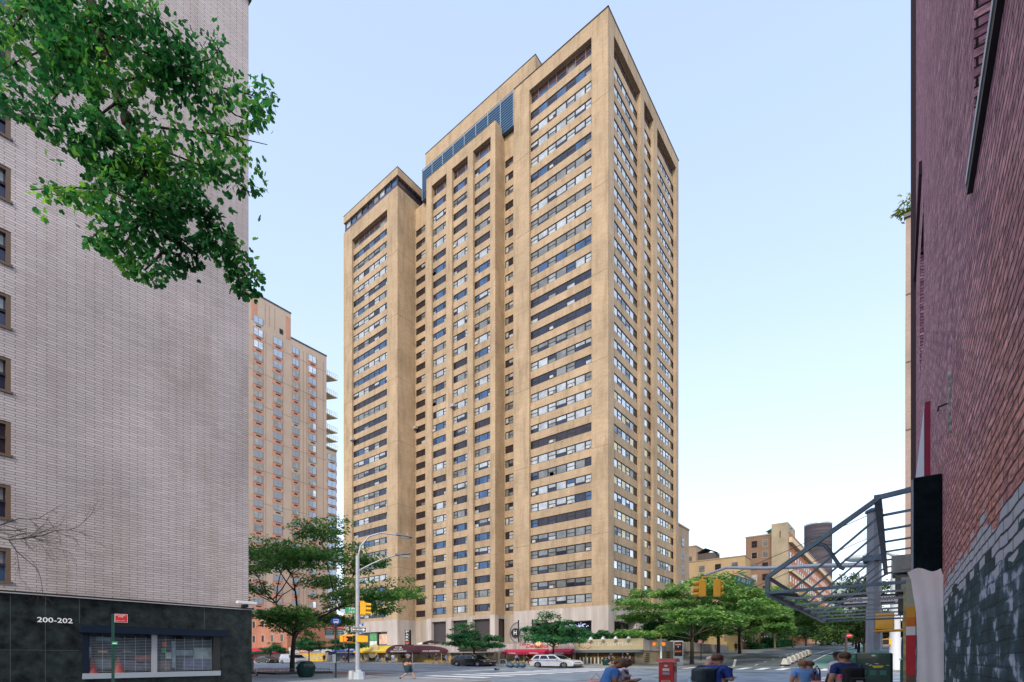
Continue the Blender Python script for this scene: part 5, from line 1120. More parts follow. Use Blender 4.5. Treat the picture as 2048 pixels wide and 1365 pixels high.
# traffic light pole with twin lamps
YP=32.5; l=at(715,YP); r_=empty('traffic_light_pole',l,rz=to_cam(l)+math.pi/2,sc=SS,label='tall grey pole with two curved street lamps, signals and name signs on the corner',cat='street light'); k=YP/F
Z=lambda py: ZZ(py,YP)-l[2]; X=lambda px: (px-715.0)*k/S
b=MB(); b.lathe((0,0,0),[(.115,0),(.10,1.2),(.085,Z(1112))],gal,8,sm=False); b.lathe((X(717),0,0),[(.30,-.02),(.26,.45),(.14,.5),(.13,.62)],mat('pale_pole_base',(.45,.52,.60),.5,var=.15,vs=3),8,sm=False); b.lathe((X(704),.12,0),[(.2,-.02),(.14,.55),(.0,.6)],gal,8,sm=False); b.build('pole',r_)
lamp=mat('grey_lamp_head',(.22,.23,.26),.45,metal=.4)
b=MB(); b.tube([(X(715),0,Z(1118)),(X(721),0,Z(1092)),(X(737),0,Z(1072)),(X(760),0,Z(1063)),(X(793),0,Z(1065))],.045,gal,8); b.build('upper_arm',r_)
b=MB(); b.tube([(X(717),0,Z(1142)),(X(740),0,Z(1128)),(X(765),0,Z(1115)),(X(790),0,Z(1107))],.045,gal,8); b.build('lower_arm',r_)
for (a,bb,c,d) in ((791,1064.5,823,1068),(788,1107,820,1101)):
    b=MB(); b.mesh([(X(a),-.1,Z(bb)-.03),(X(c),-.17,Z(d)-.02),(X(c),.17,Z(d)-.02),(X(a),.1,Z(bb)-.03),(X(a),-.1,Z(bb)+.09),(X(c),-.1,Z(d)+.04),(X(c),.1,Z(d)+.04),(X(a),.1,Z(bb)+.09)],[(0,3,2,1),(4,5,6,7),(0,1,5,4),(1,2,6,5),(2,3,7,6),(3,0,4,7)],lamp); b.box(X(a+9),X(c-3),-.1,.1,min(Z(bb),Z(d))-.06,min(Z(bb),Z(d))-.02,mat('lamp_lens',(.5,.52,.5),.2)); b.build('lamp_head',r_)
b=MB(); b.lathe((X(813),0,Z(1066)),[(.06,0),(.07,.05),(.0,.1)],mat('pink_cap',(.8,.15,.3),.4),8); b.lathe((X(813),0,Z(1063)),[(.03,0),(.04,.05),(.0,.08)],mat('orange_cap',(.9,.25,.05),.4),8); b.build('photocell',r_)
b=MB(); b.box(X(720),X(731),-.12,.12,Z(1230),Z(1204.5),yel,bev=.02); b.box(X(715),X(728),-.03,.03,Z(1203.5),Z(1203.0)+.03,yel); b.box(X(715),X(728),-.03,.03,Z(1231.5),Z(1231)+.03,yel)
for i in range(3):
    z=Z(1209+i*8.4); b.tube([(X(731),0,z),(X(741),0,z-.015)],[.115,.10],yel,10,cap=False)
b.build('signal_head',r_)
for (xa,xb,ya_,yb_,tx_) in ((692,712,1221,1215.5,'3 AV'),(692,711.5,1228.5,1221,'E 38 ST')):
    b=MB(); b.box(X(xa),X(xb),-.02,.02,Z(ya_),Z(yb_),stgreen); b.text(tx_,((X(xa)+X(xb))/2+.05,-.03,(Z(ya_)+Z(yb_))/2),(1,0,0),(0,0,1),.12,wht,wid=(X(xb)-X(xa))*.6)
    if tx_[0]=='E': b.box(X(682.5),X(691.5),-.02,.02,Z(1227),Z(1219.5),mat('sign_pale_blue',(.5,.6,.7),.5))
    b.build('street_name_sign',r_)
def oneway(b,xa,xb,za,zb_,y=-.13,right=True,letters=True):
    b.box(xa,xb,y,y+.015,za,zb_,wht); h_=zb_-za; b.box(xa+.02,xb-.02,y-.004,y-.001,za+.02,zb_-.02,blk); 
    zc=(za+zb_)/2; w_=xb-xa; s_=1 if right else -1; xm=(xa+xb)/2
    b.poly([(xm-s_*w_*.42,y-.006,zc-h_*.18),(xm+s_*w_*.28,y-.006,zc-h_*.18),(xm+s_*w_*.28,y-.006,zc-h_*.36),(xm+s_*w_*.44,y-.006,zc),(xm+s_*w_*.28,y-.006,zc+h_*.36),(xm+s_*w_*.28,y-.006,zc+h_*.18),(xm-s_*w_*.42,y-.006,zc+h_*.18)],wht)
    if letters: b.text('ONE WAY',(xm-.04,y-.01,zc),(1,0,0),(0,0,1),h_*.3,blk,wid=w_*.6)
b=MB(); oneway(b,X(703.5),X(732),Z(1264.5),Z(1255)); b.build('one_way_sign',r_)
for za,zb_ in ((1253,1248.5),(1268.5,1265)): 
    b=MB(); b.box(X(717),X(726.5),-.16,-.15,Z(za),Z(zb_),mat('sign_mid_blue',(.04,.12,.38),.5)); b.box(X(718),X(723),-.164,-.161,Z(za)+.03,Z(zb_)-.05,wht); b.build('small_blue_sign',r_)
for sx,(xa,xb) in ((-1,(681.5,706)),(1,(713.5,735))):
    b=MB(); b.box(X(xa),X(xb),-.16,.12,Z(1285),Z(1272),yel,bev=.02)
    if sx<0:
        b.box(X(688),X(705.5),-.175,-.161,Z(1283.5),Z(1273.5),mat('signal_lens_black',(.02,.01,.01),.3))
        hm=mat('lit_orange_hand',(.9,.15,.01),.5,emit=(1,.16,.01),es=1.6); b.box(X(689),X(694),-.185,-.177,Z(1283),Z(1277.5),hm)
        for i in range(4): b.box(X(689)+i*.028,X(689)+i*.028+.02,-.185,-.177,Z(1277.5),Z(1274.5-.6*(i in(1,2))),hm)
        b.bar((X(694),-.181,Z(1281)),(X(696),-.181,Z(1278)),.02,.03,hm)
    b.build('pedestrian_signal',r_)
b=MB(); b.box(X(687),X(728),-.03,.03,Z(1271.5),Z(1270),yel); b.box(X(694),X(727),-.03,.03,Z(1287),Z(1285.5),yel); b.build('signal_bracket',r_)
# thick signal mast on the right, its arm reaching over the side street
YM=17.5; l=at(1748,YM); px0,py0=l[0],l[1]; mz=l[2]; r_=empty('signal_mast',l,label='thick grey octagonal signal mast with a long arm over the side street',cat='signal mast')
b=MB(); b.lathe((0,0,0),[(.27,-.1),(.225,3.5),(.205,ZZ(1026,YM)-mz)],mat('mast_grey_blue',(.30,.34,.40),.5,var=.12,vs=2),8,sm=False); b.lathe((0,0,ZZ(1026,YM)-mz),[(.26,0),(.26,.08),(.12,.16)],stl,8,sm=False); b.build('pole',r_)
b=MB(); za=ZZ(1130,YM)-mz; tip=Vector(PX(1410,21.5)+(ZZ(1151,21.5),))-Vector(l)
pts=[Vector((0,0,za)),Vector((tip.x*.3,tip.y*.3,za+.18)),Vector((tip.x*.6,tip.y*.6,za+.3)),Vector((tip.x*.85,tip.y*.85,tip.z+.22)),tip]
b.tube(pts,[.10,.085,.075,.06,.05],mat('galvanised_pale',(.5,.55,.62),.4,metal=.35),10); b.build('mast_arm',r_)
b=MB(); b.bar((0,0,ZZ(1124,YM)-mz),(0,0,ZZ(1124,YM)-mz+.0001+.2),.62,.62,stl); b.build('arm_clamp',r_)
# cables from the mast top to the arm
b=MB(); tz=ZZ(1026,YM)-mz; b.tube([(0,0,tz),tuple(tip*.93)],.012,blk,4); b.tube([(0,0,tz-.8),tuple(tip*.8)],.012,blk,4); b.build('stay_cable',r_)
def mast_sig(px,Y,left,label):
    zt_=ZZ(1160,Y); zb_=ZZ(1194,Y); x,y=PX(px,Y); r2=empty('traffic_signal',(x,y,zb_),rz=to_cam((x,y))+math.pi/2,sc=SS,label=label,cat='traffic signal',group='twin yellow signals hanging from the mast arm')
    h_=zt_-zb_; b=MB(); b.box(-.10,.10,-.1,.12,0,h_,yel,bev=.02); b.build('housing',r2)
    for i in range(3):
        b=MB(); z=h_*(i+.5)/3; b.tube([(-.09*left*-1 if 0 else (-.10 if left>0 else .10),0,z),(-.10-.16 if left>0 else .16,0,z-.02)],[.10,.085],yel,10,cap=False); b.build('visor',r2)
    b=MB(); b.tube([(0,0,h_),(0,0,h_+.1),(.16 if left>0 else -.16,0,h_+.12)],.03,yel,6); b.build('hanger',r2)
mast_sig(1405,21.3,1,'yellow traffic signal with visors pointing left, end of the mast arm'); mast_sig(1434,21.0,-1,'yellow traffic signal seen from its side, second from the end of the mast arm')
x,y=PX(1488,20.3); zc=ZZ(1163,20.3); r2=empty('street_name_sign',(x,y,zc),rz=to_cam((x,y))+math.pi/2+.45,sc=SS,label='green E 38 ST name sign hanging tilted from the mast arm',cat='sign'); r2.rotation_euler[1]=R(18)
b=MB(); b.box(-.26,.26,-.01,.01,-.13,.13,mat('faded_sign_green',(.18,.42,.30),.5)); b.box(-.25,.25,-.014,-.011,-.12,.12,mat('faded_sign_green2',(.10,.33,.22),.5)); b.text('E 38 ST',(0,-.02,0),(1,0,0),(0,0,1),.13,wht,wid=.36); b.build('plate',r2); b=MB(); b.bar((-.2,0,.25),(.3,0,.16),.05,.05,gal); b.bar((0,0,.13),(0,0,.26),.04,.04,gal); b.build('hanger',r2)
# ONE WAY sign on the mast
Yo=17.2; x,y=PX(1747,Yo); r2=empty('one_way_sign',(x,y,ZZ(1198,Yo)),rz=to_cam((x,y))+math.pi/2,sc=SS,label='black and white ONE WAY sign fixed behind the thick signal mast under the awning frame',cat='sign'); kk=Yo/F/S
b=MB(); xa,xb=(1692-1747)*kk,(1801-1747)*kk; b.box(xa,xb,.2,.22,-.17,.17,blk); b.box(xa+.06,xb-.2,.19,.199,-.10,.10,wht); b.poly([(xb-.22,.195,.15),(xb-.22,.195,-.15),(xb-.02,.195,0)],wht)
b.text('ONE',((1717-1747)*kk,.185,.0),(1,0,0),(0,0,1),.14,blk,wid=.27); b.text('WAY',((1770-1747)*kk,.185,.0),(1,0,0),(0,0,1),.14,blk,wid=.29); b.build('plate',r2)
# yellow pedestrian signals on the mast
Yq=17.0; x,y=PX(1790,Yq); r2=empty('pedestrian_signals',(x,y,ZZ(1262,Yq)),rz=to_cam((x,y))+math.pi/2,sc=SS,label='pair of yellow pedestrian signal boxes on a yellow bar beside the signal mast',cat='pedestrian signal'); kk=Yq/F/S
h_=36*Yq/F
for a,c,z1_ in ((1758,1789,h_),(1802,1828,h_*.7)):
    b=MB(); b.box((a-1790)*kk,(c-1790)*kk,-.05,.16,.06,z1_,yel,bev=.02); b.build('signal_box',r2)
b=MB(); b.tube([((1755-1790)*kk,0,0),((1830-1790)*kk,0,.02)],.045,yel,8); b.build('bar',r2)
# lamp pole across the avenue on the right
l=at(1790,46); r_=empty('street_light',l,label='pale grey street light pole with cobra head across the avenue beside the red wall',cat='street light'); b=MB(); b.lathe((0,0,0),[(1.1,-.05),(.8,.9),(.45,1.1),(.42,4),(.28,10.6)],mat('pale_pole',(.55,.58,.62),.5),10); b.build('pole',r_)
b=MB(); b.tube([(0,0,10.4),(-.6,1.0,10.9),(-1.2,2.2,10.6)],.13,gal,8); b.build('arm',r_); b=MB(); b.ball((-1.5,2.7,10.3),1.0,mat('pale_lamp_lens',(.45,.52,.56),.25),12,8,sc=(.7,1.1,.33)); b.build('lamp_head',r_)
# pedestrian signals far right
Yr=46; x,y=PX(1778,Yr); r2=empty('pedestrian_signals',(x,y,ZZ(1290,Yr)),rz=to_cam((x,y))+math.pi/2,sc=SS,label='lit white walking figure signal beside a yellow box across the avenue',cat='pedestrian signal'); kk=Yr/F/S
b=MB(); b.box((1762-1778)*kk,(1792-1778)*kk,0,.3,0,.55,yel); b.box((1768-1778)*kk,(1778-1778)*kk,-.05,.0,.05,.5,mat('signal_lens_black',(.02,.01,.01))); 
wm_=mat('lit_walk_figure',(.9,.95,1),.5,emit=(.9,.95,1),es=1.2); b.ball(((1763-1778)*kk,-.1,.45),.07,wm_,6,5); b.bar(((1763-1778)*kk,-.1,.38),((1762-1778)*kk,-.1,.2),.1,.06,wm_); b.bar(((1762-1778)*kk,-.1,.2),((1765-1778)*kk,-.1,.02),.05,.05,wm_); b.bar(((1762-1778)*kk,-.1,.2),((1759-1778)*kk,-.1,.04),.05,.05,wm_); b.bar(((1763-1778)*kk,-.1,.33),((1767-1778)*kk,-.1,.22),.04,.04,wm_); b.build('signal_box',r2)
# green storage mailbox, red newspaper box
l=at(1747,14.2,.0); r_=empty('relay_mailbox',(l[0],l[1],gz(l[0])+.14),rz=to_cam(l)+math.pi/2,sc=SS,label='dark green mail storage box covered in faded stickers in front of the signal mast',cat='mailbox'); w_=(1778-1716)*14.2/F/S; h_=ZZ(1306,14.2)-r_.location[2]; b=MB(); gmat=mat('mailbox_green',(.008,.055,.042),.38,coat=.4)
b.box(-w_/2,w_/2,0,.55,0,h_,gmat,bev=.04); b.build('box_body',r_); b=MB(); b.tube([(-w_*.1,.25,h_-.02),(w_*.34,.25,h_-.02)],[.09,.09],mat('teal_dome',(.10,.30,.28),.4),12); b.build('dome_top',r_)
b=MB(); 
for i in range(3): b.box(-w_*.36+i*w_*.26,-w_*.36+i*w_*.26+.105,-.006,-.001,h_-.63,h_-.50,mat('teal_panel',(.04,.20,.17),.5))
b.poly([(-.03,-.008,h_-.36),(.17,-.008,h_-.36),(.13,-.008,h_-.42),(.01,-.008,h_-.43)],mat('yellow_sticker',(.7,.6,.03),.5))
for i in range(7): q0=rng.uniform(-.14,.2); z_=h_-.30-rng.uniform(0,.07); b.poly([(q0,-.007,z_),(q0+.05,-.007,z_+.005),(q0+.04,-.007,z_+.022),(q0+.005,-.007,z_+.02)],mat('torn_sticker_white',(.55,.6,.58),.6))
b.build('torn_stickers',r_); b=MB(); b.disc((.0,-.006,h_-.08),(0,-1,0),.022,.006,wht,12,rx=.035); b.build('stickers',r_); b=MB(); b.text('CAREFUL',(.13,-.008,h_-.08),(1,0,0),(0,0,1),.03,mat('teal_panel',(.04,.20,.17)),wid=.14); b.build('lettering',r_)
Yn=13.2; l=at(1332,Yn); r_=empty('newspaper_box',(l[0],l[1],gz(l[0])+.14 if 0 else gz(l[0])),rz=to_cam(l)+math.pi/2-.25,sc=SS,label='red newspaper vending box with white and blue stickers standing by the crossing',cat='newspaper box'); h_=ZZ(1317.5,Yn)-r_.location[2]; w_=.27; redp=mat('red_box_paint',(.50,.012,.018),.35,coat=.4,var=.12,vs=6)
b=MB(); b.box(-w_/2,w_/2,0,.26,.0,h_-.10,redp,bev=.012); b.build('box_body',r_)
b=MB(); b.mesh([(-w_/2-.03,-.05,h_-.09),(w_/2+.04,-.05,h_-.09),(w_/2+.04,.30,h_-.09),(-w_/2-.03,.30,h_-.09),(-w_/2-.03,-.02,h_-.01),(w_/2+.04,-.02,h_-.01),(w_/2+.04,.27,h_),(-w_/2-.03,.27,h_)],[(0,3,2,1),(4,5,6,7),(0,1,5,4),(1,2,6,5),(2,3,7,6),(3,0,4,7)],redp); b.build('hood',r_)
b=MB(); b.disc((0,-.006,h_-.19),(0,-1,0),.028,.006,mat('sticker_pale',(.6,.68,.62),.5),14,rx=.035); b.build('round_sticker',r_); b=MB(); b.box(-.06,.06,-.006,-.001,h_-.33,h_-.26,mat('sticker_paper',(.6,.58,.58),.5)); b.box(-.06,.06,-.006,-.001,h_-.42,h_-.37,mat('sticker_blue',(.08,.45,.62),.5)); b.build('paper_stickers',r_); b=MB(); b.box(w_/2+.001,w_/2+.006,.03,.2,h_-.35,h_-.2,mat('side_sticker',(.3,.12,.13),.5)); b.build('side_sticker',r_); b=MB(); b.text('AVOTA',(0,-.008,h_-.60),(1,0,0),(0,0,1),.06,mat('cream_graffiti',(.7,.6,.45),.5),wid=.17); b.box(-w_/2-.002,w_/2+.002,-.004,.0,h_-.475,h_-.47,dark); b.build('stickers',r_)
# signal pole with yellow top across the avenue
Yk=61.5; l=at(1322,Yk); r_=empty('signal_post',l,rz=to_cam(l)+math.pi/2,sc=SS,label='white post with yellow top carrying a one way arrow and orange pedestrian signals',cat='signal post'); kk=Yk/F/S; Z2=lambda py:ZZ(py,Yk)-l[2]
b=MB(); b.tube([(0,0,-.1),(0,0,Z2(1282))],.085,mat('white_pole_paint',(.62,.68,.74),.5),10); b.build('pole',r_); b=MB(); b.tube([(0,0,Z2(1282)),(0,0,Z2(1269))],.07,yel,8); b.build('pole_top',r_)
b=MB(); oneway(b,-9*kk*1.1,11.5*kk,Z2(1282.5),Z2(1278.5),y=-.12,letters=False); b.build('one_way_sign',r_)
for a,c,m_ in ((-17,-5,1),(1,9,1)):
    b=MB(); b.box(a*kk,c*kk,-.12,.12,Z2(1292),Z2(1285),yel); b.box((a+1.5)*kk,(a+6)*kk,-.14,-.121,Z2(1291),Z2(1286),mat('lit_orange_hand',(.9,.15,.01))); b.build('pedestrian_signal',r_)
# digital kiosk
Yi=63.5; l=at(1356.5,Yi); r_=empty('digital_kiosk',l,rz=to_cam(l)+math.pi/2,sc=SS,label='tall grey digital kiosk with a black advertising screen on the far corner',cat='kiosk'); kk=Yi/F/S; hz2=ZZ(1282,Yi)-l[2]
b=MB(); b.box(-9.5*kk,9.5*kk,0,.28,0,hz2,mat('brushed_kiosk_metal',(.42,.45,.50),.4,metal=.4),bev=.02); b.build('kiosk_body',r_); b=MB(); b.box(-7.5*kk,8*kk,-.01,-.001,hz2*.37,hz2*.95,mat('black_screen',(.01,.01,.015),.15)); b.text('RARRR',(0,-.02,hz2*.84),(1,0,0),(0,0,1),.16,mat('screen_pink',(.8,.35,.3),.5,emit=(.8,.35,.3),es=.3),wid=11*kk); b.ball((0,-.0,hz2*.75),.12,mat('screen_white',(.8,.85,.9),.5,emit=(.8,.8,.9),es=.3),8,6,sc=(1.2,.1,.8)); b.text('EVENT',(0,-.02,hz2*.56),(1,0,0),(0,0,1),.17,mat('screen_orange',(.9,.15,.02),.5,emit=(1,.15,.02),es=.6),wid=12*kk); b.build('screen',r_)
# no parking sign by the second tree, do not enter sign on the right
Ys=70; l=at(1402,Ys); r_=empty('parking_sign',l,rz=to_cam(l)+math.pi/2,sc=SS,label='small red parking sign on a dark post between the first two large street trees',cat='sign'); b=MB(); b.tube([(0,0,-.1),(0,0,2.9)],.05,blk,6); b.build('post',r_); b=MB(); b.box(-.27,.1,-.08,-.06,2.4,2.95,mat('sign_pink_red',(.6,.12,.14),.5)); b.box(-.2,.03,-.085,-.081,2.55,2.62,wht); b.box(-.2,.03,-.085,-.081,2.72,2.8,wht); b.build('sign_plate',r_)
Ys=45; l=at(1692,Ys,.0); r_=empty('traffic_sign',l,rz=to_cam(l)+math.pi/2,sc=SS,label='round red sign on a thin dark post at the green bike lane edge',cat='sign'); zz=ZZ(1270,Ys)-l[2]; b=MB(); b.tube([(0,0,-.1),(0,0,zz)],.06,mat('brown_post',(.06,.04,.04),.5),8); b.build('post',r_); b=MB(); b.disc((.16,-.03,zz-.08),(0,-1,0),.16,.03,rd,16); b.text('STOP',(.16,-.05,zz-.08),(1,0,0),(0,0,1),.08,wht,wid=.22); b.box(-.22,-.06,-.04,-.02,zz-.3,zz,blk); b.build('sign_plate',r_)
# white barriers
proto=None; nb=7
for i in range(nb):
    t=i/(nb-1); xx=66.5+t*19; yy=10.4+t*0.25; z_=gz(xx)
    px_,=(0,); 
    if proto is None:
        proto=empty('road_barrier',(0,0,0)); b=MB(); b.mesh([(-1.1,-.42,0),(1.1,-.42,0),(1.1,.42,0),(-1.1,.42,0),(-1.0,-.16,.8),(1.0,-.16,.8),(1.0,.16,.8),(-1.0,.16,.8)],[(0,3,2,1),(4,5,6,7),(0,1,5,4),(1,2,6,5),(2,3,7,6),(3,0,4,7)],mat('white_barrier_plastic',(.50,.50,.48),.6,var=.15,vs=2)); b.build('barrier_body',proto); b=MB(); b.box(-1.12,1.12,-.45,.45,-.02,.1,dark); b.build('rubber_base',proto); o=proto
    else: o=copy_tree(proto)
    o.location=(xx,yy+.6,z_+.02); tag(o,('nearest' if i==0 else 'farthest' if i==nb-1 else ['second','third','fourth','fifth','sixth'][i-1])+' block in the row of low white road barriers on the side street','barrier','low white road barriers in a row')
# mailboxes behind on the right
for px,py,Y_,w_,label,c in ((1822,1276,26,.55,'dark blue mailbox with white graffiti beside the painted post',(.02,.045,.06)),(1821,1320,22,.5,'small green bin with pale lid below the dark mailbox',(.012,.09,.07))):
    l=at(px,Y_); r_=empty('mailbox' if Y_==26 else 'green_bin',l,rz=to_cam(l)+math.pi/2,sc=SS,label=label,cat='mailbox' if Y_==26 else 'bin'); h_=ZZ(py,Y_)-l[2]; b=MB(); b.box(-w_/2,w_/2,0,.5,0,h_,mat('bin_paint_%d'%Y_,c,.4),bev=.04); b.build('box_body',r_)
    b=MB()
    if Y_==26: b.text('RS',(-.0,-.01,h_-.75),(1,0,0),(0,0,1),.28,wht,wid=.4)
    else: b.box(-w_/2-.02,w_/2+.02,-.02,.52,h_,h_+.05,mat('teal_dome',(.10,.30,.28)))
    b.build('graffiti' if Y_==26 else 'lid',r_)
litter_bin(1716,48,1.5,'broad green litter bin under the dense olive trees by the bike lane')
# terrace parasols
for px,py,lb_ in ((862,1281,'black closed market parasol on the terrace above the maroon canopy'),(845,1285,'white low parasol on the terrace beside the black one')):
    Y_,y_=onx(px,67); r_=empty('terrace_parasol',(67,y_,ZP),label=lb_,cat='parasol'); z_=ZZ(py,Y_)-ZP; m_=blk if px==862 else mat('sign_white',(.8,.8,.8)); b=MB(); b.lathe((0,0,z_-.55),[(1.9,0),(1.0,.35),(.0,.6)],m_,8,sm=False,cap=False); b.build('canopy',r_); b=MB(); b.tube([(0,0,0),(0,0,z_)],.04,stl2,6); b.build('pole',r_)
# bike rack + covered scooters near the cafe
l=at(1006,62); b=MB(); b.tube([(0,-.35,0),(0,-.35,.75),(0,-.2,.95),(0,.2,.95),(0,.35,.75),(0,.35,0)],.045,stl2,8); o=b.build('bike_rack',loc=l); o.scale=SS; tag(o,'small hoop bike rack on the far pavement between the black and silver cars','bike rack')
for i,px in enumerate((1020,1032,1044)):
    l=at(px,61,.14); r2=empty('garbage_bag',l,sc=SS,label=['blue black garbage bag at the left end of the kerbside heap','middle garbage bag of the kerbside heap near the silver car','garbage bag at the right end of the heap next to the silver car'][i],cat='garbage bag',group='garbage bags heaped at the kerb'); b=MB(); b.ball((0,0,.28),.38,mat('bag_dark_blue',(.012,.03,.06),.3,var=.8,vs=6,col2=(.10,.20,.30)),12,8,sc=(1,.9,.8)); b.ball((.25,.1,.2),.28,mat('bag_dark_blue',(.01,.03,.06)),10,7); b.build('bag',r2); b=MB(); b.ball((-.05,0,.6),.09,mat('bag_dark_blue',(.01,.03,.06)),6,5); b.build('knot',r2)
# pigeon on the road
x,y=PX(1094-.0,1.5*F/30) if 0 else PX(993,50); b=MB(); 
pg=empty('pigeon',(x,y,gz(x)+.12),rz=R(-60),sc=(2.2,2.2,1.5),label='grey pigeon flying low over the avenue crosswalk',cat='bird'); b.ball((0,0,.06),.07,mat('pigeon_grey',(.06,.07,.09),.6),8,6,sc=(1.8,.8,.8)); b.ball((.13,0,.11),.035,mat('pigeon_grey',(.06,.07,.09)),6,5); b.mesh([(-.1,0,.07),(-.26,.04,.05),(-.26,-.04,.05)],[(0,1,2)],mat('pigeon_grey',(.06,.07,.09))); b.build('body',pg)
b=MB(); b.mesh([(.05,.04,.09),(-.06,.04,.09),(-.10,.22,.16),(.0,.24,.17),(.05,-.04,.09),(-.06,-.04,.09),(-.10,-.22,.16),(.0,-.24,.17)],[(0,1,2,3),(4,7,6,5)],mat('pigeon_wing',(.12,.13,.15),.6)); b.build('wings',pg)
# ------------------------------------------------------------------ vehicles
tyre=mat('tyre_rubber',(.012,.012,.013),.8); rim=mat('alloy_rim',(.5,.52,.55),.3,metal=.8); cgl=mat('car_glass',(.015,.02,.03),.04,metal=.3); red_l=mat('tail_lamp_red',(.4,.01,.01),.2); head_l=mat('head_lamp_glass',(.6,.64,.68),.1); plast=mat('black_trim_plastic',(.02,.02,.022),.6)
def car(name,prof,gh,W_,wheels,wr,paint_m,label,loc,rz,group,stripe=None,cat='car',win=None,cut=None):
    """prof: body side outline (x,z) above the sills, gh: greenhouse as ((x,z) bottom rear, bottom front, top front, top rear)"""
    r_=empty(name,loc,rz=rz,sc=SS,label=label,cat=cat,group=group)
    # outline with wheel arches
    xr=prof[0][0]; xf=prof[-1][0]; low=.22
    out=[(xr+.03,low)]+list(prof)+[(xf-.03,low)]
    for wx in sorted(wheels,reverse=True):
        out.append((wx+wr*1.14,low))
        for i in range(1,8): a=math.pi*i/8; out.append((wx+wr*1.14*math.cos(a),wr+ (wr*1.14)*math.sin(a)*.98-.03))
        out.append((wx-wr*1.14,low))
    cx=(xr+xf)/2; lay=[(-W_/2+.0,.94,.05),(-W_/2+.07,1,0),(W_/2-.07,1,0),(W_/2,.94,.05)]
    vs=[];n=len(out)
    for y,sx,dz in lay:
        for x,z in out: vs.append((cx+(x-cx)*(1 if abs(y)<W_/2-.01 else .975),y,z-(dz if z>.8 else 0)))
    b=MB()
    for L_ in range(3):
        b.mesh(vs[L_*n:(L_+2)*n],[(i,(i+1)%n,n+(i+1)%n,n+i) for i in range(n)],paint_m,True)
    b.poly(vs[:n],paint_m); b.poly(vs[3*n:][::-1],paint_m); b.build('body',r_)
    b=MB(); b.box(xr+.15,xf-.15,-W_/2+.12,W_/2-.12,.16,.5,plast); b.build('underbody',r_)
    (rb_,fb_,ft_,rt2)=gh; wb=W_/2-.08; wt=W_/2-.27
    b=MB(); B=[(rb_[0],-wb,rb_[1]),(fb_[0],-wb,fb_[1]),(fb_[0],wb,fb_[1]),(rb_[0],wb,rb_[1])]; T=[(rt2[0],-wt,rt2[1]),(ft_[0],-wt,ft_[1]),(ft_[0],wt,ft_[1]),(rt2[0],wt,rt2[1])]
    b.mesh(B+T,[(4,5,6,7),(0,1,5,4),(1,2,6,5),(2,3,7,6),(3,0,4,7)],paint_m)
    mx=.5*(ft_[0]+rt2[0]); b.box(rt2[0]+.05,ft_[0]-.1,-wt+.05,wt-.05,max(rt2[1],ft_[1])-.02,max(rt2[1],ft_[1])+.025,paint_m,bev=.02); b.build('cabin',r_)
    def bil(s_,t_,side,off=.012):
        yb,yt_=(wb,wt); xb=rb_[0]+(fb_[0]-rb_[0])*s_; xt=rt2[0]+(ft_[0]-rt2[0])*s_; zb_=rb_[1]+(fb_[1]-rb_[1])*s_; zt_=rt2[1]+(ft_[1]-rt2[1])*s_
        return (xb+(xt-xb)*t_, side*(yb+(yt_-yb)*t_+off), zb_+(zt_-zb_)*t_)
    for side in (-1,1):
        for (a,c) in (win or ((.05,.27),(.30,.60),(.63,.95))):
            b=MB(); p_=[bil(a+.0,.12,side),bil(c,.12,side),bil(c-.02,.86,side),bil(a+.02,.86,side)]; b.poly(p_ if side<0 else p_[::-1],cgl); b.build('side_window',r_)
    def fr(x0,z0,x1,z1,f): 
        p=lambda s_,t_:(x0+(x1-x0)*t_+(.012 if f else -.012),(-1 if not f else 1)*((wb+(wt-wb)*t_)*s_),z0+(z1-z0)*t_+.006)
        return [p(-.9,.1),p(.9,.1),p(.88,.9),p(-.88,.9)]
    b=MB(); b.poly(fr(fb_[0],fb_[1],ft_[0],ft_[1],True),cgl); b.build('windscreen',r_)
    b=MB(); b.poly(fr(rb_[0],rb_[1],rt2[0],rt2[1],False),cgl); b.build('rear_window',r_)
    for wx in wheels:
        for side in (-1,1):
            wh=empty('wheel',(wx,side*(W_/2-.12),wr)); wh.parent=r_
            b=MB(); pr=[(wr*.62,-.11),(wr*.93,-.11),(wr,-.07),(wr,.07),(wr*.93,.11),(wr*.62,.11)]
            k=MB(); k.lathe((0,0,0),pr,tyre,22,cap=False)
            k.v=[(x,-z,y) for x,y,z in k.v]; k.build('tyre',wh)
            k=MB(); k.lathe((0,0,0),[(wr*.62,-.1),(wr*.62,.09),(wr*.52,.06)],rim,20,cap=False)
            for j in range(5):
                a=2*math.pi*j/5; 
                for s2 in (-1,1): k.bar((0,0,s2*.085),(wr*.58*math.cos(a),wr*.58*math.sin(a),s2*.085),.09,.02,rim,up=(0,0,1))
            k.lathe((0,0,-.09),[(.07,0),(.07,.18)],rim,10); k.v=[(x,-z,y) for x,y,z in k.v]; k.build('rim',wh)
    zf=[z for x,z in prof if x>xf-.25]; zh_=max(zf)
    for side in (-1,1):
        b=MB(); b.mesh([(xf-.02,side*(W_/2-.42),zh_-.14),(xf-.06,side*(W_/2-.12),zh_-.13),(xf-.45,side*(W_/2+.004),zh_-.0),(xf-.45,side*(W_/2+.004),zh_-.12),(xf-.0,side*(W_/2-.42),zh_-.24),(xf-.03,side*(W_/2-.10),zh_-.24)],[(0,1,5,4),(1,2,3,5)],head_l); b.build('headlight',r_)
        b=MB(); b.box(xr-.015,xr+.28,side*(W_/2-.14),side*(W_/2+.004),.78,.98,red_l,bev=.015); b.build('tail_lamp',r_)
        b=MB(); xm=fb_[0]-.35; b.box(xm,xm+.14,side*(W_/2+.02),side*(W_/2+.2),fb_[1]+.02,fb_[1]+.16,paint_m,bev=.03); b.build('mirror',r_)
        b=MB()
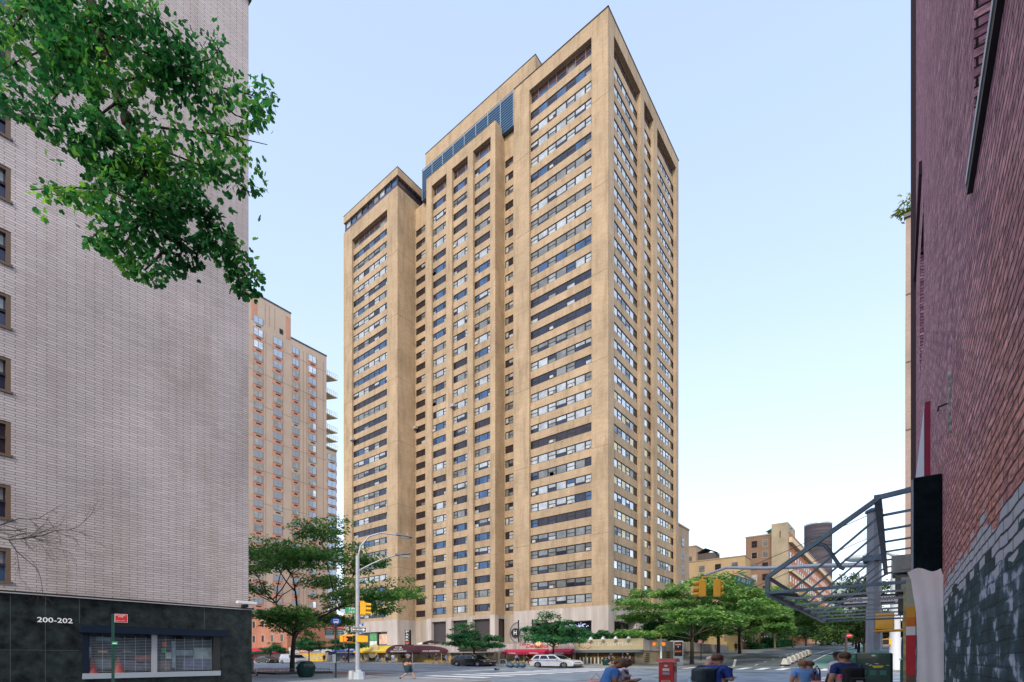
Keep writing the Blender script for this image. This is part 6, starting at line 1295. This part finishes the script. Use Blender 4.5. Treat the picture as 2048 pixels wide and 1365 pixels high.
        for dx in (rb_[0]+(fb_[0]-rb_[0])*.615,rb_[0]+(fb_[0]-rb_[0])*.29): b.box(dx,dx+.012,side*(W_/2+.001),side*(W_/2+.004),.35,.95,plast); b.box(dx-.22,dx-.06,side*(W_/2+.0),side*(W_/2+.02),.84,.87,plast)
        b.build('door_seams',r_)
        if stripe:
            b=MB(); b.mesh([(xr+.3,side*(W_/2+.006),.99),(xf-1.1,side*(W_/2+.006),.86),(xf-1.05,side*(W_/2+.006),.79),(xr+.3,side*(W_/2+.006),.93)],[(0,1,2,3)],stripe); b.build('side_stripe',r_)
    b=MB(); b.box(xf-.03,xf+.012,-.5,.5,.52,.70,plast); b.box(xf-.02,xf+.02,-.7,.7,.30,.44,plast); b.build('grille',r_)
    b=MB(); b.box(xf+.02,xf+.03,-.16,.16,.40,.50,mat('orange_plate',(.75,.38,.05),.5)); b.build('number_plate',r_)
    return r_
suv_p=[(-2.2,.35),(-2.28,.5),(-2.26,.95),(-2.1,1.06),(.75,1.08),(1.1,1.05),(1.85,.95),(2.14,.84),(2.26,.62),(2.24,.35)]
suv_g=((-2.1,1.04),(1.05,1.04),(.25,1.62),(-1.78,1.60))
l=at(1112,64.2,0); silver=mat('silver_white_paint',(.62,.64,.70),.25,metal=.2,coat=.6); black=mat('black_car_paint',(.012,.013,.016),.12,coat=1)
c_=car('parked_car',suv_p,suv_g,1.84,(-1.35,1.38),.36,silver,'white car with blue side stripe and roof light bar parked outside the cafe',l,R(-90),'cars parked along the avenue',stripe=mat('blue_stripe',(.03,.14,.55),.4))
b=MB(); b.box(-.45,-.2,-.5,.5,1.65,1.75,mat('roof_light_bar',(.2,.22,.26),.3),bev=.03); b.build('roof_light_bar',c_)
suv2_p=[(-2.2,.35),(-2.28,.55),(-2.26,.98),(-2.1,1.05),(.9,1.07),(1.3,1.04),(2.0,.96),(2.2,.84),(2.28,.62),(2.25,.35)]
l=at(945,69.5,0); l=(54.0,onx(946,54)[1],gz(54)); car('parked_car',suv2_p,((-2.1,1.02),(1.15,1.04),(.4,1.6),(-1.75,1.56)),1.86,(-1.38,1.4),.37,black,'glossy black car parked behind the flying pigeon, under the small round street tree',l,R(-90),'cars parked along the avenue')
l=(54.0,onx(984,54)[1],gz(54)); 
l=(54.2,onx(536,54.2)[1],gz(54)); car('parked_car',suv2_p,((-2.0,.98),(1.0,1.0),(.3,1.45),(-1.5,1.43)),1.8,(-1.35,1.4),.34,black,'black and white saloon parked behind the white van at the far left',l,R(-90),'cars parked along the avenue')
van_p=[(-2.3,.35),(-2.36,.6),(-2.34,1.1),(1.3,1.1),(2.0,1.0),(2.35,.86),(2.42,.6),(2.4,.35)]
l=(54.0,onx(587,54)[1],gz(54)); car('delivery_van',van_p,((-2.32,1.08),(1.75,1.05),(.95,1.85),(-2.25,1.9)),1.9,(-1.5,1.55),.35,mat('white_van_paint',(.68,.68,.70),.3,coat=.4),'white delivery van parked behind the trunk of the corner street tree',l,R(-90),None,cat='van',win=((.68,.80),(.82,.95)))
far_car=None
for i,(px,Y_) in enumerate(((1655,175),(1662,195),(1668,215))):
    x,y=PX(px,Y_); y=20.0-1.6; Yc2,x=ony(px,y-.2); l=(x,y,gz(x)); car('parked_car',suv_p,suv_g,1.84,(-1.35,1.38),.36,black if i!=1 else silver,['distant dark car parked on the left kerb, nearest of three','distant silver car parked between two dark ones','most distant dark car parked on the left kerb'][i],l,R(180),'distant cars on the side street')

# ------------------------------------------------------------------ people
skin_l=mat('light_skin',(.48,.27,.20),.55); skin_d=mat('brown_skin',(.20,.085,.045),.5)
def person(label,loc,rz,h=1.72,skin=skin_l,shirt=None,trousers=None,shoe=None,hair=None,pose='stand',sleeve=.5,shorts=False,hairlen=0,stout=1.0,head_tilt=0,lean=0,near=False,extra=None,arms=None,group=None,dress=False,turn=0,hat=None):
    shoe=shoe or mat('dark_shoe',(.02,.02,.022),.6); k=h/1.75
    J={'pel':(0,0,.95),'sp1':(.0,0,1.12),'sp2':(.0,0,1.30),'chest':(0,0,1.42),'neck':(.01,0,1.50),'hd0':(.03,0,1.58),'hd1':(.035,0,1.66),'hd2':(.02,0,1.735)}
    for s_,n_ in ((1,'L'),(-1,'R')):
        J['sh'+n_]=(0,.17*s_,1.42); J['hip'+n_]=(0,.095*s_,.90)
        J['el'+n_]=(-.03,.24*s_,1.14); J['wr'+n_]=(.06,.25*s_,.90); J['ha'+n_]=(.08,.25*s_,.82)
        J['kn'+n_]=(.02,.10*s_,.50); J['an'+n_]=(-.02,.10*s_,.09); J['to'+n_]=(.16,.11*s_,.04)
    if pose=='walk':
        J['knL']=(.20,.10,.52); J['anL']=(.33,.10,.10); J['toL']=(.50,.11,.08); J['knR']=(-.02,-.10,.49); J['anR']=(-.33,-.10,.17); J['toR']=(-.20,-.11,.04)
        J['elR']=(.10,-.24,1.15); J['wrR']=(.27,-.22,.98); J['haR']=(.34,-.21,.93); J['elL']=(-.16,.24,1.15); J['wrL']=(-.14,.25,.92); J['haL']=(-.12,.25,.84)
    if arms=='phone':
        J['elR']=(.02,-.24,1.14); J['wrR']=(.26,-.12,1.14); J['haR']=(.34,-.08,1.18); J['elL']=(.02,.24,1.14); J['wrL']=(.26,.10,1.12); J['haL']=(.33,.06,1.16)
    if arms=='one':
        J['elR']=(.02,-.25,1.14); J['wrR']=(.27,-.22,1.10); J['haR']=(.35,-.20,1.12)
    if arms=='back':   # hands at rest by the sides, seen from behind
        pass
    for n_ in ('sp2','chest','neck','hd0','hd1','hd2','shL','shR','elL','elR','wrL','wrR','haL','haR'):
        x,y,z=J[n_]; J[n_]=(x+lean*(z-.95),y,z)
    if head_tilt:
        for n_ in ('hd0','hd1','hd2'):
            x,y,z=J[n_]; J[n_]=(x+head_tilt*(z-1.46),y,z-abs(head_tilt)*(z-1.5)*.25)
    st=stout
    Rr={'pel':(.155*st,.135*st),'sp1':(.15*st,.125*st),'sp2':(.155*st,.125*st),'chest':(.15,.12),'neck':(.06,.06),'hd0':(.083,.094),'hd1':(.100,.118),'hd2':(.084,.10)}
    for n_ in 'LR':
        Rr['sh'+n_]=(.085,.085); Rr['el'+n_]=(.052,.052); Rr['wr'+n_]=(.032,.034); Rr['ha'+n_]=(.036,.026); Rr['hip'+n_]=(.105*st,.11*st); Rr['kn'+n_]=(.065,.068); Rr['an'+n_]=(.042,.045); Rr['to'+n_]=(.042,.035)
    E=[('pel','sp1'),('sp1','sp2'),('sp2','chest'),('chest','neck'),('neck','hd0'),('hd0','hd1'),('hd1','hd2')]
    for n_ in 'LR': E+=[('chest','sh'+n_),('sh'+n_,'el'+n_),('el'+n_,'wr'+n_),('wr'+n_,'ha'+n_),('pel','hip'+n_),('hip'+n_,'kn'+n_),('kn'+n_,'an'+n_),('an'+n_,'to'+n_)]
    if near:
        for n_,s_ in (('L',1),('R',-1)):
            hp=Vector(J['ha'+n_]); wd=(hp-Vector(J['wr'+n_])).normalized(); sd=wd.cross(Vector((0,0,1))); sd=sd.normalized() if sd.length>.1 else Vector((1,0,0))
            for i,ln in enumerate((.055,.065,.062,.05)):
                a=hp+sd*(i-1.5)*.02+wd*.02; m_=a+wd*ln*.6; e_=m_+(wd+Vector((0,0,-.6))).normalized()*ln*.5
                for j,p in enumerate((a,m_,e_)): J[f'f{n_}{i}{j}']=tuple(p); Rr[f'f{n_}{i}{j}']=(.010-.001*j,.010-.001*j)
                E+=[('ha'+n_,f'f{n_}{i}0'),(f'f{n_}{i}0',f'f{n_}{i}1'),(f'f{n_}{i}1',f'f{n_}{i}2')]
            a=hp+sd*.04*s_*-1-wd*.01; e_=a+(sd*-s_+wd).normalized()*.04
            for j,p in enumerate((a,e_)): J[f't{n_}{j}']=tuple(p); Rr[f't{n_}{j}']=(.011,.011)
            E+=[('ha'+n_,f't{n_}0'),(f't{n_}0',f't{n_}1')]
    names=list(J); me=bpy.data.meshes.new('p'); me.from_pydata([J[n_] for n_ in names],[(names.index(a),names.index(b)) for a,b in E],[])
    o=bpy.data.objects.new('p',me); COL.objects.link(o); m_=o.modifiers.new('s','SKIN'); sk=me.skin_vertices[0].data
    for i,n_ in enumerate(names): sk[i].radius=Rr[n_]; sk[i].use_root=(n_=='pel')
    ss=o.modifiers.new('u','SUBSURF'); ss.levels=2 if near else 1; ss.render_levels=ss.levels
    dg=bpy.context.evaluated_depsgraph_get(); nm=bpy.data.meshes.new_from_object(o.evaluated_get(dg)); bpy.data.objects.remove(o); bpy.data.meshes.remove(me)
    mats=[skin,shirt,trousers,shoe]; 
    for mm in mats: nm.materials.append(mm)
    P={n_:Vector(J[n_]) for n_ in names}; seg=[(a,b,P[a],P[b]) for a,b in E]
    for f in nm.polygons:
        c=f.center; best=None
        for a,b,pa,pb in seg:
            d=pb-pa; t=max(0,min(1,(c-pa).dot(d)/max(d.length_squared,1e-9))); q_=(c-(pa+d*t)).length-(.0 if a[:2] in('el','wr','kn') else .04)
            if best is None or q_<best[0]: best=(q_,a,b,t)
        _,a,b,t=best; ab=a[:2]+b[:2]; mi=0
        if a in('pel','sp1','sp2') and b in('sp1','sp2','chest'): mi=1 if c.z>.98 else 2
        elif a=='chest' and b[:2]=='sh': mi=1
        elif b=='neck': mi=1 if t<.75 else 0
        elif a[:2]=='sh': mi=1 if (t<sleeve*2 or sleeve>=.5 and t<.8) else 0
        elif a[:2]=='el': mi=1 if sleeve>.6 else 0
        elif b[:3]=='hip' or a=='pel': mi=2
        elif a[:3]=='hip': mi=2 if (not shorts or t<.92) else 0
        elif a[:2]=='kn': mi=0 if shorts else 2
        elif a[:2]=='an': mi=3
        if dress and c.z>.62 and mi==2: mi=1
        f.material_index=mi; f.use_smooth=True
    body=bpy.data.objects.new('person',nm); COL.objects.link(body); body.location=loc; body.rotation_euler[2]=rz; body.scale=(S*k,S*k,k); tag(body,label,'person',group)
    hc=P['hd1']
    if hair:
        b=MB(); back=-.022; rs2=random.Random(int(abs(loc[0])*100)); n1=9; vs=[];fs=[]; sg=14
        zc=hc.z+.012
        for i in range(n1+1):
            t=math.pi*.72*i/n1
            for j in range(sg):
                a=2*math.pi*j/sg; front=max(0,math.cos(a)); tt=t*(1-.50*front); rr=1.0+.03*rs2.random()
                vs.append((hc.x+back+0.118*rr*math.sin(tt)*math.cos(a),hc.y+.094*rr*math.sin(tt)*math.sin(a),zc+.108*rr*math.cos(tt)-(hairlen*(i/n1)**2*(1-front))))
        for i in range(n1):
            for j in range(sg): fs.append((i*sg+j,(i+1)*sg+j,(i+1)*sg+(j+1)%sg,i*sg+(j+1)%sg))
        b.mesh(vs,fs,hair,True)
        if hairlen==-1: pass
        b.build('hair',body)
    if hat:
        b=MB(); b.ball((hc.x-.01,0,hc.z+.05),.115,hat,12,8,sc=(1.05,.9,.75)); b.box(hc.x+.05,hc.x+.2,-.07,.07,hc.z+.03,hc.z+.045,hat,bev=.005); b.build('cap',body)
    if near:
        b=MB(); fx=hc.x+.108; b.mesh([(fx-.005,-.014,hc.z-.03),(fx-.005,.014,hc.z-.03),(fx+.022,0,hc.z-.03),(fx-.005,0,hc.z+.02)],[(0,2,1),(0,3,2),(1,2,3)],skin)
        for s_ in (-1,1): b.ball((hc.x+.02,s_*.088,hc.z-.01),.026,skin,7,6,sc=(.7,.35,1.2)); b.ball((fx-.012,s_*.032,hc.z+.015),.011,mat('eye_dark',(.03,.02,.02),.3),6,5)
        b.box(fx-.012,fx-.002,-.022,.022,hc.z-.062,hc.z-.054,mat('lip_tone',(.35,.12,.10),.5)); b.build('face_features',body)
        b=MB(); nz=P['neck']; b.lathe((nz.x,0,nz.z-.055),[(.105,0),(.085,.025),(.078,.05)],shirt,14,cap=False); b.build('collar',body)
    if extra: extra(body,P)
    return body
def backpack(p,label,m_,loc_off=-.27,h=.46,w=.32,z=1.22,accent=None):
    r2=empty('backpack',(0,0,0)); r2.location=p.location; r2.rotation_euler=p.rotation_euler; r2.scale=p.scale; tag(r2,label,'backpack'); b=MB(); b.box(loc_off,-.12,-w/2,w/2,z-h/2,z+h/2,m_,bev=.075); b.build('pack_body',r2)
    b=MB(); b.box(loc_off-.055,loc_off+.02,-w/2+.05,w/2-.05,z-h/2+.04,z-.02,m_,bev=.03); b.box(loc_off-.06,loc_off-.054,-w/2+.06,w/2-.06,z-.035,z-.025,mat('zip_grey',(.2,.2,.2),.5)); b.build('front_pocket',r2)
    b=MB(); 
    for s_ in (-1,1): b.tube([(-.13,s_*.11,z+h/2-.05),(.02,s_*.12,z+h/2+.04),(.13,s_*.12,z+.05),(.0,s_*.17,z-.15)],.022,m_,6)
    b.build('strap',r2)
    if accent: 
        b=MB(); b.box(loc_off-.075,loc_off-.06,-.05,.05,z-.12,z-.09,accent); b.build('badge',r2); b=MB(); b.box(-.2,-.14,w/2,w/2+.05,z-.05,z+.05,mat('pink_bottle',(.8,.1,.3),.4),bev=.01); b.build('side_pocket_bottle',r2)
    return r2
denimL=mat('light_denim',(.30,.40,.55),.8,var=.15,vs=8); navy=mat('navy_cloth',(.012,.018,.05),.8); blackc=mat('black_cloth',(.012,.013,.016),.8); royal=mat('royal_blue_polo',(.012,.045,.27),.75,var=.15,vs=9); sky=mat('light_blue_cloth',(.16,.35,.72),.8,var=.15,vs=7); midblue=mat('blue_tshirt',(.05,.17,.48),.8,var=.15,vs=8); whitec=mat('white_cloth',(.72,.66,.74),.8,var=.08,vs=8); grey_c=mat('grey_cloth',(.25,.26,.28),.8); tealsh=mat('teal_black_shorts',(.015,.05,.07),.8); whsock=mat('white_shoe',(.6,.6,.62),.6)
h_br=mat('brown_hair',(.10,.05,.025),.6,var=.4,vs=30); h_dk=mat('dark_hair',(.015,.012,.012),.5); h_gr=mat('grey_hair',(.16,.16,.17),.6,var=.4,vs=30); h_bl=mat('dark_blond_hair',(.25,.14,.06),.6,var=.4,vs=30)
def gl_(px,Y,z=None): x,y=PX(px,Y); return (x,y,gz(x) if z is None else z)
FWD=math.atan2(.617,.787)      # heading straight away from the camera
def hd(deg): return FWD+R(deg) # 0 = away from camera, -90 = towards the right of the picture
l=gl_(815,33.2); l=(l[0],l[1],gz(l[0])+.01)
person('stout grey haired man in black shirt and dark shorts striding across the avenue crosswalk',l,hd(-86),1.76,skin_l,blackc,tealsh,hair=h_gr,pose='walk',sleeve=.35,shorts=True,stout=1.6,near=True,arms='one')
# two women bottom centre
def phone(b,P): pass
p=person('woman in blue T-shirt with tied brown hair walking right and looking at her phone',gl_(1214,11.4),hd(-80),1.57,skin_d,midblue,denimL,hair=h_br,pose='stand',sleeve=.3,head_tilt=.75,near=True,arms='phone',hairlen=.05,lean=.18)
x,y=p.location.x,p.location.y
b=MB(); b.ball((.20,.0,1.66),.05,h_br,8,6); b.ball((.155,.0,1.63),.042,h_br,8,6); tag(b.build('hair_bun',p))
p2=person('dark haired woman in white top walking right of the woman in blue T-shirt',gl_(1238,12.0),hd(-70),1.56,skin_d,whitec,denimL,hair=h_dk,pose='stand',sleeve=.3,head_tilt=.45,near=True,arms='phone',lean=.08)
r2=empty('pink_handbag',(0,0,0)); r2.location=gl_(1192,11.6,.86); r2.rotation_euler[2]=hd(-80); r2.scale=SS; tag(r2,'pale pink handbag on the shoulder of the woman in blue','handbag'); b=MB(); pkc=mat('pale_pink_leather',(.62,.33,.32),.6); b.box(-.14,.13,-.06,.06,-.12,.20,pkc,bev=.04); b.build('bag_body',r2); b=MB(); b.tube([(-.10,0,.2),(.0,0,.36),(.10,0,.2)],.010,pkc,6); b.build('handle',r2)
r2=empty('mobile_phone',(0,0,0)); r2.location=gl_(1232,11.2,1.13); r2.rotation_euler[2]=hd(-80); r2.scale=SS; tag(r2,'dark mobile phone held by the woman in the blue T-shirt','phone'); b=MB(); b.box(-.06,.07,-.03,.03,0,.012,blk,bev=.003); b.build('phone_body',r2)
r2=empty('black_purse',(0,0,0)); r2.location=gl_(1252,11.8,.98); r2.rotation_euler[2]=hd(-70); r2.scale=SS; tag(r2,'small black purse held by the woman in white','purse'); b=MB(); b.ball((0,0,.03),.075,blk,10,7,sc=(1.2,.6,.7)); b.build('purse_body',r2); b=MB(); b.lathe((-.04,0,.08),[(.03,0),(.035,.12)],whitec,10); b.build('paper_cup',r2)
# man in royal blue polo with a long dark backpack
p=person('man in royal blue polo shirt looking away to the right at the crossing',gl_(1434,11.7),hd(-55),1.65,skin_l,royal,navy,hair=h_br,pose='stand',sleeve=.4,near=True,arms='phone',stout=1.08)
r2=backpack(p,'dark travel backpack bulging behind the man in the royal blue polo',mat('dark_teal_nylon',(.012,.03,.045),.55,var=.4,vs=9),-.42,.62,.34,1.12); r2.rotation_euler[2]=hd(-75)
r2=empty('water_bottle',(0,0,0)); r2.location=gl_(1380,11.4,1.02); r2.scale=(1.3,1.3,1); tag(r2,'pale blue water bottle in the side pocket of the travel backpack','bottle'); b=MB(); b.lathe((0,0,-.12),[(.035,0),(.04,.16),(.02,.2),(.02,.23)],mat('pale_blue_bottle',(.35,.55,.7),.2),12); b.build('bottle_body',r2)
person('person in pale cap bending behind the man in the royal blue polo',gl_(1404,13.4),hd(-60),1.6,skin_l,navy,navy,hair=None,hat=mat('pale_cap',(.62,.5,.46),.7),pose='stand',sleeve=.4,near=True,head_tilt=.5,lean=.22)
# woman in light blue with companion, man with backpack
p=person('woman in light blue short sleeved shirt with dark blond hair seen from behind',gl_(1606,13.6),hd(-4),1.50,skin_l,sky,denimL,hair=h_bl,pose='stand',sleeve=.3,near=True,hairlen=.03,stout=1.12)
person('person mostly hidden behind the woman in the light blue shirt, brown hair',gl_(1620,14.6),hd(20),1.46,skin_l,sky,denimL,hair=h_br,pose='stand',near=True)
r2=empty('pink_shoulder_bag',(0,0,0)); r2.location=gl_(1634,13.4,.84); r2.rotation_euler[2]=hd(-90); r2.scale=SS; tag(r2,'pale pink shoulder bag hanging on the right arm of the woman in light blue','handbag'); b=MB(); b.box(-.11,.11,-.06,.06,-.12,.12,pkc,bev=.04); b.build('bag_body',r2); b=MB(); b.tube([(-.06,0,.1),(-.06,-.0,.38),(.0,0,.52),(.05,0,.4),(.06,0,.1)],.014,mat('maroon_strap',(.12,.02,.04),.6),6); b.build('strap',r2)
p=person('man in navy T-shirt wearing a black backpack beside the green mail storage box',gl_(1690,12.3),hd(0),1.70,skin_l,mat('navy_blue_tee',(.012,.035,.16),.8),denimL,hair=h_br,pose='stand',sleeve=.35,near=True,stout=1.15)
backpack(p,'black backpack with small grey logo patch on the man beside the green mailbox',blackc,-.30,.48,.34,1.16,accent=mat('grey_badge',(.5,.5,.55),.5))
person('person in black cap and pale shirt walking ahead of the man with black backpack',gl_(1679,14.6),hd(10),1.72,skin_d,whitec,navy,hair=h_dk,hat=blackc,pose='stand',near=True)
# small pedestrians on the far pavement
FP=[(648,59,'woman in black top leaning at the yellow shop front',blackc,skin_l,h_bl,-120,'stand',True,1.66),
 (688,58,'woman in a white dress in front of the blue shop',whitec,skin_l,h_br,100,'walk',True,1.62),
 (694,59,'woman in violet top just right of the one in the white dress',mat('violet_cloth',(.15,.07,.22),.8),skin_l,h_dk,100,'walk',True,1.6),
 (726,59,'person in black T-shirt and red cap right of the traffic light pole',blackc,skin_l,h_dk,-80,'walk',True,1.7),
 (756,59.5,'person in blue jeans bending near the yellow awning shop',mat('denim_mid',(.06,.16,.36),.8),skin_l,h_bl,80,'walk',False,1.6),
 (774,59.5,'man in grey T-shirt seen from behind below the round awning emblem',grey_c,skin_l,h_gr,0,'stand',False,1.78),
 (786,59.5,'person in white top with dark hair beside the orange shop light',whitec,skin_l,h_dk,20,'stand',False,1.62),
 (873,57.5,'person in navy vest and purple shorts walking left of the black car',navy,skin_l,h_bl,85,'walk',True,1.68),
 (887,57.6,'person in black dress walking just behind the black car',blackc,skin_l,h_br,-100,'walk',True,1.66),
 (893,58.3,'woman in pale blue top and denim shorts right beside the black car',mat('pale_blue_top',(.45,.55,.75),.8),skin_l,h_br,-80,'walk',True,1.66),
 (1033,58.5,'person in lilac shirt behind the garbage bags at the cafe',mat('lilac_shirt',(.35,.38,.6),.8),skin_l,h_dk,-90,'walk',False,1.7),
 (1052,58.2,'person in navy shirt carrying a paper bag near the rear of the silver car',navy,skin_l,h_dk,-100,'walk',False,1.7),
 (1222,58.6,'person in dark blue T-shirt walking past the litter bin by the slippers shop',mat('dark_blue_tee',(.03,.06,.12),.8),skin_l,h_dk,-90,'walk',True,1.72),
 (1256,57.4,'person in black T-shirt with grey trousers walking left at the shop corner',blackc,skin_l,h_dk,80,'walk',False,1.72)]
for i,(px,u_,lab,sm_,sk_,hm_,hdg,pz_,shorts_,h_) in enumerate(FP):
    Y_,y_=onx(px,u_); person(lab,(u_,y_,gz(u_)+.145),hd(hdg),h_,sk_,sm_,(grey_c if i==13 else mat('purple_shorts',(.14,.11,.22),.8) if i==7 else denimL if i in(4,6,9) else navy),hair=hm_,pose=pz_,sleeve=.35,shorts=shorts_,group='pedestrians on the far pavement')
Y_,x_=ony(1472,24.5); person('dark clothed person standing by the third large street tree',(x_,24.5,gz(x_)+.145),hd(0),1.72,skin_l,blackc,blackc,hair=h_dk,pose='stand')
l=gl_(1768,44); person('person in black sitting low on the sidewalk beyond the green mailbox',(l[0],l[1],gz(l[0])-.45),hd(40),1.6,skin_l,blackc,blackc,hair=h_dk,pose='stand',lean=.5)
l=gl_(502,36.5); person('person in grey shirt walking out from behind the black granite corner',(l[0],l[1],gz(l[0])+.145),hd(90),1.6,skin_l,mat('slate_shirt',(.14,.13,.18),.8),grey_c,hair=h_dk,pose='walk',shorts=True,sleeve=.35)

# ------------------------------------------------------------------ light, sky, camera
world=bpy.data.worlds.new('World'); SC.world=world; world.use_nodes=True; nt=world.node_tree
bg=nt.nodes['Background']; sky_=nt.nodes.new('ShaderNodeTexSky'); sky_.sky_type='NISHITA'; sky_.sun_disc=False
sv=Vector((-.93,-.36,0)).normalized(); EL=R(36)
sky_.sun_elevation=EL; sky_.sun_rotation=math.atan2(sv.x,sv.y); sky_.altitude=50; sky_.air_density=1.0; sky_.dust_density=1.6; sky_.ozone_density=1.2
hs=nt.nodes.new('ShaderNodeHueSaturation'); hs.inputs['Hue'].default_value=.511; hs.inputs['Saturation'].default_value=1.22; hs.inputs['Value'].default_value=2.65
nt.links.new(sky_.outputs[0],hs.inputs['Color']); gm_=nt.nodes.new('ShaderNodeGamma'); gm_.inputs[1].default_value=.42; h2=nt.nodes.new('ShaderNodeHueSaturation'); h2.inputs['Value'].default_value=3.58; h2.inputs['Saturation'].default_value=.92; nt.links.new(hs.outputs[0],gm_.inputs[0]); nt.links.new(gm_.outputs[0],h2.inputs['Color']); nt.links.new(h2.outputs[0],bg.inputs['Color']); bg.inputs['Strength'].default_value=.145
sun=bpy.data.lights.new('sun','SUN'); sun.energy=2.6; sun.angle=R(7); sun.color=(1,.85,.66); so_=bpy.data.objects.new('sun',sun); COL.objects.link(so_)
d=Vector((sv.x*math.cos(EL),sv.y*math.cos(EL),math.sin(EL))); so_.rotation_euler=d.to_track_quat('Z','Y').to_euler()
cam=bpy.data.cameras.new('camera'); co_=bpy.data.objects.new('camera',cam); COL.objects.link(co_); SC.camera=co_
cam.sensor_width=36; cam.lens=F/2048*36; cam.shift_y=(HZ-682.5)/2048; cam.clip_start=.1; cam.clip_end=5000
co_.location=(0,0,CAMZ); co_.rotation_euler=(math.pi/2,0,TH-math.pi/2)
SC.view_settings.view_transform='Standard'; SC.view_settings.look='None'; SC.view_settings.exposure=0
SC.cycles.max_bounces=6; SC.cycles.transparent_max_bounces=4; SC.cycles.caustics_reflective=False; SC.cycles.caustics_refractive=False
SC.render.film_transparent=False
